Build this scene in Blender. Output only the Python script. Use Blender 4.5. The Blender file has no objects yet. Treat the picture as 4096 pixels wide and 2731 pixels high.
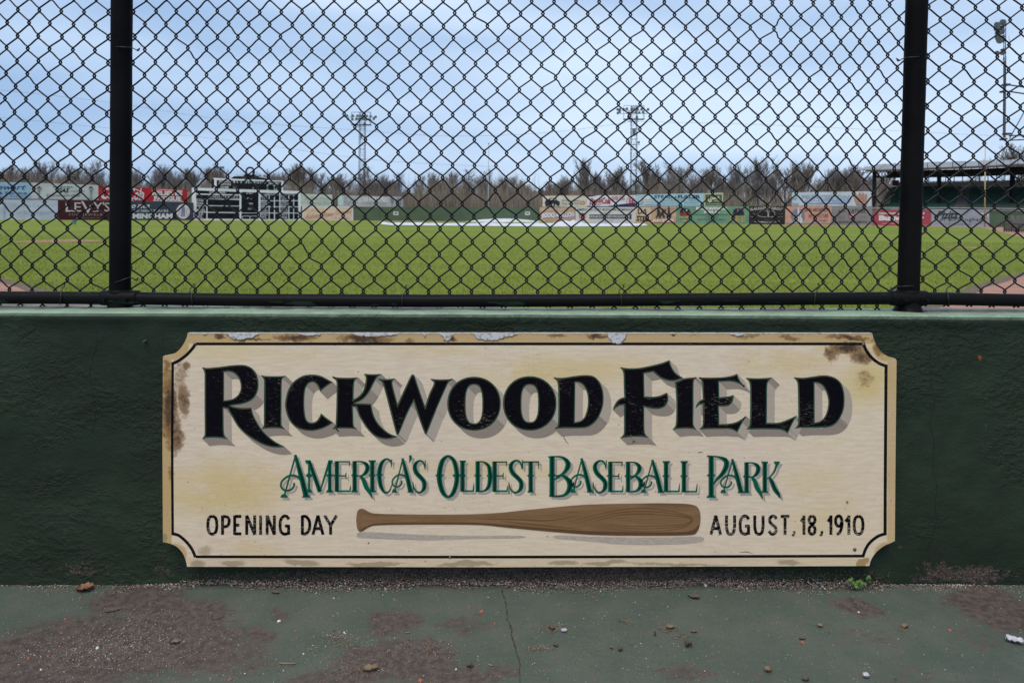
import bpy, math, random
import numpy as np
from mathutils import Vector, Matrix, noise
R = math.radians
rnd = random.Random(7)
C = bpy.context.scene.collection
sc = bpy.context.scene
# ---------------------------------------------------------------- camera, sky, sun, exposure
F = 2730.0; CX = 2048.0; HY = 866.0; CAMH = 1.07
TH = math.atan(0.0079)
RV = Vector((math.cos(TH), 0, math.sin(TH))); UV_ = Vector((-math.sin(TH), 0, math.cos(TH))); FV = Vector((0, 1, 0))
CAM = Vector((0, 0, CAMH))
cd = bpy.data.cameras.new('camera'); cam = bpy.data.objects.new('camera', cd); C.objects.link(cam)
cam.matrix_world = Matrix(((RV.x, UV_.x, 0, 0), (0, 0, -1, 0), (RV.z, UV_.z, 0, CAMH), (0, 0, 0, 1)))
cd.sensor_width = 36; cd.lens = 24.0; cd.shift_y = -(1365.5 - HY) / 4096
cd.clip_start = 0.05; cd.clip_end = 4000
cd.dof.use_dof = True; cd.dof.focus_distance = 2.05; cd.dof.aperture_fstop = 8.5
sc.camera = cam
SUN_EL, SUN_AZ = 62, 200          # degrees, azimuth from north (+Y) clockwise: behind and left of the camera
w = bpy.data.worlds.new('World'); sc.world = w; w.use_nodes = True
nt = w.node_tree; nt.nodes.clear()
def wn(t, **k):
    n = nt.nodes.new(t)
    for a, b in k.items(): setattr(n, a, b)
    return n
sky = wn('ShaderNodeTexSky', sky_type='NISHITA', sun_disc=False, sun_elevation=R(SUN_EL), sun_rotation=R(SUN_AZ), altitude=200, air_density=1.0, dust_density=1.5)
tc = wn('ShaderNodeTexCoord'); mp = wn('ShaderNodeMapping'); mp.inputs['Scale'].default_value = (1.0, 1.0, 4.2); mp.inputs['Rotation'].default_value = (0.0, 0.12, 0.4)
n1 = wn('ShaderNodeTexNoise'); n1.inputs['Scale'].default_value = 1.5; n1.inputs['Detail'].default_value = 3; n1.inputs['Roughness'].default_value = 0.45
cr = wn('ShaderNodeValToRGB'); cr.color_ramp.elements[0].position = 0.40; cr.color_ramp.elements[0].color = (3.3, 5.2, 8.3, 1)
cr.color_ramp.elements[1].position = 0.66; cr.color_ramp.elements[1].color = (7.6, 9.3, 11.5, 1)
mx = wn('ShaderNodeMix', data_type='RGBA'); mx.inputs['Factor'].default_value = 0.9
bg = wn('ShaderNodeBackground'); bg.inputs['Strength'].default_value = 0.0503
out = wn('ShaderNodeOutputWorld')
L = nt.links.new
L(tc.outputs['Generated'], mp.inputs['Vector']); L(mp.outputs['Vector'], n1.inputs['Vector']); L(n1.outputs['Fac'], cr.inputs['Fac'])
L(sky.outputs['Color'], mx.inputs['A']); L(cr.outputs['Color'], mx.inputs['B']); L(mx.outputs['Result'], bg.inputs['Color']); L(bg.outputs['Background'], out.inputs['Surface'])
ld = bpy.data.lights.new('sun', 'SUN'); ld.energy = 1.5; ld.angle = R(40); ld.color = (1.0, 0.90, 0.77)
sun = bpy.data.objects.new('sun', ld); C.objects.link(sun)
az, el = R(SUN_AZ), R(SUN_EL)
sd = Vector((math.sin(az) * math.cos(el), math.cos(az) * math.cos(el), math.sin(el)))
sun.rotation_euler = sd.to_track_quat('Z', 'Y').to_euler(); sun.location = (0, -5, 20)
vs = sc.view_settings; vs.view_transform = 'Standard'; vs.look = 'None'; vs.gamma = 1; vs.use_curve_mapping = False; vs.exposure = 0.96
sc.cycles.use_denoising = True
sc.cycles.max_bounces = 6
# ---------------------------------------------------------------- helpers
def ray(px, py):
    return FV + RV * ((px - CX) / F) - UV_ * ((py - HY) / F)
def P(px, py, D):                 # a point seen at (px, py) of the 4096 px picture, D metres away
    return CAM + ray(px, py) * D
def G(px, py, z=0.0):             # the same on level ground
    r = ray(px, py); return CAM + r * ((z - CAMH) / r.z)
WALK = -1.084
def W(px, py, h=0.0):             # on the walkway, h metres above it
    return P(px, py, (WALK + h) * F / -(py - HY))
def W2(x, y, h=0.0):              # walkway from local metres
    return CAM + RV * x + FV * y + UV_ * (WALK + h)
def tag(o, label=None, cat=None, group=None, kind=None):
    if label: o['label'] = label
    if cat: o['category'] = cat
    if group: o['group'] = group
    if kind: o['kind'] = kind
    return o
def link(o, parent=None):
    C.objects.link(o)
    if parent is not None:
        o.parent = parent
        o.matrix_parent_inverse = PINV[parent.name]
    return o
PINV = {}
def thing(name, loc, label, cat, group=None):
    o = bpy.data.objects.new(name, None); o.empty_display_size = 0.1; C.objects.link(o); o.location = loc
    PINV[o.name] = Matrix.Translation(-Vector(loc))
    return tag(o, label, cat, group)
def mesh(name, vs_, fs, mats, parent=None, smooth=False, mi=None, uv=None):
    me = bpy.data.meshes.new(name)
    me.from_pydata([tuple(v) for v in vs_], [], fs)
    if not isinstance(mats, (list, tuple)): mats = [mats]
    for m in mats: me.materials.append(m)
    if mi is not None: me.polygons.foreach_set('material_index', mi)
    if smooth: me.polygons.foreach_set('use_smooth', [True] * len(me.polygons))
    if uv is not None:
        ul = me.uv_layers.new(name='src')
        for lp in me.loops: ul.data[lp.index].uv = uv[lp.vertex_index]
    me.update()
    o = bpy.data.objects.new(name, me)
    if parent is not None and parent.type != 'EMPTY' and parent.name not in PINV: PINV[parent.name] = Matrix.Identity(4)
    return link(o, parent)
class MB:
    def __init__(s): s.v = []; s.f = []; s.m = []
    def add(s, v, f, m=0):
        b = len(s.v); s.v.extend(v); s.f.extend([tuple(i + b for i in q) for q in f]); s.m.extend([m] * len(f))
    def box(s, a, b, m=0, fr=None):   # corners a, b ; fr maps local to world
        fr = fr or (lambda p: p)
        v = [fr(Vector((x, y, z))) for x in (a[0], b[0]) for y in (a[1], b[1]) for z in (a[2], b[2])]
        s.add(v, [(0, 1, 3, 2), (4, 6, 7, 5), (0, 4, 5, 1), (2, 3, 7, 6), (0, 2, 6, 4), (1, 5, 7, 3)], m)
    def tube(s, pts, r, n=8, m=0, cap=True, closed=False):
        pts = [Vector(p) for p in pts]; k = len(pts)
        rr = r if isinstance(r, (list, tuple)) else [r] * k
        up = None; rings = []
        for i, p in enumerate(pts):
            if closed: t = pts[(i + 1) % k] - pts[i - 1]
            else: t = pts[min(i + 1, k - 1)] - pts[max(i - 1, 0)]
            t.normalize()
            if up is None:
                up = t.cross(Vector((0.13, 0.2, 1))) if abs(t.z) < .9 else t.cross(Vector((1, 0.1, 0)))
            up = (up - t * up.dot(t)).normalized(); sv = t.cross(up)
            rings.append([p + (up * math.cos(a) + sv * math.sin(a)) * rr[i] for a in [2 * math.pi * j / n for j in range(n)]])
        v = [q for rg in rings for q in rg]; f = []
        for i in range(k if closed else k - 1):
            i2 = (i + 1) % k
            for j in range(n):
                j2 = (j + 1) % n
                f.append((i * n + j, i * n + j2, i2 * n + j2, i2 * n + j))
        if cap and not closed:
            f.append(tuple(range(n - 1, -1, -1))); f.append(tuple((k - 1) * n + j for j in range(n)))
        s.add(v, f, m)
    def build(s, name, mats, parent=None, smooth=False):
        return mesh(name, s.v, s.f, mats, parent, smooth, s.m)
def crom(pts, sub=6):            # Catmull-Rom through points; a truthy third value marks a corner
    n = len(pts); out_ = []
    for i in range(n):
        a, b = pts[i], pts[(i + 1) % n]
        ca = len(a) > 2; cb = len(b) > 2
        p0 = a if ca else pts[i - 1]; p3 = b if cb else pts[(i + 2) % n]
        if ca and cb: out_.append((a[0], a[1])); continue
        for k in range(sub):
            t = k / sub
            out_.append(tuple(0.5 * (2 * a[d] + (b[d] - p0[d]) * t + (2 * p0[d] - 5 * a[d] + 4 * b[d] - p3[d]) * t * t + (3 * a[d] - p0[d] - 3 * b[d] + p3[d]) * t ** 3) for d in (0, 1)))
    return out_
def cropen(pts, sub=6):
    out_ = []; n = len(pts); dim = len(pts[0])
    for i in range(n - 1):
        p0 = pts[max(i - 1, 0)]; a = pts[i]; b = pts[i + 1]; p3 = pts[min(i + 2, n - 1)]
        for k in range(sub):
            t = k / sub
            out_.append(tuple(0.5 * (2 * a[d] + (b[d] - p0[d]) * t + (2 * p0[d] - 5 * a[d] + 4 * b[d] - p3[d]) * t * t + (3 * a[d] - p0[d] - 3 * b[d] + p3[d]) * t ** 3) for d in range(dim)))
    out_.append(tuple(pts[-1])); return out_
# ---------------------------------------------------------------- materials
def mat(name, col, rough=0.6, col2=None, nscale=8, detail=4, bump=0, bscale=60, bdist=0.01, metal=0, spec=0.5, lo=.35, hi=.65, stretch=(1, 1, 1), uvn=None, extra=None):
    m = bpy.data.materials.new(name); m.use_nodes = True; t = m.node_tree; b = t.nodes['Principled BSDF']
    b.inputs['Base Color'].default_value = (*col, 1); b.inputs['Roughness'].default_value = rough; b.inputs['Metallic'].default_value = metal
    b.inputs['Specular IOR Level'].default_value = spec
    N = t.nodes.new; Lk = t.links.new
    tc = N('ShaderNodeTexCoord'); mpg = N('ShaderNodeMapping'); mpg.inputs['Scale'].default_value = stretch
    if uvn: un = N('ShaderNodeUVMap'); un.uv_map = uvn; Lk(un.outputs[0], mpg.inputs[0])
    else: Lk(tc.outputs['Object'], mpg.inputs[0])
    if col2 is not None:
        ns = N('ShaderNodeTexNoise'); ns.inputs['Scale'].default_value = nscale; ns.inputs['Detail'].default_value = detail
        mr = N('ShaderNodeMapRange'); mr.inputs['From Min'].default_value = lo; mr.inputs['From Max'].default_value = hi
        mxx = N('ShaderNodeMix'); mxx.data_type = 'RGBA'; mxx.inputs['A'].default_value = (*col, 1); mxx.inputs['B'].default_value = (*col2, 1)
        Lk(mpg.outputs[0], ns.inputs['Vector']); Lk(ns.outputs['Fac'], mr.inputs[0]); Lk(mr.outputs[0], mxx.inputs['Factor']); Lk(mxx.outputs['Result'], b.inputs['Base Color'])
    if bump:
        n2 = N('ShaderNodeTexNoise'); n2.inputs['Scale'].default_value = bscale; n2.inputs['Detail'].default_value = 6
        bp = N('ShaderNodeBump'); bp.inputs['Strength'].default_value = bump; bp.inputs['Distance'].default_value = bdist
        Lk(mpg.outputs[0], n2.inputs['Vector']); Lk(n2.outputs['Fac'], bp.inputs['Height']); Lk(bp.outputs[0], b.inputs['Normal'])
    if extra: extra(t, b, mpg)
    return m
class NB:                         # small helper for longer node graphs
    def __init__(s, t): s.t = t
    def n(s, ty, **k):
        x = s.t.nodes.new(ty)
        for a, b in k.items(): setattr(x, a, b)
        return x
    def lk(s, a, b): s.t.links.new(a, b)
    def noise(s, vec, scale, detail=4, rough=.5):
        x = s.n('ShaderNodeTexNoise'); x.inputs['Scale'].default_value = scale; x.inputs['Detail'].default_value = detail; x.inputs['Roughness'].default_value = rough
        s.lk(vec, x.inputs['Vector']); return x.outputs['Fac']
    def math(s, op, a, b=None, clamp=False):
        x = s.n('ShaderNodeMath', operation=op, use_clamp=clamp)
        for i, v in enumerate((a, b)):
            if v is None: continue
            if isinstance(v, (int, float)): x.inputs[i].default_value = v
            else: s.lk(v, x.inputs[i])
        return x.outputs[0]
    def rng(s, v, a, b, c=0, d=1):
        x = s.n('ShaderNodeMapRange', interpolation_type='SMOOTHSTEP'); s.lk(v, x.inputs[0])
        for i, q in zip((1, 2, 3, 4), (a, b, c, d)): x.inputs[i].default_value = q
        return x.outputs[0]
    def mix(s, f, a, b):
        x = s.n('ShaderNodeMix', data_type='RGBA')
        if isinstance(f, (int, float)): x.inputs['Factor'].default_value = f
        else: s.lk(f, x.inputs['Factor'])
        for k, v in (('A', a), ('B', b)):
            if isinstance(v, tuple): x.inputs[k].default_value = (*v, 1)
            else: s.lk(v, x.inputs[k])
        return x.outputs['Result']
    def spot(s, vec, cx, cy, rx, ry):
        a = s.n('ShaderNodeVectorMath', operation='SUBTRACT'); s.lk(vec, a.inputs[0]); a.inputs[1].default_value = (cx, cy, 0)
        b = s.n('ShaderNodeVectorMath', operation='MULTIPLY'); s.lk(a.outputs[0], b.inputs[0]); b.inputs[1].default_value = (1 / rx, 1 / ry, 0)
        c = s.n('ShaderNodeVectorMath', operation='LENGTH'); s.lk(b.outputs[0], c.inputs[0])
        return s.rng(c.outputs['Value'], 1.25, 0.2, 0, 1)
    def spots(s, vec, L_):
        r = None
        for q in L_:
            o = s.spot(vec, *q[:4])
            if len(q) > 4: o = s.math('MULTIPLY', o, q[4])
            r = o if r is None else s.math('MAXIMUM', r, o)
        return r
    def distort(s, vec, scale, amt):
        x = s.n('ShaderNodeTexNoise'); x.inputs['Scale'].default_value = scale; x.inputs['Detail'].default_value = 5; s.lk(vec, x.inputs['Vector'])
        a = s.n('ShaderNodeVectorMath', operation='SUBTRACT'); s.lk(x.outputs['Color'], a.inputs[0]); a.inputs[1].default_value = (.5, .5, .5)
        b = s.n('ShaderNodeVectorMath', operation='SCALE'); s.lk(a.outputs[0], b.inputs[0]); b.inputs['Scale'].default_value = amt
        c = s.n('ShaderNodeVectorMath', operation='ADD'); s.lk(vec, c.inputs[0]); s.lk(b.outputs[0], c.inputs[1]); return c.outputs[0]
    def bump(s, h, dist, strength=1, nrm=None):
        b = s.n('ShaderNodeBump'); b.inputs['Strength'].default_value = strength; b.inputs['Distance'].default_value = dist; s.lk(h, b.inputs['Height'])
        if nrm is not None: s.lk(nrm, b.inputs['Normal'])
        return b.outputs[0]
def gmat(name, fn, rough=.7, spec=.4):
    m = bpy.data.materials.new(name); m.use_nodes = True; b = m.node_tree.nodes['Principled BSDF']
    b.inputs['Roughness'].default_value = rough; b.inputs['Specular IOR Level'].default_value = spec
    fn(NB(m.node_tree), b); return m
def srgb(r, g, b): return tuple(((c / 255) / 12.92 if c < 10 else (((c / 255) + .055) / 1.055) ** 2.4) for c in (r, g, b))
# ================================================================ STRUCTURE: ground
def walk_mat(nb, b):
    g = nb.n('ShaderNodeNewGeometry'); pos = g.outputs['Position']
    d = nb.distort(pos, 9, 0.11); d = nb.distort(d, 40, 0.03)
    SP = []
    for px, py, rx, ry, *a in [(450, 2600, 760, 170), (120, 2700, 560, 220), (560, 2400, 260, 85), (720, 2480, 240, 120), (600, 2352, 130, 40, .9), (980, 2640, 260, 90, .55), (1095, 2455, 85, 42, .62), (1035, 2550, 95, 42, .68),
                           (1600, 2650, 360, 130, .8), (1560, 2490, 160, 90, .8), (1850, 2495, 170, 65, .6), (1850, 2700, 330, 60, .72), (1350, 2720, 330, 60, .6), (3440, 2440, 130, 55, .95),
                           (3990, 2440, 220, 120, .98), (3460, 2560, 220, 60, .35), (2720, 2680, 240, 60, .5), (3600, 2700, 260, 60, .42), (3060, 2700, 200, 40, .4), (3950, 2560, 170, 90, .42)]:
        c = W(px, py); e = W(px + rx, py); t = W(px, py - ry); u = W(px, min(py + ry, 2900))
        SP.append((c.x, (t.y + u.y) / 2, abs(e.x - c.x), (t.y - u.y) / 2, *a))
    m = nb.spots(d, SP)
    fine = nb.noise(pos, 55, 8, .7); mid = nb.noise(pos, 7, 5, .6)
    stk = nb.n('ShaderNodeMapping'); stk.inputs['Scale'].default_value = (1, 2.6, 1); nb.lk(pos, stk.inputs[0])
    scr = nb.noise(stk.outputs[0], 26, 7, .68)
    v = nb.math('ADD', m, nb.math('MULTIPLY', nb.math('SUBTRACT', fine, .5), .95)); v = nb.math('ADD', v, nb.math('MULTIPLY', nb.math('SUBTRACT', scr, .55), 1.0)); v = nb.math('ADD', v, nb.math('MULTIPLY', nb.math('SUBTRACT', mid, .5), .5))
    worn = nb.rng(v, .22, .55)
    gcol = nb.mix(nb.rng(mid, .35, .68), (.060, .083, .065), (.082, .097, .079))
    gcol = nb.mix(nb.rng(scr, .48, .70, 0, .75), gcol, (.092, .088, .08))
    bcol = nb.mix(nb.rng(fine, .35, .65), (.050, .039, .034), (.10, .080, .071))
    col = nb.mix(worn, gcol, bcol)
    col = nb.mix(nb.rng(nb.noise(pos, 190, 3, .7), .64, .74, 0, .3), col, (.25, .23, .22))
    sp2 = nb.math('MAXIMUM', nb.rng(nb.noise(pos, 150, 4, .7), .40, .33, 0, .7), nb.math('MULTIPLY', nb.rng(nb.noise(stk.outputs[0], 60, 6, .75), .60, .68, 0, .55), nb.rng(nb.noise(pos, 4, 4), .4, .6))); col = nb.mix(sp2, col, (.035, .03, .026))
    nb.lk(col, b.inputs['Base Color'])
    nb.lk(nb.bump(fine, .003, .8, nb.bump(nb.noise(pos, 220, 3, .6), .0012, .5)), b.inputs['Normal'])
M_walk = gmat('painted_concrete', walk_mat, .62, .35)
wk = MB(); wk.add([W2(-14, -4), W2(14, -4), W2(14, 2.15), W2(-14, 2.15)], [(0, 1, 2, 3)])
walkway = tag(wk.build('walkway', M_walk), kind='structure')
def crackline(name, pts, width, mt, parent, h=.0006):
    q = cropen(pts, 7); mb = MB(); L_ = []; Rr = []
    for i, (x, y) in enumerate(q):
        x += rnd.uniform(-3, 3); hw = width * rnd.uniform(.35, 1.3) / 2
        L_.append(W(x - hw, y, h)); Rr.append(W(x + hw, y, h))
    n = len(q); mb.add(L_ + Rr, [(i, i + n, i + n + 1, i + 1) for i in range(n - 1)])
    return mb.build(name, mt, parent)
M_crack = mat('crack_dirt', (.02, .016, .012), .95, (.06, .05, .035), 60)
crackline('crack', [(2008, 2354), (2016, 2385), (2024, 2412), (2028, 2450), (2030, 2478), (2044, 2510), (2050, 2545), (2062, 2590), (2076, 2640), (2080, 2690), (2084, 2760)], 7, M_crack, walkway)
def grass_mat(nb, b):
    g = nb.n('ShaderNodeNewGeometry'); pos = g.outputs['Position']
    mp_ = nb.n('ShaderNodeMapping'); mp_.inputs['Scale'].default_value = (.35, 1, 1); nb.lk(pos, mp_.inputs[0])
    big = nb.noise(mp_.outputs[0], .12, 5, .6); mid = nb.noise(mp_.outputs[0], .9, 6, .65); fine = nb.noise(pos, 26, 6, .8)
    c = nb.mix(nb.rng(big, .35, .65), (.122, .165, .014), (.188, .215, .023))
    c = nb.mix(nb.rng(mid, .38, .66, 0, .6), c, (.105, .142, .017))
    c = nb.mix(nb.rng(fine, .4, .72, 0, .45), c, (.27, .285, .06))
    c = nb.mix(nb.rng(nb.noise(mp_.outputs[0], .25, 6, .7), .58, .72, 0, .5), c, (.26, .225, .055))
    sy = nb.n('ShaderNodeSeparateXYZ'); nb.lk(nb.distort(pos, .4, .5), sy.inputs[0])
    bands = nb.rng(nb.math('SINE', nb.math('ADD', nb.math('MULTIPLY', sy.outputs[1], 2.3), nb.math('MULTIPLY', sy.outputs[0], .35))), -.5, .5)
    c = nb.mix(nb.math('MULTIPLY', bands, .3), c, (.10, .16, .018))
    nb.lk(c, b.inputs['Base Color']); nb.lk(nb.bump(fine, .03, .8), b.inputs['Normal'])
M_grass = gmat('turf', grass_mat, .9, .15)
M_dirt = mat('infield_clay', (.36, .20, .15), .95, (.29, .165, .125), 3, 8, .6, 40, .02, spec=.1)
M_track = mat('warning_track_clay', (.36, .24, .15), .95, (.26, .20, .11), 1.2, 6, spec=.1)
M_earth = mat('earth_bare', (.10, .085, .06), .95, (.07, .065, .04), .3, 6, spec=.1)
# the ballpark's clay just behind the low wall, one sheet out to the horizon of grass
arc = [(-60, 60), (-30, 31), (-18, 21.5), (-13.5, 16.0), (-10.6, 13.3), (-8.4, 11.2), (-6.1, 9.15), (-5.0, 8.3), (-3.0, 7.2), (-1, 6.6), (1.5, 6.6), (3.2, 7.1), (4.4, 7.9), (5.0, 8.4), (6.7, 10.2), (8.5, 12.1), (10.6, 14.1), (15, 18.0), (30, 30), (60, 58)]
ar = cropen(arc, 4)
gv = [Vector((x, y, 0)) for x, y in ar] + [Vector((x * 40 / 60 * 40 if abs(x) > 25 else x * 30, 1900, 0)) for x, y in ar]
n = len(ar)
tag(mesh('grass_field', gv, [(i, i + 1, i + 1 + n, i + n) for i in range(n - 1)], M_grass), kind='structure')
tag(mesh('clay_ground', [(-1900, 2.19, -.012), (1900, 2.19, -.012), (1900, 1950, -.03), (-1900, 1950, -.03)], [(0, 1, 2, 3)], M_dirt), kind='structure')
# turf edge lip, dark cut side towards the clay
lip = []; lf = []
for i, (x, y) in enumerate(ar):
    a = Vector((x, y, 0)); t = Vector((ar[min(i + 1, n - 1)][0] - ar[max(i - 1, 0)][0], ar[min(i + 1, n - 1)][1] - ar[max(i - 1, 0)][1], 0)).normalized()
    o = Vector((t.y, -t.x, 0)); j = rnd.uniform(-.05, .05)
    lip += [a - o * .02 + Vector((0, 0, .004)), a + o * (.16 + j) + Vector((0, 0, -.011))]
for i in range(n - 1): lf.append((2 * i, 2 * i + 1, 2 * i + 3, 2 * i + 2))
M_edge = mat('turf_edge_soil', (.075, .055, .03), .95, (.14, .10, .06), 9, 6, .5)
tag(mesh('turf_edge', lip, lf, M_edge), kind='structure')
def flat_patch(name, mt, c, rx, ry, z, jit=.12, nn=40):
    v = [Vector((c[0], c[1], z))]
    for i in range(nn):
        a = 2 * math.pi * i / nn; k = 1 + jit * math.sin(3 * a + c[0]) + rnd.uniform(-jit, jit) * .5
        v.append(Vector((c[0] + rx * math.cos(a) * k, c[1] + ry * math.sin(a) * k, z)))
    return tag(mesh(name, v, [(0, i + 1, (i + 1) % nn + 1) for i in range(nn)], mt), kind='structure')
a = G(240, 964); flat_patch('base_cutout', M_dirt, a, 1.35, 1.5, .006)
a = G(3870, 991); flat_patch('base_cutout', M_dirt, a, .85, .6, .006)
# near blades of grass (nobody could count them)
def blades():
    rg = np.random.default_rng(3); Nn = 170000
    # in view, denser near
    y = 6.7 + (rg.random(Nn) ** 2.0) * 26; x = (rg.random(Nn) * 2 - 1) * (y * .80 + .5)
    ax = np.array([p[0] for p in ar]); ay = np.array([p[1] for p in ar])
    ok = y > np.interp(x, ax, ay) + .0
    x = x[ok]; y = y[ok]; k = len(x)
    a = rg.random(k) * 6.283; hh = .018 + rg.random(k) * .022; ww = .0022 + y * .00022
    lx = rg.normal(0, .012, k); ly = rg.normal(0, .012, k)
    v = np.zeros((k, 3, 3), np.float32)
    v[:, 0, 0] = x - np.cos(a) * ww; v[:, 0, 1] = y - np.sin(a) * ww
    v[:, 1, 0] = x + np.cos(a) * ww; v[:, 1, 1] = y + np.sin(a) * ww
    v[:, 2, 0] = x + lx; v[:, 2, 1] = y + ly; v[:, 2, 2] = hh
    me = bpy.data.meshes.new('grass_blades'); me.vertices.add(k * 3); me.vertices.foreach_set('co', v.ravel())
    me.loops.add(k * 3); me.loops.foreach_set('vertex_index', np.arange(k * 3, dtype=np.int32))
    me.polygons.add(k); me.polygons.foreach_set('loop_start', np.arange(0, k * 3, 3, dtype=np.int32)); me.polygons.foreach_set('material_index', rg.integers(0, 3, k).astype(np.int32))
    for q in ((.165, .21, .022), (.215, .25, .035), (.27, .28, .06)):
        me.materials.append(mat('grass_blade', q, .8, tuple(c * .75 for c in q), .5, spec=.2))
    me.update(calc_edges=True); me.validate()
    o = bpy.data.objects.new('grass_blades', me); C.objects.link(o)
    tag(o, 'short mown grass blades of the infield turf beyond the low wall', 'grass', kind='stuff')
blades()
# clay crumbs and pebbles on the dirt at both near corners
# far land
M_hill = mat('far_hill_woodland', (.065, .07, .085), .95, (.08, .08, .085), .02, 6, spec=.05)
hv = []; hf = []
for i in range(61):
    x = -900 + i * 30; h = 25 + 8 * math.sin(i * .23 + 1) + 4 * math.sin(i * .61) + rnd.uniform(-1, 1)
    hv += [(x, 620, -1), (x, 660, h * .7), (x, 760, h), (x, 1000, h * .8)]
for i in range(60):
    for k in range(3): hf.append((i * 4 + k, i * 4 + 4 + k, i * 4 + 5 + k, i * 4 + 1 + k))
hv = [(x, y, z * .9) for x, y, z in hv]
tag(mesh('hill', hv, hf, M_hill, smooth=True), kind='structure')

# ================================================================ LOW WALL
def wall_mat(nb, b):
    un = nb.n('ShaderNodeUVMap'); un.uv_map = 'src'; uv = un.outputs[0]
    g = nb.n('ShaderNodeNewGeometry'); pos = g.outputs['Position']
    st = nb.n('ShaderNodeMapping'); st.inputs['Scale'].default_value = (1, 1, 1.5); nb.lk(pos, st.inputs[0]); p2 = st.outputs[0]
    big = nb.noise(p2, 1.8, 4, .55); mid = nb.noise(p2, 14, 6, .6); fine = nb.noise(p2, 60, 6, .65); grit = nb.noise(p2, 190, 4, .6)
    c = nb.mix(nb.rng(big, .35, .65), (.0135, .0235, .0130), (.021, .0355, .0200))
    c = nb.mix(nb.rng(mid, .42, .7, 0, .55), c, (.018, .022, .0175))
    # flaking and dirt towards the foot of the wall and beneath the sign
    d = nb.distort(uv, 22, .05)
    sep = nb.n('ShaderNodeSeparateXYZ'); nb.lk(uv, sep.inputs[0])
    low = nb.rng(sep.outputs[1], .52, .385)
    dirtm = nb.spots(d, [(2.1, .435, 1.6, .075, 1), (.33, .46, .16, .06, .8), (.65, .45, .08, .05, .8), (3.85, .44, .3, .06, .95), (3.75, .47, .15, .05, .8), (.38, .60, .06, .03, .45), (3.57, .56, .1, .10, .7)])
    dm = nb.math('ADD', nb.math('MULTIPLY', dirtm, .75), nb.math('MULTIPLY', low, .25)); dm = nb.math('ADD', dm, nb.math('MULTIPLY', nb.math('SUBTRACT', fine, .5), 1.6))
    dmk = nb.rng(dm, .62, .80)
    dc = nb.mix(nb.rng(grit, .42, .6), (.028, .019, .014), (.11, .085, .075))
    c = nb.mix(dmk, c, dc)
    c = nb.mix(nb.spot(d, 3.913, 1.297, .008, .008), c, (.30, .07, .02))
    c = nb.mix(nb.rng(nb.spot(d, 3.938, .765 + .26, .004, .025), .2, .8, 0, .6), c, (.01, .06, .09))
    # the worn coping: upward faces coloured paler to carry the skylight
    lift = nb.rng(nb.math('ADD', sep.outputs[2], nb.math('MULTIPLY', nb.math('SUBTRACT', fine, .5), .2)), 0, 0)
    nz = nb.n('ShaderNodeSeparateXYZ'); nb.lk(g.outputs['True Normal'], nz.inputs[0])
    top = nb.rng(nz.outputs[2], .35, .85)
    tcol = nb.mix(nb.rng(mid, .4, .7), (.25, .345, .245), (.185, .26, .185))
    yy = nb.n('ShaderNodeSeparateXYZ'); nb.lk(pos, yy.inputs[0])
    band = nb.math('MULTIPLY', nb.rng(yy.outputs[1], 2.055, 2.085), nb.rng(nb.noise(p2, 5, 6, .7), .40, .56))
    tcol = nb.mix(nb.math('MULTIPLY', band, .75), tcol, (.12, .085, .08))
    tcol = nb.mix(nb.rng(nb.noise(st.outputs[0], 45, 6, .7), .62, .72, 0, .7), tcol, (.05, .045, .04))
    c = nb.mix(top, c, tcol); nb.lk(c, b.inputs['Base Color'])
    v = nb.n('ShaderNodeTexVoronoi', feature='DISTANCE_TO_EDGE'); v.inputs['Scale'].default_value = 2.3; nb.lk(nb.distort(pos, 5, .35), v.inputs['Vector'])
    crk = nb.math('MULTIPLY', nb.rng(v.outputs['Distance'], .0, .012), nb.rng(big, .5, .42)); 
    rough_area = nb.rng(nb.noise(p2, 3.2, 3, .5), .42, .62, .12, 1)
    pit = nb.noise(p2, 46, 5, .6)
    h = nb.math('MULTIPLY', nb.math('ADD', nb.math('MULTIPLY', fine, .6), nb.rng(pit, .42, .62)), rough_area)
    nrm = nb.bump(h, .003, .9); nrm = nb.bump(mid, .009, .3, nrm); nrm = nb.bump(grit, .0018, .7, nrm); nrm = nb.bump(v.outputs['Distance'], .004, .0, nrm)
    nb.lk(nrm, b.inputs['Normal'])
M_wall = gmat('green_painted_concrete', wall_mat, .6, .2)
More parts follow.
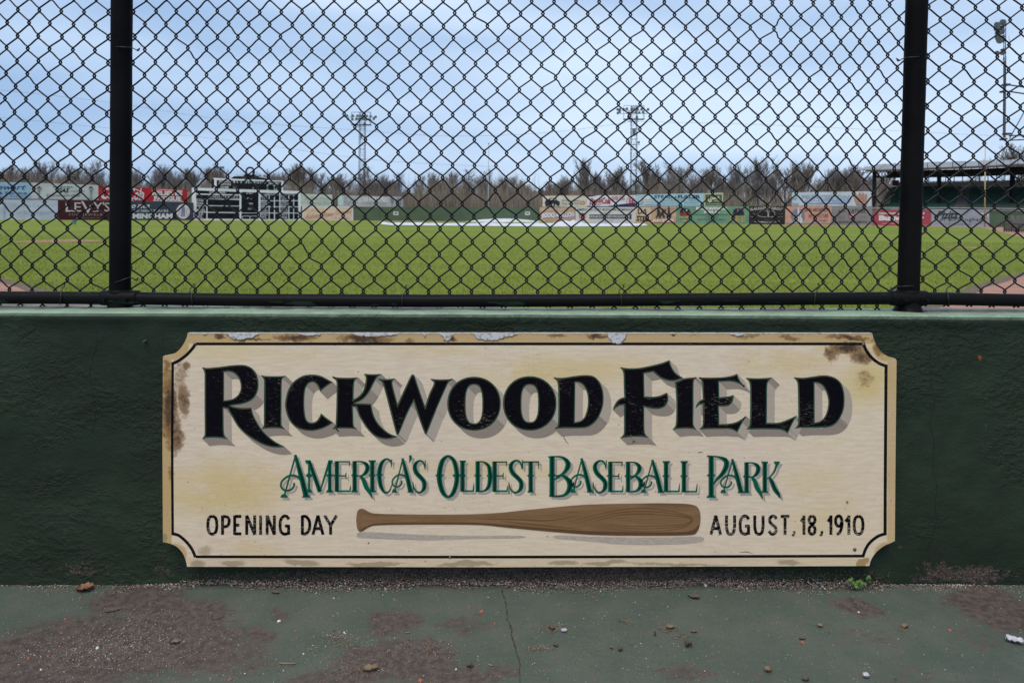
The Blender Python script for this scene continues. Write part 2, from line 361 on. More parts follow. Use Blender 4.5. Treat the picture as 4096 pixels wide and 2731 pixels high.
def wall():
    xs = np.concatenate([np.arange(-7, -1.7, .12), np.arange(-1.7, 1.7, .0125), np.arange(1.7, 7.01, .12)])
    def edge_y(x): return np.interp(x * F / 2.008 + CX, [-9000, 0, 1000, 2700, 3600, 4096, 12000], [1254, 1256, 1259, 1265, 1270, 1274, 1290])
    v = []; uv = []
    prof = []
    for i, x in enumerate(xs):
        px = x * F / 2.008 + CX; ztop = -(edge_y(x) - HY) / F * 2.008 + .008
        zb = -(np.interp(px, [-9000, 0, 1000, 2300, 3300, 4096, 12000], [1216, 1219, 1222, 1229, 1232, 1233, 1236]) - HY) / F * 2.21
        pts = []
        for z in np.linspace(WALK - .03, ztop - .045, 40): pts.append((2.008, z, 1))
        k = .0035 * noise.noise(Vector((x * 8, 0, 0))) + .002 * noise.noise(Vector((x * 30, 3, 0)))
        pts += [(2.004 + k, ztop - .03, .4), (2.001 + k, ztop - .02, .3), (2.0015 + k, ztop - .012, .3), (2.006 + k, ztop - .0045, .3), (2.016, ztop - .001, .3), (2.03, ztop, .3)]
        for t in np.linspace(.12, 1, 11): pts.append((2.03 + (2.21 - 2.03) * t, ztop + (zb - ztop) * t, .5))
        pts.append((2.216, zb - .008, .3)); pts.append((2.216, -1.16, 0))
        for (y, z, a) in pts:
            q = Vector((x, y, z))
            d = (.0042 * noise.noise(q * 9) + .0022 * noise.noise(q * 26) + .0011 * noise.noise(q * 60)) * a
            if y < 2.0085: yy = y - d; zz = z
            else: yy = y; zz = z + d * 1.1
            if z < WALK + .06 and y < 2.01: yy += .004 * noise.noise(q * 18)
            v.append(CAM + RV * x + FV * yy + UV_ * zz); uv.append((px / 1000, (2731 - (HY - z * F / 2.008)) / 1000))
    m_ = len(pts); f = []
    for i in range(len(xs) - 1):
        for k in range(m_ - 1): f.append((i * m_ + k, (i + 1) * m_ + k, (i + 1) * m_ + k + 1, i * m_ + k + 1))
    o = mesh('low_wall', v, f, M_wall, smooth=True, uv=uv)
    return tag(o, 'low dark green concrete wall with a worn top coloured paler for skylight below the chain link fence', 'wall')
low_wall = wall()
def plug(px, py, r, mt, name, parent, dep=.006):
    mb = MB(); c = P(px, py, 2.008); n = 12
    v = []
    for k, (rr, dd) in enumerate([(r, .001), (r * .9, dep), (r * .5, dep * 1.4)]):
        for j in range(n):
            a = 2 * math.pi * j / n; q = rr * rnd.uniform(.8, 1.2); v.append(c + RV * math.cos(a) * q + UV_ * math.sin(a) * q - FV * dd)
    f = [(k * n + j, k * n + (j + 1) % n, (k + 1) * n + (j + 1) % n, (k + 1) * n + j) for k in range(2) for j in range(n)] + [tuple(2 * n + j for j in range(n))]
    mb.add(v, f); return mb.build(name, mt, parent, True)
from mathutils.bvhtree import BVHTree
_bvh = BVHTree.FromPolygons([v.co for v in low_wall.data.vertices], [tuple(p.vertices) for p in low_wall.data.polygons])
def wallcrack(pts, width):
    q = cropen([(x, y) for x, y in pts], 9); L_ = []; Rr = []
    for x, y in q:
        x += rnd.uniform(-2.5, 2.5); y += rnd.uniform(-2.5, 2.5); hw = width * rnd.uniform(.3, 1.2) / 2
        for dx, lst in ((-hw, L_), (hw, Rr)):
            d = ray(x + dx, y + dx * .5).normalized(); h = _bvh.ray_cast(CAM, d); lst.append((h[0] if h[0] else P(x, y, 2.0)) - d * .0007)
    n_ = len(q); mb = MB(); mb.add(L_ + Rr, [(i, i + n_, i + n_ + 1, i + 1) for i in range(n_ - 1)]); mb.build('crack', M_wcrack, low_wall)
M_wcrack = mat('wall_crack', (.006, .008, .006), .95)
for pts, w_ in (([(3726, 1376), (3722, 1468), (3726, 1529), (3737, 1605), (3722, 1690), (3737, 1781), (3730, 1873), (3745, 1934), (3741, 2041), (3748, 2080), (3730, 2141), (3711, 2202), (3722, 2248)], 3.2), ([(3760, 1361), (3790, 1334), (3814, 1349), (3860, 1326), (3921, 1300), (3990, 1318), (4051, 1315), (4150, 1330)], 3.5), ([(390, 1315), (386, 1384), (367, 1445), (360, 1506), (375, 1598), (383, 1659), (367, 1735)], 2.4), ([(150, 1300), (120, 1330), (95, 1342), (60, 1385)], 2.4), ([(3950, 2075), (4010, 2110), (4096, 2125), (4180, 2122)], 2.4), ([(440, 2105), (470, 2125), (500, 2130), (520, 2122)], 2.6), ([(30, 2238), (90, 2228), (140, 2240), (175, 2215)], 3), ([(3600, 2080), (3640, 2060), (3680, 2058), (3700, 2075)], 2.4)):
    wallcrack(pts, w_)
M_greenp = mat('green_paint_lump', (.022, .042, .029), .6, (.03, .055, .04), 80)
plug(586, 1363, .0045, M_greenp, 'anchor_stub', low_wall, .012)
plug(650, 1351, .002, M_greenp, 'anchor_stub', low_wall, .004)

# ================================================================ CHAIN LINK FENCE
M_black = gmat('black_coated_pipe', lambda nb, b: (lambda pos: (
    nb.lk(nb.mix(nb.rng(nb.noise(pos, 30, 6, .7), .66, .78, 0, .25), nb.mix(nb.rng(nb.noise(pos, 5, 4), .4, .6), (.0045, .0042, .0045), (.007, .0065, .007)), (.04, .04, .042)), b.inputs['Base Color']),
    nb.lk(nb.bump(nb.noise(pos, 70, 5, .6), .0015, .5), b.inputs['Normal'])))(nb.n('ShaderNodeNewGeometry').outputs['Position']), .5, .04)
def rail_fn(nb, b):
    g = nb.n('ShaderNodeNewGeometry'); pos = g.outputs['Position']
    mpz = nb.n('ShaderNodeMapping'); mpz.inputs['Scale'].default_value = (.35, 1, 1.6); nb.lk(pos, mpz.inputs[0])
    nz = nb.n('ShaderNodeSeparateXYZ'); nb.lk(g.outputs['Normal'], nz.inputs[0])
    chip = nb.math('MULTIPLY', nb.rng(nb.noise(mpz.outputs[0], 17, 6, .6), .60, .64), nb.rng(nz.outputs[2], .1, -.35))
    scuff = nb.math('MULTIPLY', nb.rng(nb.noise(mpz.outputs[0], 60, 6, .75), .60, .70, 0, .5), nb.rng(nz.outputs[2], .2, .6))
    c = nb.mix(scuff, (.006, .0058, .0065), (.07, .075, .08)); c = nb.mix(chip, c, (.022, .042, .027))
    nb.lk(c, b.inputs['Base Color']); nb.lk(nb.bump(nb.noise(pos, 60, 5, .6), .0012, .5), b.inputs['Normal'])
M_rail = gmat('black_rail_paint', rail_fn, .45, .07)
M_wire = mat('black_vinyl_wire', (.0045, .0042, .0048), .4, (.008, .0075, .008), 30, spec=.18)
M_tie = mat('dark_tie_wire', (.012, .012, .012), .4, (.03, .028, .026), 60, spec=.3)
fence = thing('chain_link_fence', P(CX, 1236, 2.13), 'black chain link fence on pipe posts standing on the low green wall', 'fence')
DP = 2.133
def fpt(px, py, D=DP): return P(px, py, D)
POSTS = [(-2730, -2745), (488, 480), (3667, 3631), (6880, 6820)]
postparts = []
for k, (a, b_) in enumerate(POSTS):
    mb = MB(); N_ = 26; pts = []
    for i in range(N_):
        t = i / (N_ - 1); py = -900 + t * (1238 + 900); px = a + (b_ - a) * (py / 1238)
        pts.append(fpt(px + rnd.uniform(-.4, .4), py))
    r_ = (.0305 if k < 2 else .0315)
    mb.tube(pts, [r_ + rnd.uniform(-.00025, .00025) for _ in pts], 28)
    o = mb.build('post', M_black, fence, True); postparts.append(o)
# bottom rail with the slight sag seen between the posts
RY = [(-2900, 1195), (-1000, 1193), (0, 1190), (481, 1192), (1000, 1200), (1700, 1203), (2300, 1201), (3000, 1196), (3300, 1194), (3632, 1192), (4096, 1201), (5200, 1215), (6820, 1205)]
def rail_y(px): return float(np.interp(px, [q[0] for q in RY], [q[1] for q in RY]))
DR = 2.118
for a, b_ in ((-2745, 481), (481, 3632), (3632, 6820)):
    mb = MB(); pts = [fpt(px, rail_y(px), DR) for px in np.linspace(a, b_, 40)]
    mb.tube(pts, .0196, 20); mb.build('rail', M_rail, fence, True)
# cast tee fittings where rail meets post
for k, (px, py) in enumerate(((481, 1191), (3632, 1192))):
    mb = MB()
    mb.tube([fpt(px - 72, py, DR), fpt(px - 66, py, DR), fpt(px - 30, py + 1, DR), fpt(px + 30, py + 1, DR), fpt(px + 66, py, DR), fpt(px + 72, py, DR)], [.0225, .0232, .0236, .0236, .0232, .0225], 20)
    mb.tube([fpt(px, py - 33), fpt(px, py - 28), fpt(px, py + 12), fpt(px, py + 34), fpt(px, py + 46), fpt(px, py + 52)], [.0335, .0348, .0352, .036, .041, .044], 24)
    o = mb.build('rail_clamp', M_rail, fence, True)
    for dx in (-42, 42):
        mb = MB(); c = fpt(px + dx, py + 7, DR)
        mb.tube([c - FV * .018 + RV * 0, c - FV * .043 + RV * .004 + UV_ * .003], .0042, 8); mb.tube([c - FV * .02, c - FV * .027], .0085, 6)
        mb.build('bolt', M_rail, o, False)
# woven mesh: every zig-zag wire is a part of its own
XC = [577, 660, 744, 825, 910, 992, 1076, 1161, 1247, 1331, 1417, 1505, 1592, 1679, 1766, 1853, 1941, 2028, 2117, 2205, 2293, 2382, 2470, 2555, 2641, 2727, 2813, 2900, 2985, 3070, 3149, 3230, 3309, 3385, 3460, 3535, 3620, 3705, 3797, 3890, 3983, 4076, 4168, 4260, 4352, 4444, 4536, 4628]
XL = [373, 281, 187, 100, 13, -75, -163, -251, -339, -427]
cols = sorted(XL) + [476] + XC
def rowy(x): return float(np.interp(x, [-500, 0, 373, 744, 1247, 2117, 2814, 3537, 3705, 4096, 4700], [698, 701, 713, 672 + 34, 676 + 34, 682 + 33, 692 + 28, 705 + 20, 702 + 20, 706 + 20, 712 + 20]))
# rows are at rowy + k*pitch for whole columns, half a pitch further for the columns between
halfcols = []
for i in range(len(cols) - 1): halfcols += [(cols[i], 0), ((cols[i] + cols[i + 1]) / 2, 1)]
halfcols.append((cols[-1], 0))
def drift(x): return float(np.interp(x, [-400, 100, 450, 700, 1500, 2800, 3550, 3700, 4200], [15, 15, 8, 3, 5, 14, 20, 9, 9]))
jit = {}
def node(i, j):                    # j counts half rows from the reference
    if (i, j) not in jit:
        r2 = random.Random(i * 7919 + j * 104729)
        big = r2.random() < .06
        jit[(i, j)] = (r2.gauss(0, 1.3) * (3.2 if big else 1), r2.gauss(0, 1.0) * (2.4 if big else 1), r2.gauss(0, .0006))
    x0 = halfcols[i][0]; dx, dy, dz = jit[(i, j)]
    VP = float(np.interp(x0, [-400, 400, 700, 3500, 3720, 4500], [102, 102, 101.7, 101, 99, 99]))
    y = rowy(x0) + j * VP / 2
    if y > 1120: y = 1120 + (y - 1120) * .93
    slack = 6 * math.sin(y / 190 + x0 / 350) * min(1, max(0, (y - 200) / 900))
    return x0 + drift(x0) * (600 - y) / 500 + dx + slack * .35, y + dy, dz
ROWS = range(-27, 12)
def dnode(i, j): return 2.158
for i in range(len(halfcols) - 1):
    pl = halfcols[i][1]            # parity of left column
    ks = [j for j in ROWS]
    path = []
    for j in ks:
        left = ((j % 2) == (0 if pl == 0 else 1))
        ii = i if left else i + 1
        x, y, dz = node(ii, j); s = 1 if left else -1       # s: +1 node on the left side, the wire comes from and goes to the right
        if y > 1236: break
        ends = 5.2
        # wires lean: "/" passes in front, "\" behind
        rr = .0022
        if left:   # arrives from upper right along "/" (front), leaves towards lower right along "\" (behind)
            seq = [(x + 11, y - 15.5, -rr * 1.25), (x + 1.5, y - 8.5, -rr), (x - ends, y, 0), (x + 1.5, y + 8.5, rr), (x + 11, y + 15.5, rr * 1.25)]
        else:      # arrives from upper left along "\" (behind), leaves towards lower left along "/" (front)
            seq = [(x - 11, y - 15.5, rr * 1.25), (x - 1.5, y - 8.5, rr), (x + ends, y, 0), (x - 1.5, y + 8.5, -rr), (x - 11, y + 15.5, -rr * 1.25)]
        for (a, b_, c) in seq: path.append((a, b_, 2.158 + c + dz))
    sp = cropen(path, 2)
    mb = MB(); mb.tube([P(a, b_, c) for a, b_, c in sp], .0025, 6)
    mb.build('wire', M_wire, fence, True)
# tie wires
def tie(pts, r=.0016, parent=fence):
    mb = MB(); mb.tube([P(*q) for q in cropen(pts, 4)], r, 6); return mb.build('tie_wire', M_tie, parent, True)
def ring_rail(px, tail=1, lean=0):
    y = rail_y(px); rr = 27; pts = []
    for k in range(13):
        a = R(-100 + k * 27); pts.append((px + lean * (k - 6) * 1.2, y - rr * math.sin(a + R(180)) * -1, DR - .0235 * math.cos(a) * (1 if True else 0)))
    pts += [(px + lean * 6, y - 30, 2.135), (px + 8 + lean * 7, y - 45, 2.15), (px + 14, y - 52, 2.152), (px + 9, y - 58, 2.150), (px + 16, y - 63, 2.148)]
    tie(pts)
for px in (245, 765, 1612, 2482, 3262, 3790, -380, 4300): ring_rail(px, lean=rnd.choice((-1, 1, .5)))
def ring_post(px, y, slope, side):
    pts = []
    for k in range(12):
        a = R(200 - k * 20 if side > 0 else -20 + k * 20)
        pts.append((px + 42 * math.cos(a), y + slope * math.cos(a), DP - .0335 * math.sin(a)))
    e = pts[-1]; s = side
    pts += [(e[0] + s * 12, e[1] + 6, 2.15), (e[0] + s * 26, e[1] + 14, 2.152), (e[0] + s * 31, e[1] + 7, 2.147), (e[0] + s * 22, e[1] + 10, 2.145), (e[0] + s * 35, e[1] + 2, 2.15)]
    tie(pts)
ring_post(487, 189, 2, 1); ring_post(481, 1123, -16, 1); ring_post(3658, 229, -3, -1); ring_post(3634, 1144, -2, -1)
# torn strip caught on a wire
mb = MB(); M_strip = mat('blue_green_strip', (.10, .19, .20), .5, (.06, .13, .14), 60)
mb.add([P(284, 888, 2.150), P(297, 880, 2.146), (P(308, 874, 2.152)), P(304, 900, 2.149), P(296, 897, 2.147), P(289, 893, 2.15)], [(0, 1, 5), (1, 4, 5), (1, 2, 3), (1, 3, 4)])
tag(mb.build('torn_strip', M_strip), 'small torn blue green strip caught on the fence wires left of the left post', 'scrap')
# ================================================================ PAINTED SIGN ON THE WALL
DS = 1.972
BO = crom([(751, 1332, 1), (746, 1352), (733, 1378), (714, 1402), (690, 1416), (652, 1425, 1), (650, 1800, 1), (652, 2166, 1), (682, 2173), (708, 2186), (728, 2207), (741, 2233), (749, 2265, 1),
           (2000, 2267, 1), (3477, 2262, 1), (3485, 2235), (3506, 2206), (3534, 2183), (3558, 2172), (3579, 2162, 1), (3582, 1800, 1), (3586, 1441, 1), (3581, 1434, 1), (3556, 1427), (3530, 1411), (3507, 1384), (3493, 1350), (3489, 1333, 1), (2100, 1332, 1)])
def board_fn(nb, b):
    un = nb.n('ShaderNodeUVMap'); un.uv_map = 'src'; uv = un.outputs[0]
    st = nb.n('ShaderNodeMapping'); st.inputs['Scale'].default_value = (1, 7, 1); nb.lk(uv, st.inputs[0]); s = st.outputs[0]
    brush = nb.noise(s, 12, 8, .7); big = nb.noise(uv, 1.6, 4, .5); mid = nb.noise(uv, 6, 5, .55); fine = nb.noise(uv, 60, 6, .7)
    c = nb.mix(nb.rng(big, .35, .65), (.62, .49, .37), (.655, .52, .355))
    c = nb.mix(nb.rng(brush, .35, .65, 0, .75), c, (.75, .62, .47))
    S = lambda px, py, rx, ry, a=1: (px / 1000, (2731 - py) / 1000, rx / 1000, ry / 1000, a)
    d1 = nb.distort(uv, 4, .12)
    yel = nb.spots(d1, [S(880, 1960, 330, 130, .9), S(760, 1900, 140, 60, .7), S(1000, 2190, 160, 50, .55), S(2250, 1480, 420, 80, .75), S(1950, 1880, 420, 50, .65), S(900, 1400, 260, 60, .5), S(3150, 1450, 260, 60, .6), S(3300, 2080, 220, 90, .4), S(3480, 1530, 170, 110, 1), S(3400, 1400, 200, 40, .7),
                        S(3250, 1930, 200, 90, .35), S(2500, 1870, 250, 40, .35), S(1200, 1430, 220, 40, .25), S(3360, 2020, 120, 120, .25), S(1750, 1400, 250, 30, .4), S(3550, 2010, 30, 220, .6)])
    yel = nb.math('MULTIPLY', yel, nb.rng(mid, .25, .5))
    c = nb.mix(nb.math('MULTIPLY', yel, .72), c, (.60, .44, .15))
    # margin outside the black line is more ochre
    sep = nb.n('ShaderNodeSeparateXYZ'); nb.lk(uv, sep.inputs[0])
    edge = nb.math('MAXIMUM', nb.math('MAXIMUM', nb.rng(sep.outputs[1], 1.354, 1.360), nb.rng(sep.outputs[0], .690, .684)), nb.math('MAXIMUM', nb.rng(sep.outputs[0], 3.546, 3.552, 0, .8), nb.rng(sep.outputs[1], .505, .499, 0, .25)))
    corner = nb.spots(uv, [S(700, 1385, 62, 62), S(3545, 1390, 62, 62), S(3545, 2215, 60, 60, .7), S(700, 2220, 60, 60, .7)])
    edge = nb.math('MAXIMUM', edge, nb.rng(corner, .15, .4))
    c = nb.mix(nb.math('MULTIPLY', edge, .78), c, (.46, .29, .095))
    d2 = nb.distort(nb.distort(uv, 8, .06), 45, .035)
    br = nb.spots(d2, [S(680, 1640, 45, 170, 1), S(735, 1600, 36, 110, .85), S(745, 1460, 26, 26, .75), S(705, 1740, 40, 100, .8), S(668, 1480, 20, 40, .6), S(725, 1530, 45, 130, .5), S(690, 1900, 24, 50, .5), S(1180, 1350, 110, 22, .95), S(1460, 1352, 130, 26, 1), S(880, 1345, 32, 16, .95), S(1000, 1357, 110, 10, .8), S(1640, 1362, 30, 14, .6), S(1800, 1347, 30, 12, .9), S(2230, 1340, 60, 10, .7), S(2390, 1340, 60, 12, .95), S(2690, 1338, 16, 6, 1), S(2780, 1350, 40, 14, .35), S(3000, 1350, 90, 18, .5), S(3150, 1348, 60, 14, .7), S(3350, 1350, 60, 12, .7), S(3390, 1395, 90, 34, 1), S(3440, 1425, 60, 50, .85), S(3330, 1415, 50, 40, .8), S(3410, 1350, 90, 16, .9), S(3520, 1390, 40, 40, .7), S(3450, 1520, 60, 50, .4), S(3500, 1360, 30, 20, .5)])
    bm = nb.math('ADD', br, nb.math('MULTIPLY', nb.math('SUBTRACT', fine, .5), .9)); bm = nb.math('ADD', bm, nb.math('MULTIPLY', nb.math('SUBTRACT', mid, .5), .8))
    bmk = nb.rng(bm, .18, .62)
    c = nb.mix(nb.math('MULTIPLY', bmk, .82), c, (.20, .092, .026))
    c = nb.mix(nb.rng(bm, .62, 1.0, 0, .9), c, (.045, .025, .015))
    dz = nb.spots(nb.distort(uv, 10, .05), [S(1870, 2254, 160, 16), S(930, 2250, 70, 20, .9), S(1210, 2250, 100, 18), S(1500, 2254, 150, 14), S(2250, 2250, 90, 16, .9), S(2420, 2252, 120, 12), S(3160, 2248, 70, 18, .8), S(820, 2200, 50, 30, .6), S(790, 2245, 50, 24, .8), S(2700, 2255, 320, 12, .7), S(655, 2150, 14, 26)])
    c = nb.mix(nb.math('MULTIPLY', nb.rng(nb.math('ADD', dz, nb.math('MULTIPLY', nb.math('SUBTRACT', fine, .5), .7)), .25, .75), .7), c, (.27, .20, .11))
    c = nb.mix(nb.rng(nb.spots(d2, [S(3455, 2250, 30, 22)]), .2, .6, 0, .8), c, (.28, .17, .04))
    # crazing
    v = nb.n('ShaderNodeTexVoronoi', feature='DISTANCE_TO_EDGE'); v.inputs['Scale'].default_value = 48; 
    sx = nb.n('ShaderNodeMapping'); sx.inputs['Scale'].default_value = (.6, 1.2, 1); nb.lk(nb.distort(uv, 30, .03), sx.inputs[0]); nb.lk(sx.outputs[0], v.inputs['Vector'])
    cz = nb.math('MULTIPLY', nb.rng(v.outputs['Distance'], .06, .0, 0, .25), nb.rng(nb.noise(uv, 2.2, 3), .5, .66))
    c = nb.mix(cz, c, (.42, .27, .16))
    sp = nb.rng(nb.noise(uv, 75, 2, .5), .72, .75); c = nb.mix(nb.math('MULTIPLY', sp, .8), c, (.07, .05, .035))
    nb.lk(c, b.inputs['Base Color']); nb.lk(nb.bump(brush, .0006, .35, nb.bump(v.outputs['Distance'], .0006, .2)), b.inputs['Normal'])
M_board = gmat('painted_board', board_fn, .5, .35)
M_edgew = mat('board_edge', (.30, .26, .20), .8, (.55, .52, .48), 60)
sign = thing('painted_sign', P(2115, 1800, DS), 'cream hand painted wooden sign with black and green lettering on the green wall', 'sign')
n = len(BO)
v = [P(x, y, DS) for x, y in BO]; back = [p + FV * .014 for p in v]
uvs = [(x / 1000, (2731 - y) / 1000) for x, y in BO]
def fill(poly):                  # triangulate a 2-D outline with optional holes, list of lists
    from mathutils.geometry import tessellate_polygon
    return tessellate_polygon([[Vector((x, y, 0)) for x, y in pl] for pl in poly])
tris = fill([BO])
def orient(vv, t):               # faces looking at the camera
    a, b_, c = (vv[i] for i in t); nrm = (b_ - a).cross(c - a)
    return t if nrm.y < 0 else (t[0], t[2], t[1])
fs = [orient(v, t) for t in tris]; sides = [(i, (i + 1) % n, n + (i + 1) % n, n + i) for i in range(n)]
o = mesh('board', v + back, fs + sides, [M_board, M_edgew], sign, False, [0] * len(fs) + [1] * n, uvs + uvs)
mb = MB()
for x in (900, 2115, 3330):
    a = P(x - 40, 1360, 1.9865); mb.box((0, 0, 0), (.05, .0215, -.62), 0, lambda p, a=a: a + RV * p.x + FV * p.y + UV_ * p.z)
mb.build('batten', M_edgew, sign)
KZ = [0]
def sp_(px, py, k): return P(px, py, DS - .0003 - k * 1.2e-5)
class Art:                       # flat sign painting: every piece of paint lies a hair above the last
    def __init__(s, pf): s.pf = pf; s.mb = MB(); s.k = 0; s.m = 0
    def poly(s, pl, k=None):
        if k is None: s.k += 1; k = s.k
        flat = [q for c in pl for q in c]; vv = [s.pf(x, y, k) for x, y in flat]
        s.mb.add(vv, [orient(vv, t) for t in fill(pl)], s.m)
    def stroke(s, pts, wd, sub=5, k=None):      # pts (x, y, width factor)
        if k is None: s.k += 1; k = s.k
        q = cropen([(p[0], p[1], p[2] if len(p) > 2 else 1) for p in pts], sub) if len(pts) > 2 else [tuple(p) if len(p) > 2 else (p[0], p[1], 1) for p in pts]
        Lf, Rt = [], []
        for i, (x, y, ww) in enumerate(q):
            x2, y2, _ = q[min(i + 1, len(q) - 1)]; x1, y1, _ = q[max(i - 1, 0)]
            dx, dy = x2 - x1, y2 - y1; l = math.hypot(dx, dy) or 1; nx, ny = -dy / l, dx / l
            h = wd * max(ww, .02) / 2; Lf.append((x + nx * h, y + ny * h)); Rt.append((x - nx * h, y - ny * h))
        vv = [s.pf(x, y, k) for x, y in Lf + Rt]; n_ = len(q)
        s.mb.add(vv, [(i, i + n_, i + n_ + 1, i + 1) for i in range(n_ - 1)], s.m)
    def build(s, name, mt, parent): return s.mb.build(name, mt, parent)
def inset(pl, d):
    n_ = len(pl); area = sum(pl[i][0] * pl[(i + 1) % n_][1] - pl[(i + 1) % n_][0] * pl[i][1] for i in range(n_))
    sg = 1 if area > 0 else -1; o_ = []
    for i in range(n_):
        p0, p1, p2 = pl[i - 1], pl[i], pl[(i + 1) % n_]
        def nn(a, b_):
            l = math.hypot(b_[0] - a[0], b_[1] - a[1]) or 1; return (-(b_[1] - a[1]) / l * sg, (b_[0] - a[0]) / l * sg)
        a, b_ = nn(p0, p1), nn(p1, p2); mx_, my = a[0] + b_[0], a[1] + b_[1]; l2 = mx_ * mx_ + my * my
        s_ = 2 * d / l2 if l2 > .25 else 8 * d * .5; o_.append((p1[0] + mx_ * s_, p1[1] + my * s_))
    return o_
def sup(cx, cy, rx, ry, e, n_=56):
    return [(cx + rx * math.copysign(abs(math.cos(a)) ** (2 / e), math.cos(a)), cy + ry * math.copysign(abs(math.sin(a)) ** (2 / e), math.sin(a))) for a in [2 * math.pi * i / n_ for i in range(n_)]]
ZS = 800 / 2323
def zz(L_, ox, oy=1320): return [(ox + x * ZS, oy + y * ZS) for x, y in L_]
OA, OB, OC, OD = 640, 1400, 2150, 2800
c1 = 1
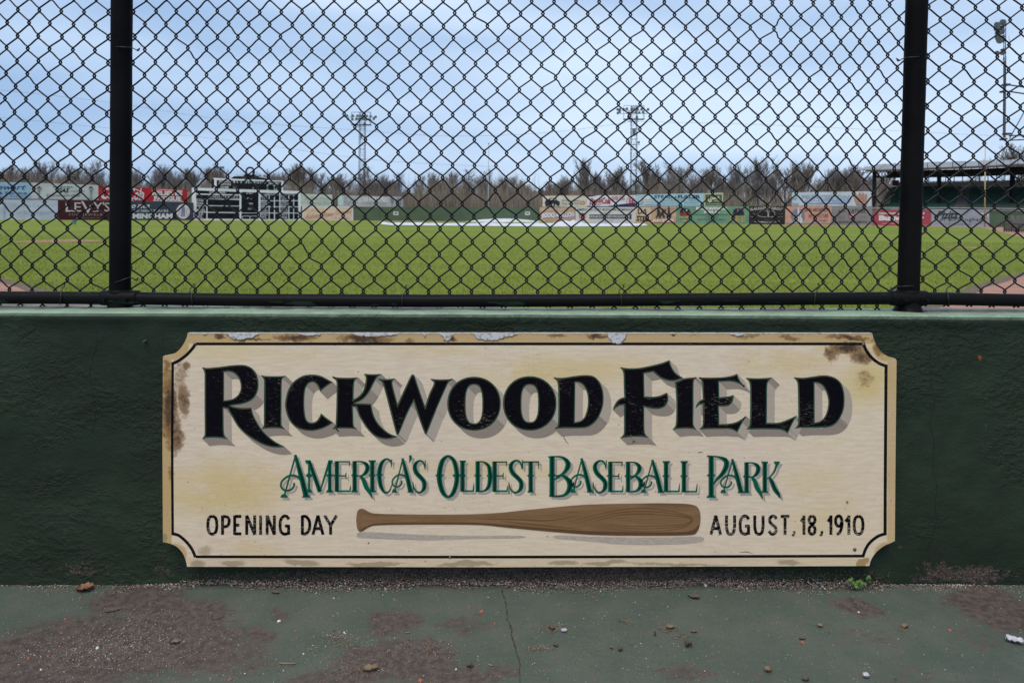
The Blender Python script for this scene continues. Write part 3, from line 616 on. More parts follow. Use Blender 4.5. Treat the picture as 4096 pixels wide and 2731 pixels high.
LETTERS = [
 (OA, [[(485,430,c1),(560,438),(700,425),(830,408),(930,402),(1010,412),(1080,452),(1125,520),(1143,600),(1140,680),(1110,760),(1050,820),(960,855),(880,868),(822,877,c1),(880,893),(960,902),(1063,898,c1),(1085,980),(1130,1070),(1190,1160),(1270,1240),(1350,1300),(1447,1350,c1),(1370,1360),(1280,1352),(1180,1320),(1080,1265),(980,1195),(900,1110),(840,1010),(782,910,c1),(738,905,c1),(740,1000),(742,1150),(752,1225),(790,1262,c1),(700,1250),(600,1246),(487,1257,c1),(515,1222),(520,1150),(518,900),(518,600),(518,510),(508,465)],
       [(745,485,c1),(800,480),(860,500),(910,550),(935,620),(936,690),(908,750),(850,795),(800,808),(745,815,c1)]]),
 (OA, [[(1165,522,c1),(1230,532),(1340,534),(1463,530,c1),(1425,562),(1415,620),(1413,850),(1411,1070),(1420,1112),(1455,1147,c1),(1380,1138),(1290,1136),(1180,1145,c1),(1202,1110),(1207,1040),(1207,850),(1209,620),(1200,565)]]),
 (OA, [[(2007,603,c1),(1950,572),(1860,528),(1760,515),(1660,530),(1560,590),(1490,690),(1455,830),(1460,930),(1500,1040),(1570,1120),(1670,1160),(1770,1168),(1860,1150),(1940,1118),(2013,1072,c1),(1940,1022),(1870,965,c1),(1850,1010),(1815,1055),(1760,1073),(1710,1050),(1685,980),(1675,850),(1685,700),(1720,625),(1770,603),(1810,620),(1840,665),(1860,713,c1),(1930,655)]]),
 (OA, [[(1997,540,c1),(2070,550),(2180,552),(2302,548,c1),(2268,580),(2252,650),(2248,802,c1),(2310,765),(2360,700),(2387,600),(2388,545),(2372,505,c1),(2470,512),(2570,508,c1),(2520,550),(2480,620),(2440,700),(2390,770),(2330,820),(2258,848,c1),(2350,850),(2455,855,c1),(2475,960),(2520,1060),(2600,1150),(2680,1205),(2757,1232,c1),(2680,1258),(2590,1260),(2500,1230),(2420,1160),(2350,1060),(2305,980),(2278,893,c1),(2240,888,c1),(2245,1000),(2248,1080),(2258,1120),(2294,1150,c1),(2220,1142),(2120,1140),(1998,1147,c1),(2035,1110),(2042,1060),(2048,900),(2052,700),(2050,610),(2035,568)]]),
 (OB, [[(318,562,c1),(420,568),(523,560,c1),(495,595),(500,660),(553,858,c1),(630,690),(705,533),(730,515),(752,535),(800,680),(872,882,c1),(920,740),(972,625),(962,590),(932,565,c1),(1060,572),(1200,565,c1),(1150,600),(1110,680),(1000,930),(898,1185),(880,1202),(862,1185),(800,1020),(738,830,c1),(670,960),(574,1190),(553,1209),(533,1190),(470,950),(390,650),(365,600)]]),
 (OB, [sup(1440,853,311,313,2.1), sup(1440,857,97,224,2.7)]),
 (OB, [sup(2087,850,311,316,2.1), sup(2088,850,97,216,2.7)]),
 (OC, [[(183,550,c1),(280,553),(400,537),(500,524),(590,522),(660,540),(720,600),(757,690),(768,800),(755,900),(710,1010),(640,1090),(560,1130),(450,1137),(300,1137),(195,1147,c1),(230,1110),(238,1060),(242,900),(240,700),(232,610),(215,572)],
       [(440,605,c1),(480,608),(530,640),(570,710),(586,800),(580,900),(550,1000),(510,1045),(470,1060),(433,1066,c1)]]),
 (OC, [[(957,430,c1),(1060,442),(1180,438),(1300,415),(1430,385),(1532,347,c1),(1560,430),(1610,500),(1692,555,c1),(1600,586),(1520,586),(1440,560),(1390,525),(1345,483,c1),(1290,492),(1238,502,c1),(1240,640),(1243,768,c1),(1340,772),(1420,760),(1503,724,c1),(1519,780),(1508,840),(1470,890),(1400,912),(1320,908),(1240,890,c1),(1240,1000),(1241,1130),(1253,1205),(1295,1250,c1),(1200,1238),(1080,1238),(958,1250,c1),(995,1215),(1004,1160),(1004,1000),(1003,868,c1),(960,872),(920,893),(877,927,c1),(888,880),(925,820),(965,790),(1008,778,c1),(1002,650),(1000,530),(988,468)]]),
 (OC, [[(1595,600,c1),(1650,582),(1720,556),(1850,548,c1),(1820,578),(1812,650),(1812,900),(1810,1060),(1817,1110),(1843,1150,c1),(1780,1142),(1690,1140),(1568,1152,c1),(1600,1110),(1610,1040),(1612,850),(1605,690)]]),
 (OC, [[(1868,547,c1),(2000,550),(2150,545),(2250,530),(2318,507,c1),(2355,590),(2412,662,c1),(2330,618),(2240,595),(2108,600,c1),(2110,700),(2112,778,c1),(2180,772),(2230,765),(2275,750,c1),(2275,800),(2250,850),(2200,880),(2106,884,c1),(2110,1000),(2112,1090,c1),(2220,1085),(2320,1060),(2424,995,c1),(2370,1090),(2322,1187,c1),(2250,1152),(2150,1145),(2000,1145),(1875,1152,c1),(1912,1110),(1920,1060),(1922,960),(1922,856,c1),(1880,868),(1832,910,c1),(1850,860),(1882,820),(1920,800,c1),(1915,700),(1912,620),(1898,578)]]),
 (OD, [[(528,553,c1),(680,558),(838,550,c1),(798,588),(780,650),(778,850),(776,1075,c1),(880,1074),(960,1060),(1124,990,c1),(1070,1090),(1020,1197,c1),(950,1157),(850,1150),(700,1148),(533,1152,c1),(570,1112),(580,1040),(583,850),(580,650),(565,590)]]),
 (OD, [[(1085,547,c1),(1200,552),(1310,538),(1420,524),(1500,530),(1580,560),(1640,620),(1672,720),(1678,830),(1665,930),(1620,1030),(1560,1095),(1480,1125),(1350,1131),(1200,1132),(1097,1142,c1),(1130,1105),(1140,1050),(1140,850),(1135,650),(1122,588)],
       [(1330,612,c1),(1380,618),(1430,655),(1470,730),(1490,820),(1480,920),(1450,1000),(1400,1052),(1332,1072,c1)]]),
]
def paint(name, c, c2=None, wear=0, rough=.45, wc=(.45, .39, .31), edge=.645):
    def fn(nb, b):
        g = nb.n('ShaderNodeNewGeometry'); pos = g.outputs['Position']
        st = nb.n('ShaderNodeMapping'); st.inputs['Scale'].default_value = (.55, 1, 3.2); nb.lk(pos, st.inputs[0])
        a = nb.noise(st.outputs[0], 150, 6, .75); pz = nb.noise(pos, 7, 3, .5)
        col = nb.mix(nb.rng(a, .4, .6), c, c2 or tuple(x * .75 for x in c))
        if wear:
            s_ = nb.math('ADD', a, nb.math('MULTIPLY', nb.math('SUBTRACT', pz, .5), .38))
            col = nb.mix(nb.rng(s_, edge, edge + .05, 0, wear), col, wc)
        nb.lk(col, b.inputs['Base Color'])
    return gmat(name, fn, max(rough, .5),   .04)
M_bl = paint('black_sign_paint', (.0028, .0027, .0042), (.006, .005, .008), .5, .36)
M_gold = paint('tan_pinline_paint', (.13, .085, .035)); M_grn = paint('green_outline_paint', (.004, .085, .058))
M_shR = paint('grey_side_shade_paint', (.385, .32, .255), (.42, .35, .285)); M_shB = paint('dark_grey_under_shade_paint', (.26, .205, .165), (.29, .235, .19))
M_fgrn = paint('green_sign_paint', (.004, .11, .062), (.004, .085, .05), .4, edge=.72); M_dgrn = paint('dark_green_core_paint', (.003, .03, .02)); M_lsh = paint('pale_grey_shadow_paint', (.40, .345, .30))
M_txt = paint('worn_black_paint', (.004, .0035, .005), None, .85, .4, edge=.545); M_line = paint('black_line_paint', (.005, .0045, .006), (.012, .01, .01), .5, .45, edge=.66)
DV = (30.5, 29.5)
kk = 1
for ox, outl in LETTERS:
    A_ = Art(sp_); loops = []
    for lp in outl:
        loops.append(zz(crom(lp, 6) if len(lp) < 56 else lp, ox))
    for h, lp in enumerate(loops):
        m_ = len(lp); area = sum(lp[i][0] * lp[(i + 1) % m_][1] - lp[(i + 1) % m_][0] * lp[i][1] for i in range(m_))
        sg = (1 if area > 0 else -1) * (1 if h == 0 else -1)
        for i in range(m_):
            a, b_ = lp[i], lp[(i + 1) % m_]; nx, ny = (b_[1] - a[1]) * sg, -(b_[0] - a[0]) * sg
            if nx * DV[0] + ny * DV[1] > 0.01:
                kk += 1; A_.m = 1 if ny > abs(nx) * .55 else 0
                A_.poly([[a, b_, (b_[0] + DV[0], b_[1] + DV[1]), (a[0] + DV[0], a[1] + DV[1])]], kk % 60)
    A_.m = 2; A_.poly(loops, 62); A_.m = 3; A_.poly([inset(loops[0], 3.6)] + [inset(h, -3.2) for h in loops[1:]], 64)
    A_.m = 4; A_.poly([inset([(x + .6, y + .3) for x, y in loops[0]], 5.0)] + [inset([(x + .3, y) for x, y in h], -4.4) for h in loops[1:]], 66)
    A_.build('letter', [M_shR, M_shB, M_grn, M_gold, M_bl], sign)
# ---- stroke lettering: unit glyphs, width 1 = thick stroke
GL = {
 'A': dict(s=[[(.52,0,.3),(.12,1,.3)],[(.5,0,.55),(.70,.5,.95),(.88,1,1.05)]], bar=[[(.25,.64,.3),(.74,.64,.3)]], curl=[[(.74,.66,.5),(.58,.52,.42),(.30,.50,.38),(.06,.62,.36),(.02,.76,.36),(.16,.85,.36),(.36,.83,.36),(.46,.74,.36),(.46,.67,.4)]], f=[(.12,1,.12),(.88,1,.14)], core=[1]),
 'M': dict(s=[[(.10,0,.45),(.10,.5,.5),(.10,1,.45)],[(.10,0,.8),(.52,1,1)],[(.90,0,.6),(.52,1,.3)],[(.90,0,.7),(.90,1,.8)]], f=[(.10,1,.13),(.90,1,.14),(.05,0,.1),(.93,0,.09)], core=[1, 3], d=[(.10,.47),(.90,.47)]),
 'E': dict(s=[[(.18,0,1),(.18,1,1)],[(.12,.02,.3),(.95,.02,.3)],[(.18,.48,.3),(.72,.48,.3)],[(.12,.98,.35),(.97,.98,.35)],[(.95,.0,.3),(.92,.16,.15)],[(.74,.38,.15),(.72,.48,.25),(.74,.58,.15)],[(.97,1,.35),(1.0,.80,.15)]], f=[], core=[0], d=[(.18,.47)]),
 'F': dict(s=[[(.2,0,1),(.2,1,1)],[(.12,.03,.4),(.95,.03,.4)],[(.2,.48,.35),(.75,.48,.35)]], f=[(.2,1,.2)]),
 'R': dict(s=[[(.2,0,1),(.2,1,1)],[(.12,.02,.3),(.55,.02,.35),(.82,.12,.9),(.86,.27,1),(.72,.42,.7),(.5,.49,.3),(.2,.5,.25)],[(.5,.5,.5),(.66,.62,.9),(.80,.85,1),(1.0,1.05,.7),(1.12,1.24,.12)]], f=[(.2,1,.17)], core=[0, 1], d=[(.2,.47)]),
 'I': dict(s=[[(.5,0,1),(.5,1,1)]], f=[(.5,0,.5),(.5,1,.5)], core=[0], d=[(.5,.47)]),
 'C': dict(s=[[(.93,.22,.12),(.88,.06,.4),(.62,-.01,.4),(.34,.10,.8),(.2,.3,1),(.18,.55,1),(.28,.82,.9),(.52,1.0,.5),(.80,.96,.35),(.97,.76,.15)],[(.93,.24,.1),(.95,0,.25)]], f=[], core=[0], d=[(.19,.47)]),
 'S': dict(s=[[(.93,.26,.15),(.80,.05,.4),(.5,.0,.45),(.22,.1,.8),(.17,.24,1),(.32,.4,1),(.64,.54,1),(.86,.68,1),(.86,.85,.95),(.66,.98,.55),(.36,.99,.4),(.12,.86,.3),(.04,.68,.12)],[(.94,.28,.1),(.95,-.02,.25)],[(.03,.66,.1),(.04,1.03,.22)]], f=[], core=[0], d=[]),
 'O': dict(s=[[(.5,0,.45),(.28,.12,.85),(.16,.4,1),(.17,.65,1),(.3,.9,.85),(.5,1,.5),(.7,.9,.8),(.83,.65,.9),(.84,.4,.9),(.72,.12,.8),(.5,0,.45)]], f=[], core=[0], d=[(.16,.48),(.84,.48)]),
 'L': dict(s=[[(.2,0,1),(.2,1,1)],[(.12,.98,.35),(.93,.98,.35)],[(.93,1,.4),(.98,.72,.12)]], f=[(.22,0,.22)], core=[0], d=[(.2,.47)]),
 'D': dict(s=[[(.2,0,1),(.2,1,1)],[(.08,.02,.3),(.5,.02,.35),(.78,.15,.8),(.86,.38,1),(.86,.62,1),(.76,.86,.8),(.5,.98,.4),(.08,.98,.3)]], f=[], core=[0, 1], d=[(.2,.47),(.87,.47)]),
 'T': dict(s=[[(.5,0,1),(.5,1,1)],[(.03,.02,.35),(.97,.02,.35)],[(.03,0,.3),(.02,.25,.15)],[(.97,0,.3),(.98,.25,.15)]], f=[(.5,1,.18)], core=[0], d=[(.5,.47)]),
 'B': dict(s=[[(.2,0,1),(.2,1,1)],[(.05,.02,.3),(.55,.02,.35),(.80,.13,.9),(.83,.26,1),(.66,.42,.6),(.30,.58,.3)],[(.35,.5,.3),(.62,.48,.5),(.88,.62,1),(.9,.8,1),(.72,.95,.6),(.45,.99,.4),(.08,.98,.3)]], f=[], core=[0, 1, 2], d=[(.2,.47)]),
 'P': dict(s=[[(.2,0,1),(.2,1,1)],[(.02,.0,.3),(.5,.02,.35),(.82,.1,.9),(.86,.24,1),(.70,.42,.8),(.44,.58,.5),(.28,.70,.25)]], f=[(.2,1,.2)], core=[0, 1], d=[(.2,.47)]),
 'K': dict(s=[[(.2,0,1),(.2,1,1)],[(.88,.0,.6),(.72,.3,.45),(.46,.50,.3),(.25,.56,.2)],[(.45,.50,.5),(.58,.66,.9),(.74,.9,1),(.92,1.06,.8),(1.05,1.22,.12)]], f=[(.2,0,.18),(.2,1,.18),(.86,0,.16)], core=[0, 2], d=[]),
 "'": dict(s=[[(.5,0,.9),(.6,.35,1),(.3,1,.1)]], f=[], core=[]),
}
SB = {  # block letters for the bottom line
 'O': [[(.5,.03),(.2,.15),(.1,.5),(.2,.85),(.5,.97),(.8,.85),(.9,.5),(.8,.15),(.5,.03)]],
 'P': [[(.12,0),(.12,1)],[(.12,.06),(.6,.07),(.86,.2),(.84,.42),(.6,.56),(.12,.58)]], 'E': [[(.12,0),(.12,1)],[(.12,.05),(.95,.05)],[(.12,.5),(.7,.5)],[(.12,.95),(.95,.95)]],
 'N': [[(.12,1),(.12,0)],[(.12,0),(.88,1)],[(.88,1),(.88,0)]], 'I': [[(.5,0),(.5,1)]], 'G': [[(.9,.2),(.7,.05),(.4,.05),(.15,.25),(.1,.55),(.2,.85),(.5,.97),(.8,.93)],[(.88,.52),(.88,1)],[(.55,.55),(.97,.55)]],
 'D': [[(.12,0),(.12,1)],[(.12,.05),(.5,.06),(.82,.25),(.9,.5),(.82,.75),(.5,.94),(.12,.95)]], 'A': [[(.5,0),(.06,1)],[(.5,0),(.94,1)],[(.2,.68),(.8,.68)]], 'Y': [[(.08,0),(.5,.52)],[(.92,0),(.5,.52)],[(.5,.48),(.5,1)]],
 'U': [[(.12,0),(.12,.6),(.25,.9),(.5,.97),(.75,.9),(.88,.6),(.88,0)]], 'S': [[(.9,.18),(.7,.05),(.4,.04),(.16,.16),(.16,.34),(.45,.48),(.8,.62),(.85,.82),(.6,.96),(.3,.95),(.06,.8)]], 'T': [[(.02,.05),(.98,.05)],[(.5,0),(.5,1)]],
 '1': [[(.6,0),(.6,1)],[(.62,.08),(.05,.32)]], '8': [[(.5,.03),(.2,.12),(.18,.32),(.5,.47),(.82,.66),(.8,.88),(.5,.97),(.2,.88),(.18,.66),(.5,.47),(.82,.32),(.8,.12),(.5,.03)]],
 '9': [[(.84,.35),(.7,.52),(.4,.55),(.15,.4),(.15,.16),(.42,.03),(.72,.08),(.87,.3),(.84,.6),(.6,.88),(.25,.97)]], '0': [[(.5,.03),(.2,.15),(.1,.5),(.2,.85),(.5,.97),(.8,.85),(.9,.5),(.8,.15),(.5,.03)]], ',': [[(.6,0),(.62,.5),(.2,1.0)]],
}
L2 = [('A',1122,1239,1818,1985,2),('M',1226,1329,1843,1965,0),('E',1335,1402,1843,1965,0),('R',1403,1480,1843,1964,0),('I',1474,1504,1843,1964,0),('C',1506,1570,1836,1968,0),('A',1568,1652,1832,1965,2),("'",1633,1648,1820,1850,0),('S',1650,1704,1842,1968,0),
      ('O',1742,1843,1821,1986,0),('L',1838,1897,1844,1965,0),('D',1896,1970,1844,1965,0),('E',1967,2030,1844,1965,0),('S',2033,2092,1841,1968,0),('T',2089,2156,1844,1965,0),('B',2188,2288,1823,1985,0),('A',2282,2370,1832,1965,2),('S',2370,2428,1842,1968,0),('E',2430,2492,1845,1966,0),('B',2498,2569,1846,1966,0),('A',2564,2654,1838,1966,2),('L',2650,2720,1846,1966,0),('L',2722,2790,1846,1967,0),
      ('P',2826,2918,1823,1986,0),('A',2882,2975,1835,1967,2),('R',2972,3042,1848,1967,0),('K',3044,3118,1848,1966,0)]
for ch, x0, x1, y0, y1, fl in L2:
    Z = Art(sp_)
    g = GL[ch]; wd = 17.5 if (y1 - y0) < 140 else 20.5
    if ch == "'": wd = 11
    if ch == 'I': x0, x1 = x0, x1
    def tr(pts, dx=0, dy=0): return [(x0 + p[0] * (x1 - x0) + dx, y0 + p[1] * (y1 - y0) + dy, p[2]) for p in pts]
    ss = list(g['s']) + (g['curl'] if fl == 2 else g.get('bar', []))
    sf = (x1 - x0)
    for mi_, dx, dy, k0 in ((0, 10, 10, 10), (1, 0, 0, 62)):
        A_ = Z; Z.m = mi_
        for i, st in enumerate(ss): A_.stroke(tr(st, dx, dy), wd, 6, k0 + i)
        for i, (fx, fy, fw) in enumerate(g['f']):
            cx, cy = x0 + fx * sf + dx, y0 + fy * (y1 - y0) + dy; s_ = -1 if fy > .5 else 1; hw = fw * sf
            A_.poly([[(cx - hw, cy), (cx + hw, cy), (cx + wd * .36, cy + s_ * 10), (cx - wd * .36, cy + s_ * 10)]], k0 + 12 + i)
            A_.poly([[(cx - hw, cy - s_ * 3.5), (cx + hw, cy - s_ * 3.5), (cx + hw, cy), (cx - hw, cy)]], k0 + 16 + i)
        for i, (fx, fy) in enumerate(g.get('d', [])):
            cx, cy = x0 + fx * sf + dx, y0 + fy * (y1 - y0) + dy; hw = wd * .85
            A_.poly([[(cx - hw, cy), (cx, cy - wd * .7), (cx + hw, cy), (cx, cy + wd * .7)]], k0 + 20 + i)
    Z.m = 2
    for i, ci in enumerate(g['core']):
        st = [(x, y, ww_ * .42 if ww_ > .6 else .02) for x, y, ww_ in g['s'][ci]]
        Z.stroke(tr(st, 1, 0), wd, 6, 90 + i)
    Z.build('letter', [M_lsh, M_fgrn, M_dgrn], sign)
L3 = [('O',822,877),('P',881,926),('E',930,972),('N',977,1029),('I',1034,1051),('N',1059,1107),('G',1111,1165),('D',1200,1248),('A',1244,1300),('Y',1289,1356),
      ('A',2836,2890),('U',2896,2948),('G',2951,3004),('U',3009,3062),('S',3069,3114),('T',3117,3163),(',',3167,3182),('1',3203,3224),('8',3226,3270),(',',3278,3293),('1',3311,3332),('9',3333,3377),('1',3381,3405),('0',3407,3461)]
for ch, x0, x1 in L3:
    bt = Art(sp_)
    y0, y1 = (2060, 2137)
    if ch == ',': y0, y1 = 2122, 2142
    for i, st in enumerate(SB[ch]): bt.stroke([(x0 + 5 + p[0] * (x1 - x0 - 10) if ch not in 'I1,' else x0 + p[0] * (x1 - x0), y0 + p[1] * (y1 - y0), 1) for p in st], 12 if ch != ',' else 10, 6, 20 + i * 2 + rnd.randint(0, 1))
    bt.build('letter', M_txt, sign)

# the painted bat and its shadow
M_bat = gmat('painted_bat_brown', lambda nb, b: (lambda uv: (lambda s: nb.lk(nb.mix(nb.rng(nb.noise(s, 26, 6, .65), .35, .7), nb.mix(nb.rng(nb.noise(s, 7, 4), .4, .6), (.14, .072, .034), (.185, .10, .038)), (.25, .135, .065)), b.inputs['Base Color']))(
    (lambda m: (nb.lk(uv, m.inputs[0]), m.inputs['Scale'].__setattr__('default_value', (.12, 1, 1.6)), m.outputs[0])[2])(nb.n('ShaderNodeMapping'))))(nb.distort(nb.n('ShaderNodeNewGeometry').outputs['Position'], 3, .05)), .5)
bs = Art(sp_)
bs.poly([crom([(1428, 2134), (1445, 2127), (1520, 2128), (1700, 2138), (1900, 2142), (2080, 2141), (2080, 2150), (1900, 2153), (1700, 2158), (1500, 2152), (1435, 2148)])], 30)
bs.poly([crom([(2230, 2140), (2400, 2146), (2650, 2148), (2790, 2145), (2816, 2155), (2790, 2168), (2700, 2175), (2500, 2176), (2350, 2162), (2230, 2152)])], 32)
bs.build('bat_shadow', paint('soft_grey_shadow_paint', (.47, .40, .33)), sign)
bo = crom([(1425, 2075), (1430, 2045), (1442, 2034), (1458, 2036), (1478, 2047), (1510, 2053), (1650, 2056), (1850, 2056), (1990, 2050), (2100, 2039), (2330, 2018), (2560, 2012), (2700, 2012), (2768, 2017), (2794, 2032), (2802, 2065), (2799, 2100), (2788, 2126), (2765, 2138), (2650, 2141), (2400, 2139), (2200, 2125), (2020, 2108), (1900, 2098), (1650, 2097), (1510, 2100), (1475, 2108), (1452, 2122), (1438, 2125), (1428, 2108)], 6)
ba = Art(sp_); ba.poly([bo], 60); ba.build('painted_bat', M_bat, sign)
M_bat2 = paint('bat_highlight', (.25, .14, .075), (.19, .10, .05)); M_bat3 = paint('bat_dark_grain', (.125, .065, .031), (.145, .078, .036))
hl = Art(sp_)
for pts in ([(1460, 2062, .3), (1600, 2070, .6), (1800, 2066, .4), (1960, 2064, .1)], [(2120, 2070, .1), (2200, 2050, .8), (2330, 2036, .7), (2480, 2028, .15)], [(2230, 2118, .1), (2330, 2122, .8), (2480, 2132, .3)]): hl.stroke([(a, b_, c) for a, b_, c in pts], 9, 6)
dk = Art(sp_); dk.k = 62
for e in (1, .72, .46):
    dk.stroke([(2460 - 190 * e, 2085, .2), (2480, 2076 - 38 * e, 1), (2620, 2076 - 42 * e, 1), (2745 * 1, 2078 - 20 * e, 1), (2770 - 20 * (1 - e), 2085, .8), (2700, 2086 + 30 * e, .8), (2520, 2086 + 36 * e, .6), (2460 - 190 * e, 2085, .1)], 3.5, 8)
dk.stroke([(1900, 2072, .2), (2050, 2076, 1), (2200, 2080, .8), (2320, 2060, .2)], 5); dk.stroke([(2000, 2082, .2), (2150, 2098, 1), (2330, 2116, .3)], 5)
dk.build('bat_grain', M_bat3, sign)
bsh = Art(sp_); bsh.k = 60
bsh.poly([crom([(1440, 2118), (1475, 2100), (1520, 2091), (1700, 2088), (1900, 2089), (2030, 2098), (2200, 2112), (2400, 2124), (2650, 2127), (2760, 2122), (2794, 2098), (2797, 2104), (2786, 2125), (2765, 2137), (2650, 2140), (2400, 2138), (2200, 2124), (2020, 2107), (1900, 2097), (1650, 2096), (1510, 2099), (1475, 2107), (1452, 2121)])])
bsh.build('bat_lower_shading', paint('bat_dark_brown', (.105, .056, .028), (.13, .068, .032)), sign)
for q_ in range(26):
    x0_ = rnd.uniform(1500, 2560); L0_ = rnd.uniform(60, 220); yc = 2076; hh = float(np.interp(x0_, [1500, 1950, 2330, 2600], [14, 16, 45, 50])); yy_ = yc + rnd.uniform(-hh, hh) * .8
    hl.stroke([(x0_, yy_, .1), (x0_ + L0_ * .5, yy_ + rnd.uniform(-3, 3), rnd.uniform(.15, .55)), (x0_ + L0_, yy_ + rnd.uniform(-6, 6), .1)], 7, 5, 61 + q_ % 3)
hl.build('bat_highlight', paint('bat_light_brown', (.215, .125, .06), (.17, .09, .045)), sign)
ka = Art(sp_); ka.k = 64; ka.poly([sup(1440, 2080, 8, 38, 2, 20)]); ka.build('bat_knob_end', M_bat2, sign)
# black border line
bd = Art(sp_)
for p_, wd in (([(780, 1375), (3456, 1375)], 11), ([(3544, 1462), (3541, 1900), (3540, 2134)], 12.5), ([(3456, 2222), (2100, 2226), (784, 2225)], 11), ([(691, 2135), (689, 1800), (691, 1450)], 10)):
    bd.stroke([(x, y, 1) for x, y in p_], wd, 4)
for p_ in ([(783, 1372), (771, 1392), (745, 1420), (715, 1442), (687, 1455)], [(3453, 1371), (3464, 1400), (3485, 1428), (3515, 1452), (3550, 1465)], [(3546, 2132), (3512, 2143), (3480, 2168), (3462, 2195), (3451, 2226)], [(686, 2132), (715, 2140), (745, 2165), (768, 2195), (782, 2227)]):
    bd.stroke([(x, y, 1) for x, y in p_], 12, 6)
bd.build('border_line', M_line, sign)
# bare, chipped patches along the upper edge
M_chip = mat('chipped_primer', (.52, .51, .53), .8, (.26, .23, .22), 110, 8, .4, 200, .001, lo=.5, hi=.68)
M_chd = mat('chip_shadow_edge', (.10, .06, .03), .8, (.2, .13, .07), 70)
CH = [[(900, 1333), (918, 1345), (935, 1354), (962, 1356), (985, 1352), (1005, 1350), (1020, 1342), (1034, 1338), (1034, 1333)], [(810, 1332), (814, 1338), (824, 1337), (824, 1332)],
      [(1175, 1333), (1200, 1338), (1240, 1341), (1275, 1338), (1300, 1333)], [(1400, 1332), (1440, 1342), (1500, 1345), (1560, 1340), (1600, 1333)], [(1690, 1333), (1698, 1348), (1703, 1334)], [(1758, 1334), (1775, 1348), (1785, 1362), (1797, 1361), (1803, 1348), (1815, 1334)],
      [(1893, 1333), (1905, 1350), (1930, 1358), (1955, 1360), (1980, 1359), (2005, 1352), (2022, 1345), (2048, 1342), (2070, 1336), (2070, 1333)], [(2430, 1335), (2436, 1352), (2452, 1370), (2472, 1374), (2490, 1365), (2502, 1348), (2504, 1334)], [(2915, 1334), (2950, 1342), (2972, 1341), (2975, 1334)]]
def jag(q):
    o_ = []
    for i in range(len(q)):
        a_, b_ = q[i], q[(i + 1) % len(q)]; n_ = max(1, int(math.hypot(b_[0] - a_[0], b_[1] - a_[1]) / 5)); edge_ = a_[1] < 1336 and b_[1] < 1336
        for k in range(n_):
            t = k / n_; x_, y_ = a_[0] + (b_[0] - a_[0]) * t, a_[1] + (b_[1] - a_[1]) * t; o_.append((x_ + (0 if edge_ else rnd.uniform(-1.6, 1.6)), y_ if edge_ else y_ + rnd.uniform(-2.6, 2.6)))
    return o_
CH = [jag(q) for q in CH]
for q in CH:
    m_ = max(p[1] for p in q); a = Art(sp_); a.poly([[(x + (2 if y > 1335 else 0) + rnd.uniform(-1, 1), y + (4 if y > 1336 else 0)) for x, y in q]], 92); a.build('chip_edge', M_chd, sign)
    a = Art(sp_); a.poly([[(x + rnd.uniform(-1.5, 1.5), y) for x, y in q]], 96); a.build('paint_chip', M_chip, sign)
a = Art(sp_)
x = 752.0
while x < 3486: 
    x2 = min(x + rnd.uniform(12, 60), 3487)
    a.poly([[(x, 1331.5), (x2, 1331.5), (x2 - 1, 1333.5 + rnd.uniform(0, 2)), (x, 1333.5 + rnd.uniform(0, 2))]], 98); x = x2 + rnd.uniform(0, 10)
a.build('worn_top_edge', M_chip, sign)
# screws and a few flecks
M_screw = mat('steel_screw', (.16, .15, .14), .4, metal=.8)
for px, py, r_ in ((3418, 2195, 7), (781, 1374, 6), (3452, 1377, 6), (3388, 2006, 4), (1800, 2226, 5)):
    mb = MB(); c = P(px, py, DS); rr = r_ * DS / F
    mb.tube([c, c - FV * .002, c - FV * .0035], [rr, rr * .95, rr * .4], 12); mb.build('screw', M_screw, sign, True)
# twig ends and cracks in the paint
fl = Art(sp_)
for pts, wd in (([(2535, 1770, .6), (2540, 1760, 1), (2536, 1740, .5)], 4), ([(2523, 1780, .2), (2532, 1765, 1), (2538, 1762, .6)], 3), ([(2240, 1718, .4), (2262, 1760, 1), (2275, 1778, .3)], 2.4), ([(2790, 1810, .3), (2800, 1808, 1), (2812, 1808, .3)], 3), ([(2955, 2208, .2), (2985, 2206, 1), (3012, 2213, .2)], 2.4), ([(1470, 1968, .3), (1474, 1966, 1)], 3), ([(2190, 2147, .5), (2188, 2142, 1)], 4), ([(1473, 2173, 1), (1476, 2168, 1)], 4)):
    fl.stroke([(p[0], p[1], p[2] if len(p) > 2 else 1) for p in pts], wd, 4)
fl.build('scratch', M_dgrn, sign)
# ================================================================ TEXT AND BOARDS OF THE OUTFIELD
def glyph_mesh(s, bold=0, shear=0, spacing=1):
    cu = bpy.data.curves.new('t', 'FONT'); cu.body = s; cu.size = 1; cu.offset = bold; cu.shear = shear; cu.resolution_u = 2; cu.space_character = spacing; cu.align_x = 'LEFT'
    o = bpy.data.objects.new('t', cu); C.objects.link(o)
    me = bpy.data.meshes.new_from_object(o.evaluated_get(bpy.context.evaluated_depsgraph_get()))
    vs_ = [(v.co.x, v.co.y) for v in me.vertices]; fs_ = [tuple(p.vertices) for p in me.polygons]
    bpy.data.objects.remove(o); bpy.data.curves.remove(cu); bpy.data.meshes.remove(me)
    return vs_, fs_
class Plane:                      # an upright plane through two ground-plan points
    def __init__(s, px0, D0, px1, D1, py=880):
        s.A = P(px0, py, D0); s.B = P(px1, py, D1); d = s.B - s.A; d.z = 0; s.d = d.normalized(); s.n = Vector((s.d.y, -s.d.x, 0))
    def hit(s, px, py, off=0.0):
        r = ray(px, py); a = s.A + s.n * off
        return CAM + r * ((a - CAM).dot(s.n) / r.dot(s.n))
def lin(a, b, t): return a + (b - a) * t
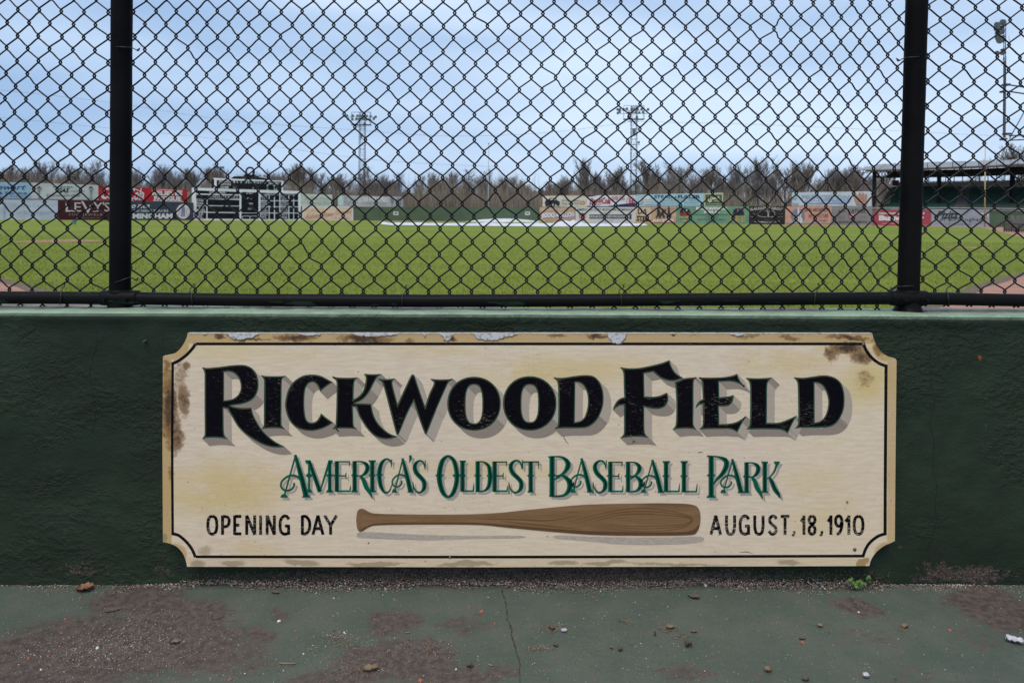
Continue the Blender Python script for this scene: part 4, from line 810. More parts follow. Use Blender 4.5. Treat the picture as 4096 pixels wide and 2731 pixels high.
class Board(Plane):
    def __init__(s, name, label, cat, px0, px1, yt, yb, D0, D1, mt, thick=.12, group=None, to_ground=False, seams=0):
        super().__init__(px0, D0, px1, D1, (yb[0] + yb[1]) / 2)
        s.px0, s.px1, s.yt, s.yb = px0, px1, yt, yb
        mid = s.hit((px0 + px1) / 2, (yb[0] + yb[1]) / 2)
        s.root = thing(name, (mid.x, mid.y, 0), label, cat, group); s.c = {}; s.k = 0
        a, b_ = s.hit(px0, yb[0]), s.hit(px1, yb[1]); c, d = s.hit(px0, yt[0]), s.hit(px1, yt[1])
        c = Vector((a.x, a.y, c.z)); d = Vector((b_.x, b_.y, d.z))
        if to_ground: a.z = -.05; b_.z = -.05
        q = [a, b_, d, c]; bk = [p - s.n * thick for p in q]
        mb = MB(); 
        ns = max(1, seams)
        for i in range(ns):       # separate sheets side by side with a hairline joint
            t0, t1 = i / ns + (.0009 if i else 0), (i + 1) / ns - (.0009 if i < ns - 1 else 0)
            f = [lin(a, b_, t0), lin(a, b_, t1), lin(c, d, t1), lin(c, d, t0)]; k = [p - s.n * thick for p in f]
            mb = MB(); mb.add(f + k, [(0, 1, 2, 3), (5, 4, 7, 6), (0, 4, 5, 1), (3, 2, 6, 7), (0, 3, 7, 4), (1, 5, 6, 2)])
            mb.build('panel', mt, s.root)
    def pf(s, x, y, k): return s.hit(x, y, .012 * k + .01)
    def art(s, mt):
        if mt.name not in s.c: s.c[mt.name] = (Art(s.pf), mt)
        a = s.c[mt.name][0]; s.k += 1; a.k = s.k; return a
    def poly(s, pl, mt): a = s.art(mt); a.poly([pl], s.k)
    def rect(s, x0, y0, x1, y1, mt): s.poly([(x0, y0), (x1, y0), (x1, y1), (x0, y1)], mt)
    def oval(s, cx, cy, rx, ry, mt, n_=24): s.poly(sup(cx, cy, rx, ry, 2, n_), mt)
    def ring(s, cx, cy, rx, ry, wd, mt, n_=28):
        a = s.art(mt); p = sup(cx, cy, rx, ry, 2, n_); a.stroke([(x, y, 1) for x, y in p + [p[0]]], wd, 1, s.k)
    def line(s, pts, wd, mt): a = s.art(mt); a.stroke([(p[0], p[1], 1) for p in pts], wd, 3, s.k)
    def text(s, st, x0, y0, x1, y1, mt, bold=.0, shear=0, dy=0, arc=0, spacing=1):
        v_, f_ = glyph_mesh(st, bold, shear, spacing)
        if not v_: return
        xs = [p[0] for p in v_]; ys = [p[1] for p in v_]; ax, bx, ay, by = min(xs), max(xs), min(ys), max(ys)
        a = s.art(mt); out_ = []
        for x, y in v_:
            u = (x - ax) / (bx - ax); w_ = (y - ay) / (by - ay)
            out_.append(s.pf(x0 + u * (x1 - x0), y1 - w_ * (y1 - y0) + dy * u - arc * 4 * u * (1 - u), s.k))
        a.mb.add(out_, [orient3(out_, f) for f in f_])
    def done(s):
        for a, mt in s.c.values():
            if a.mb.v: a.mb.build('lettering' if 'ink' in mt.name else 'painted_field', mt, s.root)
        return s
def orient3(vv, f):
    a, b_, c = (vv[i] for i in f[:3]); return f if (b_ - a).cross(c - a).y < 0 else tuple(reversed(f))
_ink = {}
def ink(r, g, b):                # faded billboard paint given as it looks, turned into its base colour
    k = (r, g, b)
    if k not in _ink:
        g_ = (r + g + b) / 3; c = srgb(*(q * .85 + g_ * .15 for q in (r, g, b))); _ink[k] = mat('ink_%d_%d_%d' % k, tuple(min(.8, x * .84) for x in c), .7, tuple(min(.8, x * .7) for x in c), 1.5, 6, spec=.15)
    return _ink[k]
def brd(r, g, b, var=.82, name='board_paint'):
    g_ = (r + g + b) / 3; r, g, b = (q * .88 + g_ * .12 for q in (r, g, b)); c = srgb(r, g, b); return mat(name, tuple(min(.8, x * .84) for x in c), .75, tuple(min(.8, x * .84 * var) for x in c), .45, 7, spec=.15, stretch=(1, 1, 2))
WHT, NVY, RED, BLK = ink(225, 225, 225), ink(45, 50, 85), ink(175, 30, 40), ink(30, 30, 35)
GRP = 'advertising boards along the outfield wall'
z1 = lambda x, y: (x * .38265, 560 + y * .38265)
def T(b, cv, st, x0, y0, x1, y1, mt, **k):
    a = cv(x0, y0); c = cv(x1, y1); b.text(st, a[0], a[1], c[0], c[1], mt, **k)
# ---- left group
def D_(px): return float(np.interp(px, [-900, 0, 230, 770, 1200, 1413, 2150, 2540, 2990, 3490, 3957, 4300], [80, 99, 103, 113, 135, 139, 140, 131, 123, 117, 107.5, 101]))
def mk(name, label, cat, px0, px1, yt, yb, mt, lift=0, **k):
    return Board(name, label, cat, px0, px1, yt, yb, D_(px0) + lift, D_(px1) + lift, mt, group=GRP, **k)
b = mk('billboard', 'pale blue upper board at the far left edge with dark blue script', 'billboard', -170, 124, (725, 731), (793, 795), brd(165, 200, 225), .5, seams=2)
T(b, z1, 'Stewart', -130, 465, 275, 522, ink(45, 70, 130), bold=.01, shear=.35); T(b, z1, 'Instruments & Service', -430, 540, 285, 570, ink(55, 80, 140), bold=.02); T(b, z1, 'Birmingham, Alabama', -180, 582, 285, 600, ink(60, 90, 150)); b.done()
b = mk('billboard', 'pale grey upper board with two street lanterns beside the red board', 'billboard', 124.5, 393, (731, 741), (795, 800), brd(205, 208, 205), .5, seams=3)
T(b, z1, 'ALABAMA', 552, 482, 765, 502, ink(60, 130, 150), bold=.02); T(b, z1, 'GAS', 600, 505, 725, 552, BLK, bold=.04, shear=.3); T(b, z1, 'CORPORATION', 735, 528, 885, 545, ink(90, 140, 160)); T(b, z1, 'Great to work and live with Gas!', 485, 562, 845, 592, ink(60, 60, 65), shear=.3)
for zx in (410, 952):
    p = lambda x, y: z1(zx + x, 548 + y)
    b.line([p(0, -30), p(0, 68)], 2.2, ink(70, 72, 75)); b.line([p(-14, -20), p(-20, -42), p(20, -42), p(14, -20), p(-14, -20)], 1.6, ink(70, 72, 75)); b.poly([p(-26, -42), p(0, -68), p(26, -42)], ink(85, 88, 92)); b.line([p(-16, -2), p(16, -2)], 1.5, ink(70, 72, 75)); b.line([p(-25, 62), p(25, 62)], 1.2, ink(95, 98, 100))
b.done()
b = mk('billboard', 'bright red upper board with white script left of the scoreboard', 'billboard', 394, 749, (743, 759), (801, 809), brd(200, 35, 45, .85), .5, seams=3)
T(b, z1, 'Coca', 1070, 495, 1260, 622, WHT, bold=.02, shear=.35); T(b, z1, '-', 1270, 560, 1320, 570, WHT, bold=.03); T(b, z1, 'Cola', 1345, 505, 1508, 632, WHT, bold=.02, shear=.35)
b.line([z1(1080, 560), z1(1062, 590), z1(1085, 612), z1(1150, 590), z1(1260, 622), z1(1400, 640)], 3, WHT); b.line([z1(1330, 540), z1(1370, 505), z1(1430, 520), z1(1500, 555)], 3, WHT)
T(b, z1, 'RELIEVES', 1592, 530, 1908, 578, WHT, bold=.05, dy=2); T(b, z1, 'FATIGUE', 1612, 586, 1895, 634, WHT, bold=.05, dy=2)
b.line([z1(1585, 514), z1(1910, 530)], 2, WHT); b.line([z1(1600, 634), z1(1918, 645)], 2, WHT); b.done()
b = mk('billboard', 'white washed out lower board with faded pale blue lettering', 'billboard', -200, 231, (797, 801), (876, 877), brd(205, 212, 228), 0, to_ground=True, seams=3)
T(b, z1, 'Medical Center', 130, 665, 520, 705, ink(178, 192, 222)); T(b, z1, 'of Birmingham', 180, 735, 550, 785, ink(176, 190, 222)); b.rect(*z1(38, 650), *z1(55, 820), ink(170, 190, 222)); b.rect(*z1(-150, 640), *z1(-60, 820), ink(175, 195, 225)); b.done()
b = mk('billboard', 'dark maroon lower board with white serif capitals', 'billboard', 232, 470, (801, 803), (877, 878), brd(75, 35, 42), 0, to_ground=True, seams=2)
lw = ink(215, 200, 200)
for ch, x0, x1, y0, y1 in (('L', 688, 775, 655, 748), ('E', 780, 848, 655, 748), ('V', 848, 990, 640, 765), ('Y', 975, 1072, 655, 748), ("'", 1076, 1090, 650, 680), ('S', 1092, 1150, 655, 748)):
    T(b, z1, ch, x0, y0, x1, y1, lw, bold=.0)
    if ch in 'LEY': b.line([z1(x0 - 3, 748), z1(x0 + 38, 748)], 2.4, lw); b.line([z1(x0 - 3, 656), z1(x0 + 32, 656)], 2, lw)
T(b, z1, 'FINE JEWELRY', 725, 770, 1112, 800, ink(170, 145, 145), spacing=1.2); T(b, z1, 'BIRMINGHAM, SINCE 1922', 800, 808, 1045, 824, ink(150, 125, 125)); b.done()
b = mk('billboard', 'dark slate lower board with white words and a baseball', 'billboard', 471, 774, (803, 811), (878, 881), brd(62, 72, 88), 0, to_ground=True, seams=3)
T(b, z1, "It's so nice", 1235, 655, 1565, 715, WHT, bold=.02, shear=.4); T(b, z1, 'TO HAVE YOU IN', 1395, 727, 1755, 755, ink(200, 205, 210), bold=.02); T(b, z1, 'BIRMINGHAM', 1262, 768, 1805, 824, WHT, bold=.05)
b.oval(*z1(1915, 748), 27, 29.5, ink(215, 215, 215), 30); b.line([z1(1860, 705), z1(1882, 748), z1(1862, 795)], 1.4, ink(190, 130, 130)); b.line([z1(1970, 705), z1(1948, 748), z1(1968, 795)], 1.4, ink(190, 130, 130))
b.poly([z1(*q) for q in ((1905, 680), (1925, 680), (1935, 720), (1932, 800), (1918, 800), (1915, 750), (1908, 800), (1895, 800), (1898, 720))], ink(120, 135, 165)); b.done()
# ---- scoreboard
z2 = lambda x, y: (700 + x * .2551, 640 + y * .2551)
sbp = Plane(774, 113.5, 1202, 124.5, 882)
mid = sbp.hit(988, 882)
score = thing('scoreboard', (mid.x, mid.y, 0), 'black and white hand operated scoreboard with team names and inning numbers', 'scoreboard')
M_sbw = mat('scoreboard_white', (.76, .77, .80), .7, (.68, .69, .72), 1, 6, spec=.2); M_sbk = mat('scoreboard_black', (.010, .011, .014), .8, (.018, .019, .022), 1.2, 5, spec=.06)
def sbbox(name, quad, mt, off, thick):      # quad in scoreboard zoom coordinates: x0,y0l, x1,y0r, y1l, y1r
    x0, x1, t0, t1, b0, b1 = quad
    f = [sbp.hit(*z2(x0, b0), off), sbp.hit(*z2(x1, b1), off), sbp.hit(*z2(x1, t1), off), sbp.hit(*z2(x0, t0), off)]
    f[2] = Vector((f[1].x, f[1].y, f[2].z)); f[3] = Vector((f[0].x, f[0].y, f[3].z)); k = [p - sbp.n * thick for p in f]
    return mesh(name, f + k, [(0, 1, 2, 3), (5, 4, 7, 6), (0, 4, 5, 1), (3, 2, 6, 7), (0, 3, 7, 4), (1, 5, 6, 2)], mt, score)
sl = lambda x: (x - 290) * 55 / 1678           # slope of the top edge
sbbox('cabinet', (290, 1968, 435, 490, 954, 958), M_sbw, 0, 1.3)
sbbox('top_cabinet', (622, 1697, 283, 328, 468, 500), M_sbw, -.1, 1.0)
sbbox('side_shutter', (585, 620, 300, 302, 440, 440), M_sbk, -.4, .5)
sbbox('panel', (333, 1010, 478, 502, 608 + 0, 608), M_sbk, .05, .05)
for (x0, x1, t0, t1, b0, b1) in [(340, 492, 614, 616, 708, 710), (512, 1010, 616, 630, 708, 716), (340, 492, 724, 724, 808, 812), (512, 1010, 724, 730, 812, 818), (340, 492, 826, 828, 918, 920), (512, 1010, 830, 836, 918, 922),
                                 (1042, 1308, 503, 512, 824, 828), (1042, 1308, 838, 838, 924, 926), (1345, 1635, 514, 522, 540, 545), (1655, 1932, 524, 530, 546, 548)]:
    sbbox('panel', (x0, x1, t0, t1, b0, b1), M_sbk, .05, .05)
rowsy = [(552, 632), (648, 728), (742, 824), (840, 926)]
for y0, y1 in rowsy:
    for x0, x1 in ((1345, 1470), (1486, 1552), (1570, 1635), (1655, 1778), (1795, 1855), (1870, 1932)): sbbox('panel', (x0, x1, y0, y0, y1, y1), M_sbk, .05, .05)
sbbox('panel', (657, 1665, 318, 342, 455, 484), M_sbk, -.05, .05)
sart = {}
class SB_(Board):
    def __init__(s): s.A, s.B, s.d, s.n = sbp.A, sbp.B, sbp.d, sbp.n; s.root = score; s.c = {}; s.k = 6
s_ = SB_(); KW = ink(222, 224, 230)
s_.line([z2(333, 536), z2(1010, 550)], 4, M_sbw)
for t, x0, y0, x1, y1 in [('SOUTHERN', 540, 486, 790, 528), ('1 2 3 4 5 6 7 8 9', 525, 555, 805, 600), ('10 11 12 13', 828, 562, 985, 604), ('CHAT', 345, 618, 482, 655), ('NASH', 342, 662, 488, 700), ('NO', 375, 728, 450, 762), ('MOBL', 345, 768, 482, 806), ('LR', 375, 832, 450, 866), ('ATL', 345, 874, 440, 914),
                          ('AT BAT', 1115, 510, 1222, 536), ('BALL', 1135, 590, 1210, 614), ('STRIKE', 1125, 672, 1222, 698), ('OUT', 1145, 752, 1202, 782), ('AMERICAN', 1415, 518, 1585, 536), ('NATIONAL', 1718, 526, 1880, 544),
                          ('BOST', 1345, 556, 1455, 588), ('CHI', 1365, 595, 1445, 626), ('WASH', 1345, 650, 1468, 682), ('DET', 1355, 690, 1448, 720), ('NY', 1368, 746, 1440, 776), ('CLEV', 1345, 784, 1462, 818), ('PHIL', 1345, 845, 1450, 876), ('STL', 1352, 884, 1440, 918),
                          ('STL', 1662, 562, 1760, 592), ('NY', 1680, 600, 1745, 630), ('CINC', 1665, 652, 1765, 684), ('BOST', 1660, 692, 1775, 724), ('CHI', 1675, 748, 1755, 780), ('BKLN', 1660, 788, 1775, 820), ('PITT', 1660, 848, 1765, 880), ('PHIL', 1660, 886, 1770, 920)]:
    a = z2(x0, y0); c = z2(x1, y1); s_.text(t, a[0], a[1], c[0], c[1], KW, bold=.02)
for x, st in zip((930, 978, 1035, 1078, 1120, 1160, 1198, 1240), '12345678'): s_.text(st, *z2(x - 12, 325 + (x - 930) * .04), *z2(x + 12, 360 + (x - 930) * .04), KW, bold=.03)
for t, x0, y0, x1, y1 in [('INNINGS', 692, 325, 875, 358), ('VISITORS', 682, 366, 880, 402), ('HOME', 718, 412, 845, 448), ('9 10 11 TTL', 1262, 340, 1425, 374), ('BATTERY', 1470, 352, 1640, 386), ('P', 1442, 388, 1468, 422), ('P', 1548, 392, 1574, 426), ('C', 1440, 440, 1468, 474), ('C', 1548, 442, 1576, 476), ('2', 1582, 442, 1602, 474), ('1', 1622, 442, 1638, 474), ('0', 915, 376, 935, 405), ('1 0', 918, 420, 972, 450), ('3', 1215, 430, 1240, 462), ('2', 1290, 434, 1312, 465)]:
    a = z2(x0, y0); c = z2(x1, y1); s_.text(t, a[0], a[1], c[0], c[1], KW, bold=.03)
for x in range(905, 1440, 41): s_.line([z2(x, 375 + (x - 900) * .04), z2(x, 450 + (x - 900) * .04)], 1.2, ink(70, 66, 60))
for x0 in (1062, 1180):
    s_.line([z2(x0, 924), z2(x0, 884), z2(x0 + 112, 884), z2(x0 + 112, 924)], 1.8, KW)
s_.done()
# clock crest on top
M_crest = mat('dark_crest', (.014, .016, .020), .8, (.02, .022, .026), 2, spec=.1)
def plate(name, pts, off, thick, mt, parent, pl=sbp, cv=z2):
    f = [pl.hit(*cv(*p), off) for p in pts]; k = [p - pl.n * thick for p in f]; n_ = len(f)
    ts = fill([[cv(*p) for p in pts]]); fr = [orient(f, t) for t in ts]
    return mesh(name, f + k, fr + [tuple(reversed([i + n_ for i in t])) for t in fr] + [(i, (i + 1) % n_, n_ + (i + 1) % n_, n_ + i) for i in range(n_)], mt, parent)
plate('crest', [(862, 292), (925, 250), (1075, 252), (1105, 228), (1120, 175), (1150, 228), (1215, 232), (1232, 178), (1248, 225), (1275, 250), (1318, 258), (1440, 280), (1488, 322)], -.2, .3, M_crest, score)
plate('crest_trim', [(860, 294), (922, 247), (1078, 249), (1075, 256), (926, 256), (872, 294)], -.15, .1, M_sbw, score); plate('crest_trim', [(1318, 264), (1436, 276), (1490, 324), (1478, 324), (1434, 284), (1318, 272)], -.15, .1, M_sbw, score)
mb = MB()
for rr in (68, 58): mb.tube([sbp.hit(*z2(1178 + rr * math.cos(a), 188 - rr * 1.08 * math.sin(a)), -.1) for a in [2 * math.pi * i / 26 for i in range(26)]], .10, 5, closed=True)
mb.build('clock_ring', M_crest, score)
s_ = SB_(); s_.k = 0; s_.pf = lambda x, y, k: sbp.hit(x, y, -.18 + .01 * k)
for t, x0, y0, x1, y1 in [('RECORD', 1068, 256, 1140, 272), ('SERVICE', 1198, 260, 1280, 276), ('LIBERTY NATIONAL LIFE', 1062, 284, 1285, 302)]:
    a = z2(x0, y0); c = z2(x1, y1); s_.text(t, a[0], a[1], c[0], c[1], ink(130, 132, 138))
s_.done()
# ---- boards right of the scoreboard
z3 = lambda x, y: (1200 + x * .4252, 640 + y * .4252)
b = mk('billboard', 'very pale green upper board with faded script beside the scoreboard', 'billboard', 1203, 1329, (776, 779), (826, 826), brd(200, 212, 198), .6, seams=2)
T(b, z3, 'Buffalo Rock', 45, 345, 285, 375, ink(160, 190, 172), shear=.3); T(b, z3, 'Watering Over', 72, 392, 288, 428, ink(140, 165, 150), shear=.3); b.rect(*z3(15, 378), *z3(300, 381), ink(215, 222, 205)); b.done()
b = mk('billboard', 'pale grey upper board with arched lettering above the plain green wall', 'billboard', 1351, 1611, (781, 788), (827, 828), brd(172, 178, 182), .6, seams=4)
b.rect(*z3(357, 334), *z3(408, 436), ink(185, 212, 205)); T(b, z3, 'SLOSS INDUSTRIES', 550, 358, 830, 400, WHT, bold=.03, arc=5); T(b, z3, 'BIRMINGHAM, ALABAMA', 580, 405, 815, 418, ink(150, 158, 165))
b.ring(*z3(450, 378), 12, 13, 2, ink(140, 150, 165)); T(b, z3, 'TC', 850, 362, 882, 392, ink(95, 100, 110), bold=.03); T(b, z3, 'T', 857, 395, 877, 434, ink(95, 100, 110), bold=.03); b.oval(*z3(928, 392), 12, 15, ink(125, 135, 145)); T(b, z3, 'STEEL', 908, 385, 948, 400, ink(190, 195, 200)); b.done()
b = mk('billboard', 'cream lower board with faded red script and white border', 'billboard', 1209, 1413, (826, 827), (883, 884), brd(222, 222, 218, .95), 0, to_ground=True, seams=1)
b.rect(*z3(34, 448), *z3(490, 560), ink(228, 205, 172)); T(b, z3, 'Compliments of', 52, 468, 225, 492, ink(185, 160, 140), shear=.2); T(b, z3, 'Alabama', 50, 512, 200, 556, ink(185, 120, 105), shear=.3, dy=-6); T(b, z3, 'Power', 218, 492, 318, 540, ink(185, 120, 105), shear=.3, dy=-4); T(b, z3, 'Company', 335, 478, 488, 522, ink(185, 120, 105), shear=.3, dy=-5); T(b, z3, 'Serving Alabama', 330, 538, 470, 556, ink(170, 150, 135)); b.done()
# plain green wall with its distance plates
M_gwall = mat('green_wall_paint', (.062, .10, .062), .75, (.078, .118, .072), .35, 6, spec=.15)
gw = Board('outfield_wall', 'plain green outfield wall carrying two white distance plates', 'wall', 1413.5, 2152, (828, 829), (884, 885), D_(1413), D_(2150), M_gwall, .3, to_ground=True, seams=7)
for t, x in (('399', 902), ('392', 2140)):
    gw.rect(*z3(x - 23, 487), *z3(x + 23, 519), WHT); T(gw, z3, t, x - 16, 493, x + 16, 513, BLK, bold=.04)
gw.done()
for px in (1336, 1349): 
    mb = MB(); a = P(px, 780, D_(1340) + 1); mb.box((a.x - .1, a.y - .1, -.1), (a.x + .1, a.y + .1, a.z)); tag(mb.build('timber_post', mat('weathered_post', (.05, .05, .04), .9, (.08, .075, .06), 1)), ('left' if px < 1340 else 'right') + ' of two dark posts in the gap between the two pale upper boards', 'post')
z4 = lambda x, y: (2100 + x * .38265, 560 + y * .38265)
b = mk('billboard', 'cream upper board with an old black car beside its lettering', 'billboard', 2170, 2347, (784, 783), (827, 828), brd(212, 208, 192), .6, seams=2)
b.line([z4(186, 586), z4(646, 586), z4(646, 698), z4(186, 698), z4(186, 586)], 1.4, ink(215, 150, 110)); T(b, z4, '40 Million Drivers', 385, 622, 575, 646, ink(75, 80, 85)); T(b, z4, 'Trust State Farm', 385, 650, 565, 676, ink(75, 80, 85))
b.oval(*z4(600, 658), 10.5, 8, ink(190, 125, 85)); b.oval(*z4(600, 658), 6, 4, ink(225, 195, 160))
ck = ink(50, 52, 60); b.poly([z4(*q) for q in ((205, 660), (215, 630), (245, 622), (262, 605), (325, 608), (335, 632), (362, 645), (362, 668), (330, 672), (215, 672))], ck); b.poly([z4(*q) for q in ((262, 628), (270, 612), (318, 614), (324, 630))], ink(190, 190, 185)); b.oval(*z4(230, 674), 7, 8, ck); b.oval(*z4(292, 678), 7.5, 8.5, ck); b.oval(*z4(345, 670), 6, 7, ck); b.oval(*z4(292, 678), 4, 5, ink(170, 170, 165)); b.oval(*z4(258, 650), 3, 3, ink(200, 200, 195)); b.done()
b = mk('billboard', 'white upper board with red script and a navy band along its foot', 'billboard', 2348, 2542, (782, 781), (827, 826), brd(215, 218, 225, .95), .6, seams=2)
nv = ink(40, 55, 110); b.poly([z4(650, 580), z4(760, 580), z4(700, 592), z4(650, 594)], nv); b.poly([z4(650, 700), z4(660, 690), z4(850, 694), z4(1000, 672), z4(1156, 655), z4(1156, 697), z4(650, 701)], nv)
rd = ink(185, 40, 55); T(b, z4, 'Pepsi', 675, 612, 808, 686, rd, bold=.03, shear=.3, dy=-6); T(b, z4, '-', 790, 636, 808, 644, rd, bold=.03); T(b, z4, 'Cola', 805, 600, 892, 668, rd, bold=.03, shear=.3); b.line([z4(672, 680), z4(700, 662), z4(740, 676), z4(800, 668)], 2.5, rd)
T(b, z4, 'BIGGER DRINK', 908, 588, 1042, 606, rd, bold=.02); T(b, z4, 'BETTER TASTE', 908, 612, 1042, 630, rd, bold=.02); b.ring(*z4(1105, 638), 17, 18.5, 1.8, rd); T(b, z4, '5¢', 1082, 612, 1136, 668, rd, bold=.03); b.done()
b = mk('billboard', 'light blue upper insurance board with navy capitals', 'billboard', 2543, 2815, (779, 773), (826, 826), brd(165, 205, 222), .6, seams=3)
n2 = ink(45, 60, 95); T(b, z4, 'STEAD', 1350, 578, 1545, 612, n2, bold=.03); T(b, z4, '&', 1560, 585, 1590, 612, ink(90, 120, 140)); T(b, z4, 'FULLER', 1598, 576, 1832, 612, n2, bold=.03)
T(b, z4, 'INSURANCE, INC.', 1420, 622, 1802, 640, ink(70, 95, 120), spacing=1.3); T(b, z4, 'J.A. Fuller & C.D. Dennis   205-414-1476', 1380, 650, 1805, 668, ink(80, 105, 130)); T(b, z4, 'INSURANCE FOR STATE AUTO', 1320, 678, 1840, 690, ink(130, 165, 185))
b.poly([z4(*q) for q in ((1238, 592), (1312, 582), (1322, 668), (1248, 676))], ink(215, 222, 222)); T(b, z4, 'INSURE', 1252, 618, 1310, 636, ink(90, 120, 140)); T(b, z4, 'INSTEAD', 1254, 642, 1314, 660, ink(90, 120, 140)); b.oval(*z4(1205, 632), 8, 13, ink(185, 200, 205)); b.done()
b = mk('billboard', 'small dark green upper board with cream lettering, its right end in open air', 'billboard', 2816, 2892, (774, 771), (826, 826), brd(190, 200, 165), .6, seams=1)
b.rect(*z4(1884, 572), *z4(2058, 686), ink(75, 105, 70)); cr_ = ink(220, 215, 185); T(b, z4, 'G', 1908, 582, 1950, 652, cr_, bold=.04); T(b, z4, 'eo.F.', 1952, 590, 2042, 624, cr_, bold=.04); T(b, z4, 'TINNERS', 1975, 632, 2054, 646, cr_, bold=.01); T(b, z4, 'MANUFACTURERS &', 1896, 664, 2052, 678, cr_); b.done()
b = mk('billboard', 'tan lower board with white lettering edged in blue, first beyond the plain green wall', 'billboard', 2158, 2301, (829, 829), (885, 886), brd(190, 158, 130), 0, to_ground=True, seams=2)
T(b, z4, 'BOOKSELLERS SINCE 1917', 180, 718, 462, 736, ink(215, 205, 195), bold=.01)
for dx, m_ in ((5, ink(90, 110, 170)), (0, WHT)): T(b, z4, 'BOOKS·A·MILLION', 180 + dx, 762 + dx, 515 + dx, 816 + dx, m_, bold=.05, dy=-4)
b.rect(*z4(440, 828), *z4(520, 836), ink(170, 165, 165)); b.done()
mb = MB(); a = P(2155, 829, D_(2155)); 
b = mk('billboard', 'pale grey lower board with a shield and a long drawn pipe', 'billboard', 2302, 2541, (829, 829), (886, 888), brd(205, 208, 205, .9), 0, to_ground=True, seams=4)
dk_ = ink(60, 65, 75); T(b, z4, 'AMERICAN CAST IRON PIPE COMPANY', 543, 715, 1125, 742, dk_, bold=.015); T(b, z4, 'Manufacturers of', 788, 755, 920, 768, ink(120, 122, 128))
b.rect(*z4(672, 780), *z4(1100, 822), dk_); b.rect(*z4(676, 790), *z4(1092, 812), ink(200, 204, 206)); b.rect(*z4(1095, 775), *z4(1113, 828), dk_); T(b, z4, 'CAST IRON PIPE AND FITTINGS', 682, 792, 1055, 809, ink(95, 100, 115), bold=.03); T(b, z4, 'Birmingham, Alabama', 795, 836, 945, 850, ink(120, 122, 128))
b.poly([z4(*q) for q in ((565, 762), (582, 768), (598, 760), (615, 768), (632, 762), (634, 800), (622, 826), (598, 842), (576, 826), (563, 800))], ink(205, 150, 150)); b.poly([z4(*q) for q in ((565, 762), (582, 768), (598, 760), (615, 768), (632, 762), (633, 784), (564, 784))], ink(70, 85, 130))
for x in (574, 590, 606, 622): b.line([z4(x, 785), z4(x, 826)], 1.3, ink(175, 60, 70))
b.done()
b = mk('billboard', 'tan lower board with dark serif capitals and silhouettes of ball players', 'billboard', 2542, 2704, (828, 827), (887, 889), brd(205, 172, 142), 0, to_ground=True, seams=2)
b.rect(*z4(1154, 706), *z4(1316, 828), ink(212, 190, 162)); T(b, z4, 'U.S', 1178, 722, 1272, 774, BLK, bold=.04); T(b, z4, 'STEEL', 1168, 794, 1312, 848, BLK, bold=.04)
for x0, x1, y in ((1174, 1222, 723), (1174, 1202, 773), (1165, 1200, 795), (1205, 1240, 848), (1240, 1275, 848), (1278, 1316, 848)): b.line([z4(x0, y), z4(x1, y)], 1.8, BLK)
T(b, z4, 'on the job, off the job', 1312, 712, 1560, 728, ink(150, 115, 90), bold=.02)
for x, pts in ((1392, ((-8, -60), (8, -60), (10, -50), (24, -20), (16, 15), (22, 20), (26, 50), (14, 50), (2, 15), (-18, 48), (-28, 42), (-12, 8), (-14, -30))), (1438, ((-5, -30), (10, -38), (40, -45), (38, -32), (14, -20), (10, 10), (26, 20), (20, 45), (8, 45), (0, 18), (-18, 20), (-26, 60), (-38, 58), (-26, 8), (-18, -10))), (1500, ((-5, -60), (10, -60), (14, -20), (32, 20), (20, 45), (6, 44), (8, 10), (-14, 40), (-26, 36), (-10, 0)))):
    b.poly([z4(x + p[0], 772 + p[1]) for p in pts], ink(62, 62, 68)); b.oval(*z4(x + 2, 772 + (-66 if x != 1438 else -42)), 3.6, 4, ink(62, 62, 68), 10)
b.rect(*z4(1320, 824), *z4(1578, 862), ink(195, 155, 125)); T(b, z4, 'PLAY IT SAFE!', 1336, 828, 1556, 858, WHT, bold=.05, shear=.25); b.done()
b = mk('billboard', 'sea green lower board with two ball caps and small yellow pennants', 'billboard', 2705, 2995, (827, 826), (889, 893), brd(112, 158, 128), 0, to_ground=True, seams=4)
T(b, z4, 'RICKWOOD', 1788, 702, 2115, 732, WHT, bold=.06); T(b, z4, 'FIELD', 1872, 742, 2035, 766, WHT, bold=.06)
gd = ink(55, 85, 75); T(b, z4, 'Home of the Birmingham Black Barons', 1775, 772, 2122, 792, gd, bold=.01); T(b, z4, '1920 - 1963', 1895, 798, 2010, 814, gd); T(b, z4, 'Home of the Birmingham Barons', 1800, 822, 2095, 842, gd, bold=.01); T(b, z4, '1910 - 1987', 1898, 848, 1995, 864, gd)
cap = lambda x, y, m1, m2: (b.poly([z4(x + p[0], y + p[1]) for p in ((-58, 15), (-55, -15), (-35, -32), (0, -38), (35, -30), (52, -10), (55, 15))], m1), b.poly([z4(x + p[0], y + p[1]) for p in ((-62, 14), (-20, 5), (35, 8), (60, 14), (56, 32), (20, 30), (-30, 34), (-58, 34))], m2))
cap(1675, 752, ink(40, 42, 55), ink(175, 50, 60)); cap(2232, 752, ink(45, 50, 75), ink(45, 50, 75))
for x, y, st in ((1662, 735, 'B'), (1690, 735, 'B'), (1676, 750, 'B')): T(b, z4, st, x - 7, y - 9, x + 7, y + 9, WHT, bold=.04)
T(b, z4, 'B', 2218, 722, 2242, 758, ink(200, 90, 105), bold=.03)
yl = ink(215, 185, 90)
for x, y in ((1612, 808), (1680, 808), (1652, 846), (2146, 802), (2204, 802), (2262, 802), (2146, 828), (2204, 828), (2262, 828), (2146, 852), (2204, 852), (2262, 852)): b.poly([z4(x, y - 11), z4(x + 46, y), z4(x, y + 11)], yl); T(b, z4, '1948', x + 2, y - 5, x + 24, y + 5, ink(150, 120, 50))
b.done()
z5 = lambda x, y: (2800 + x * .3231, 560 + y * .3231)
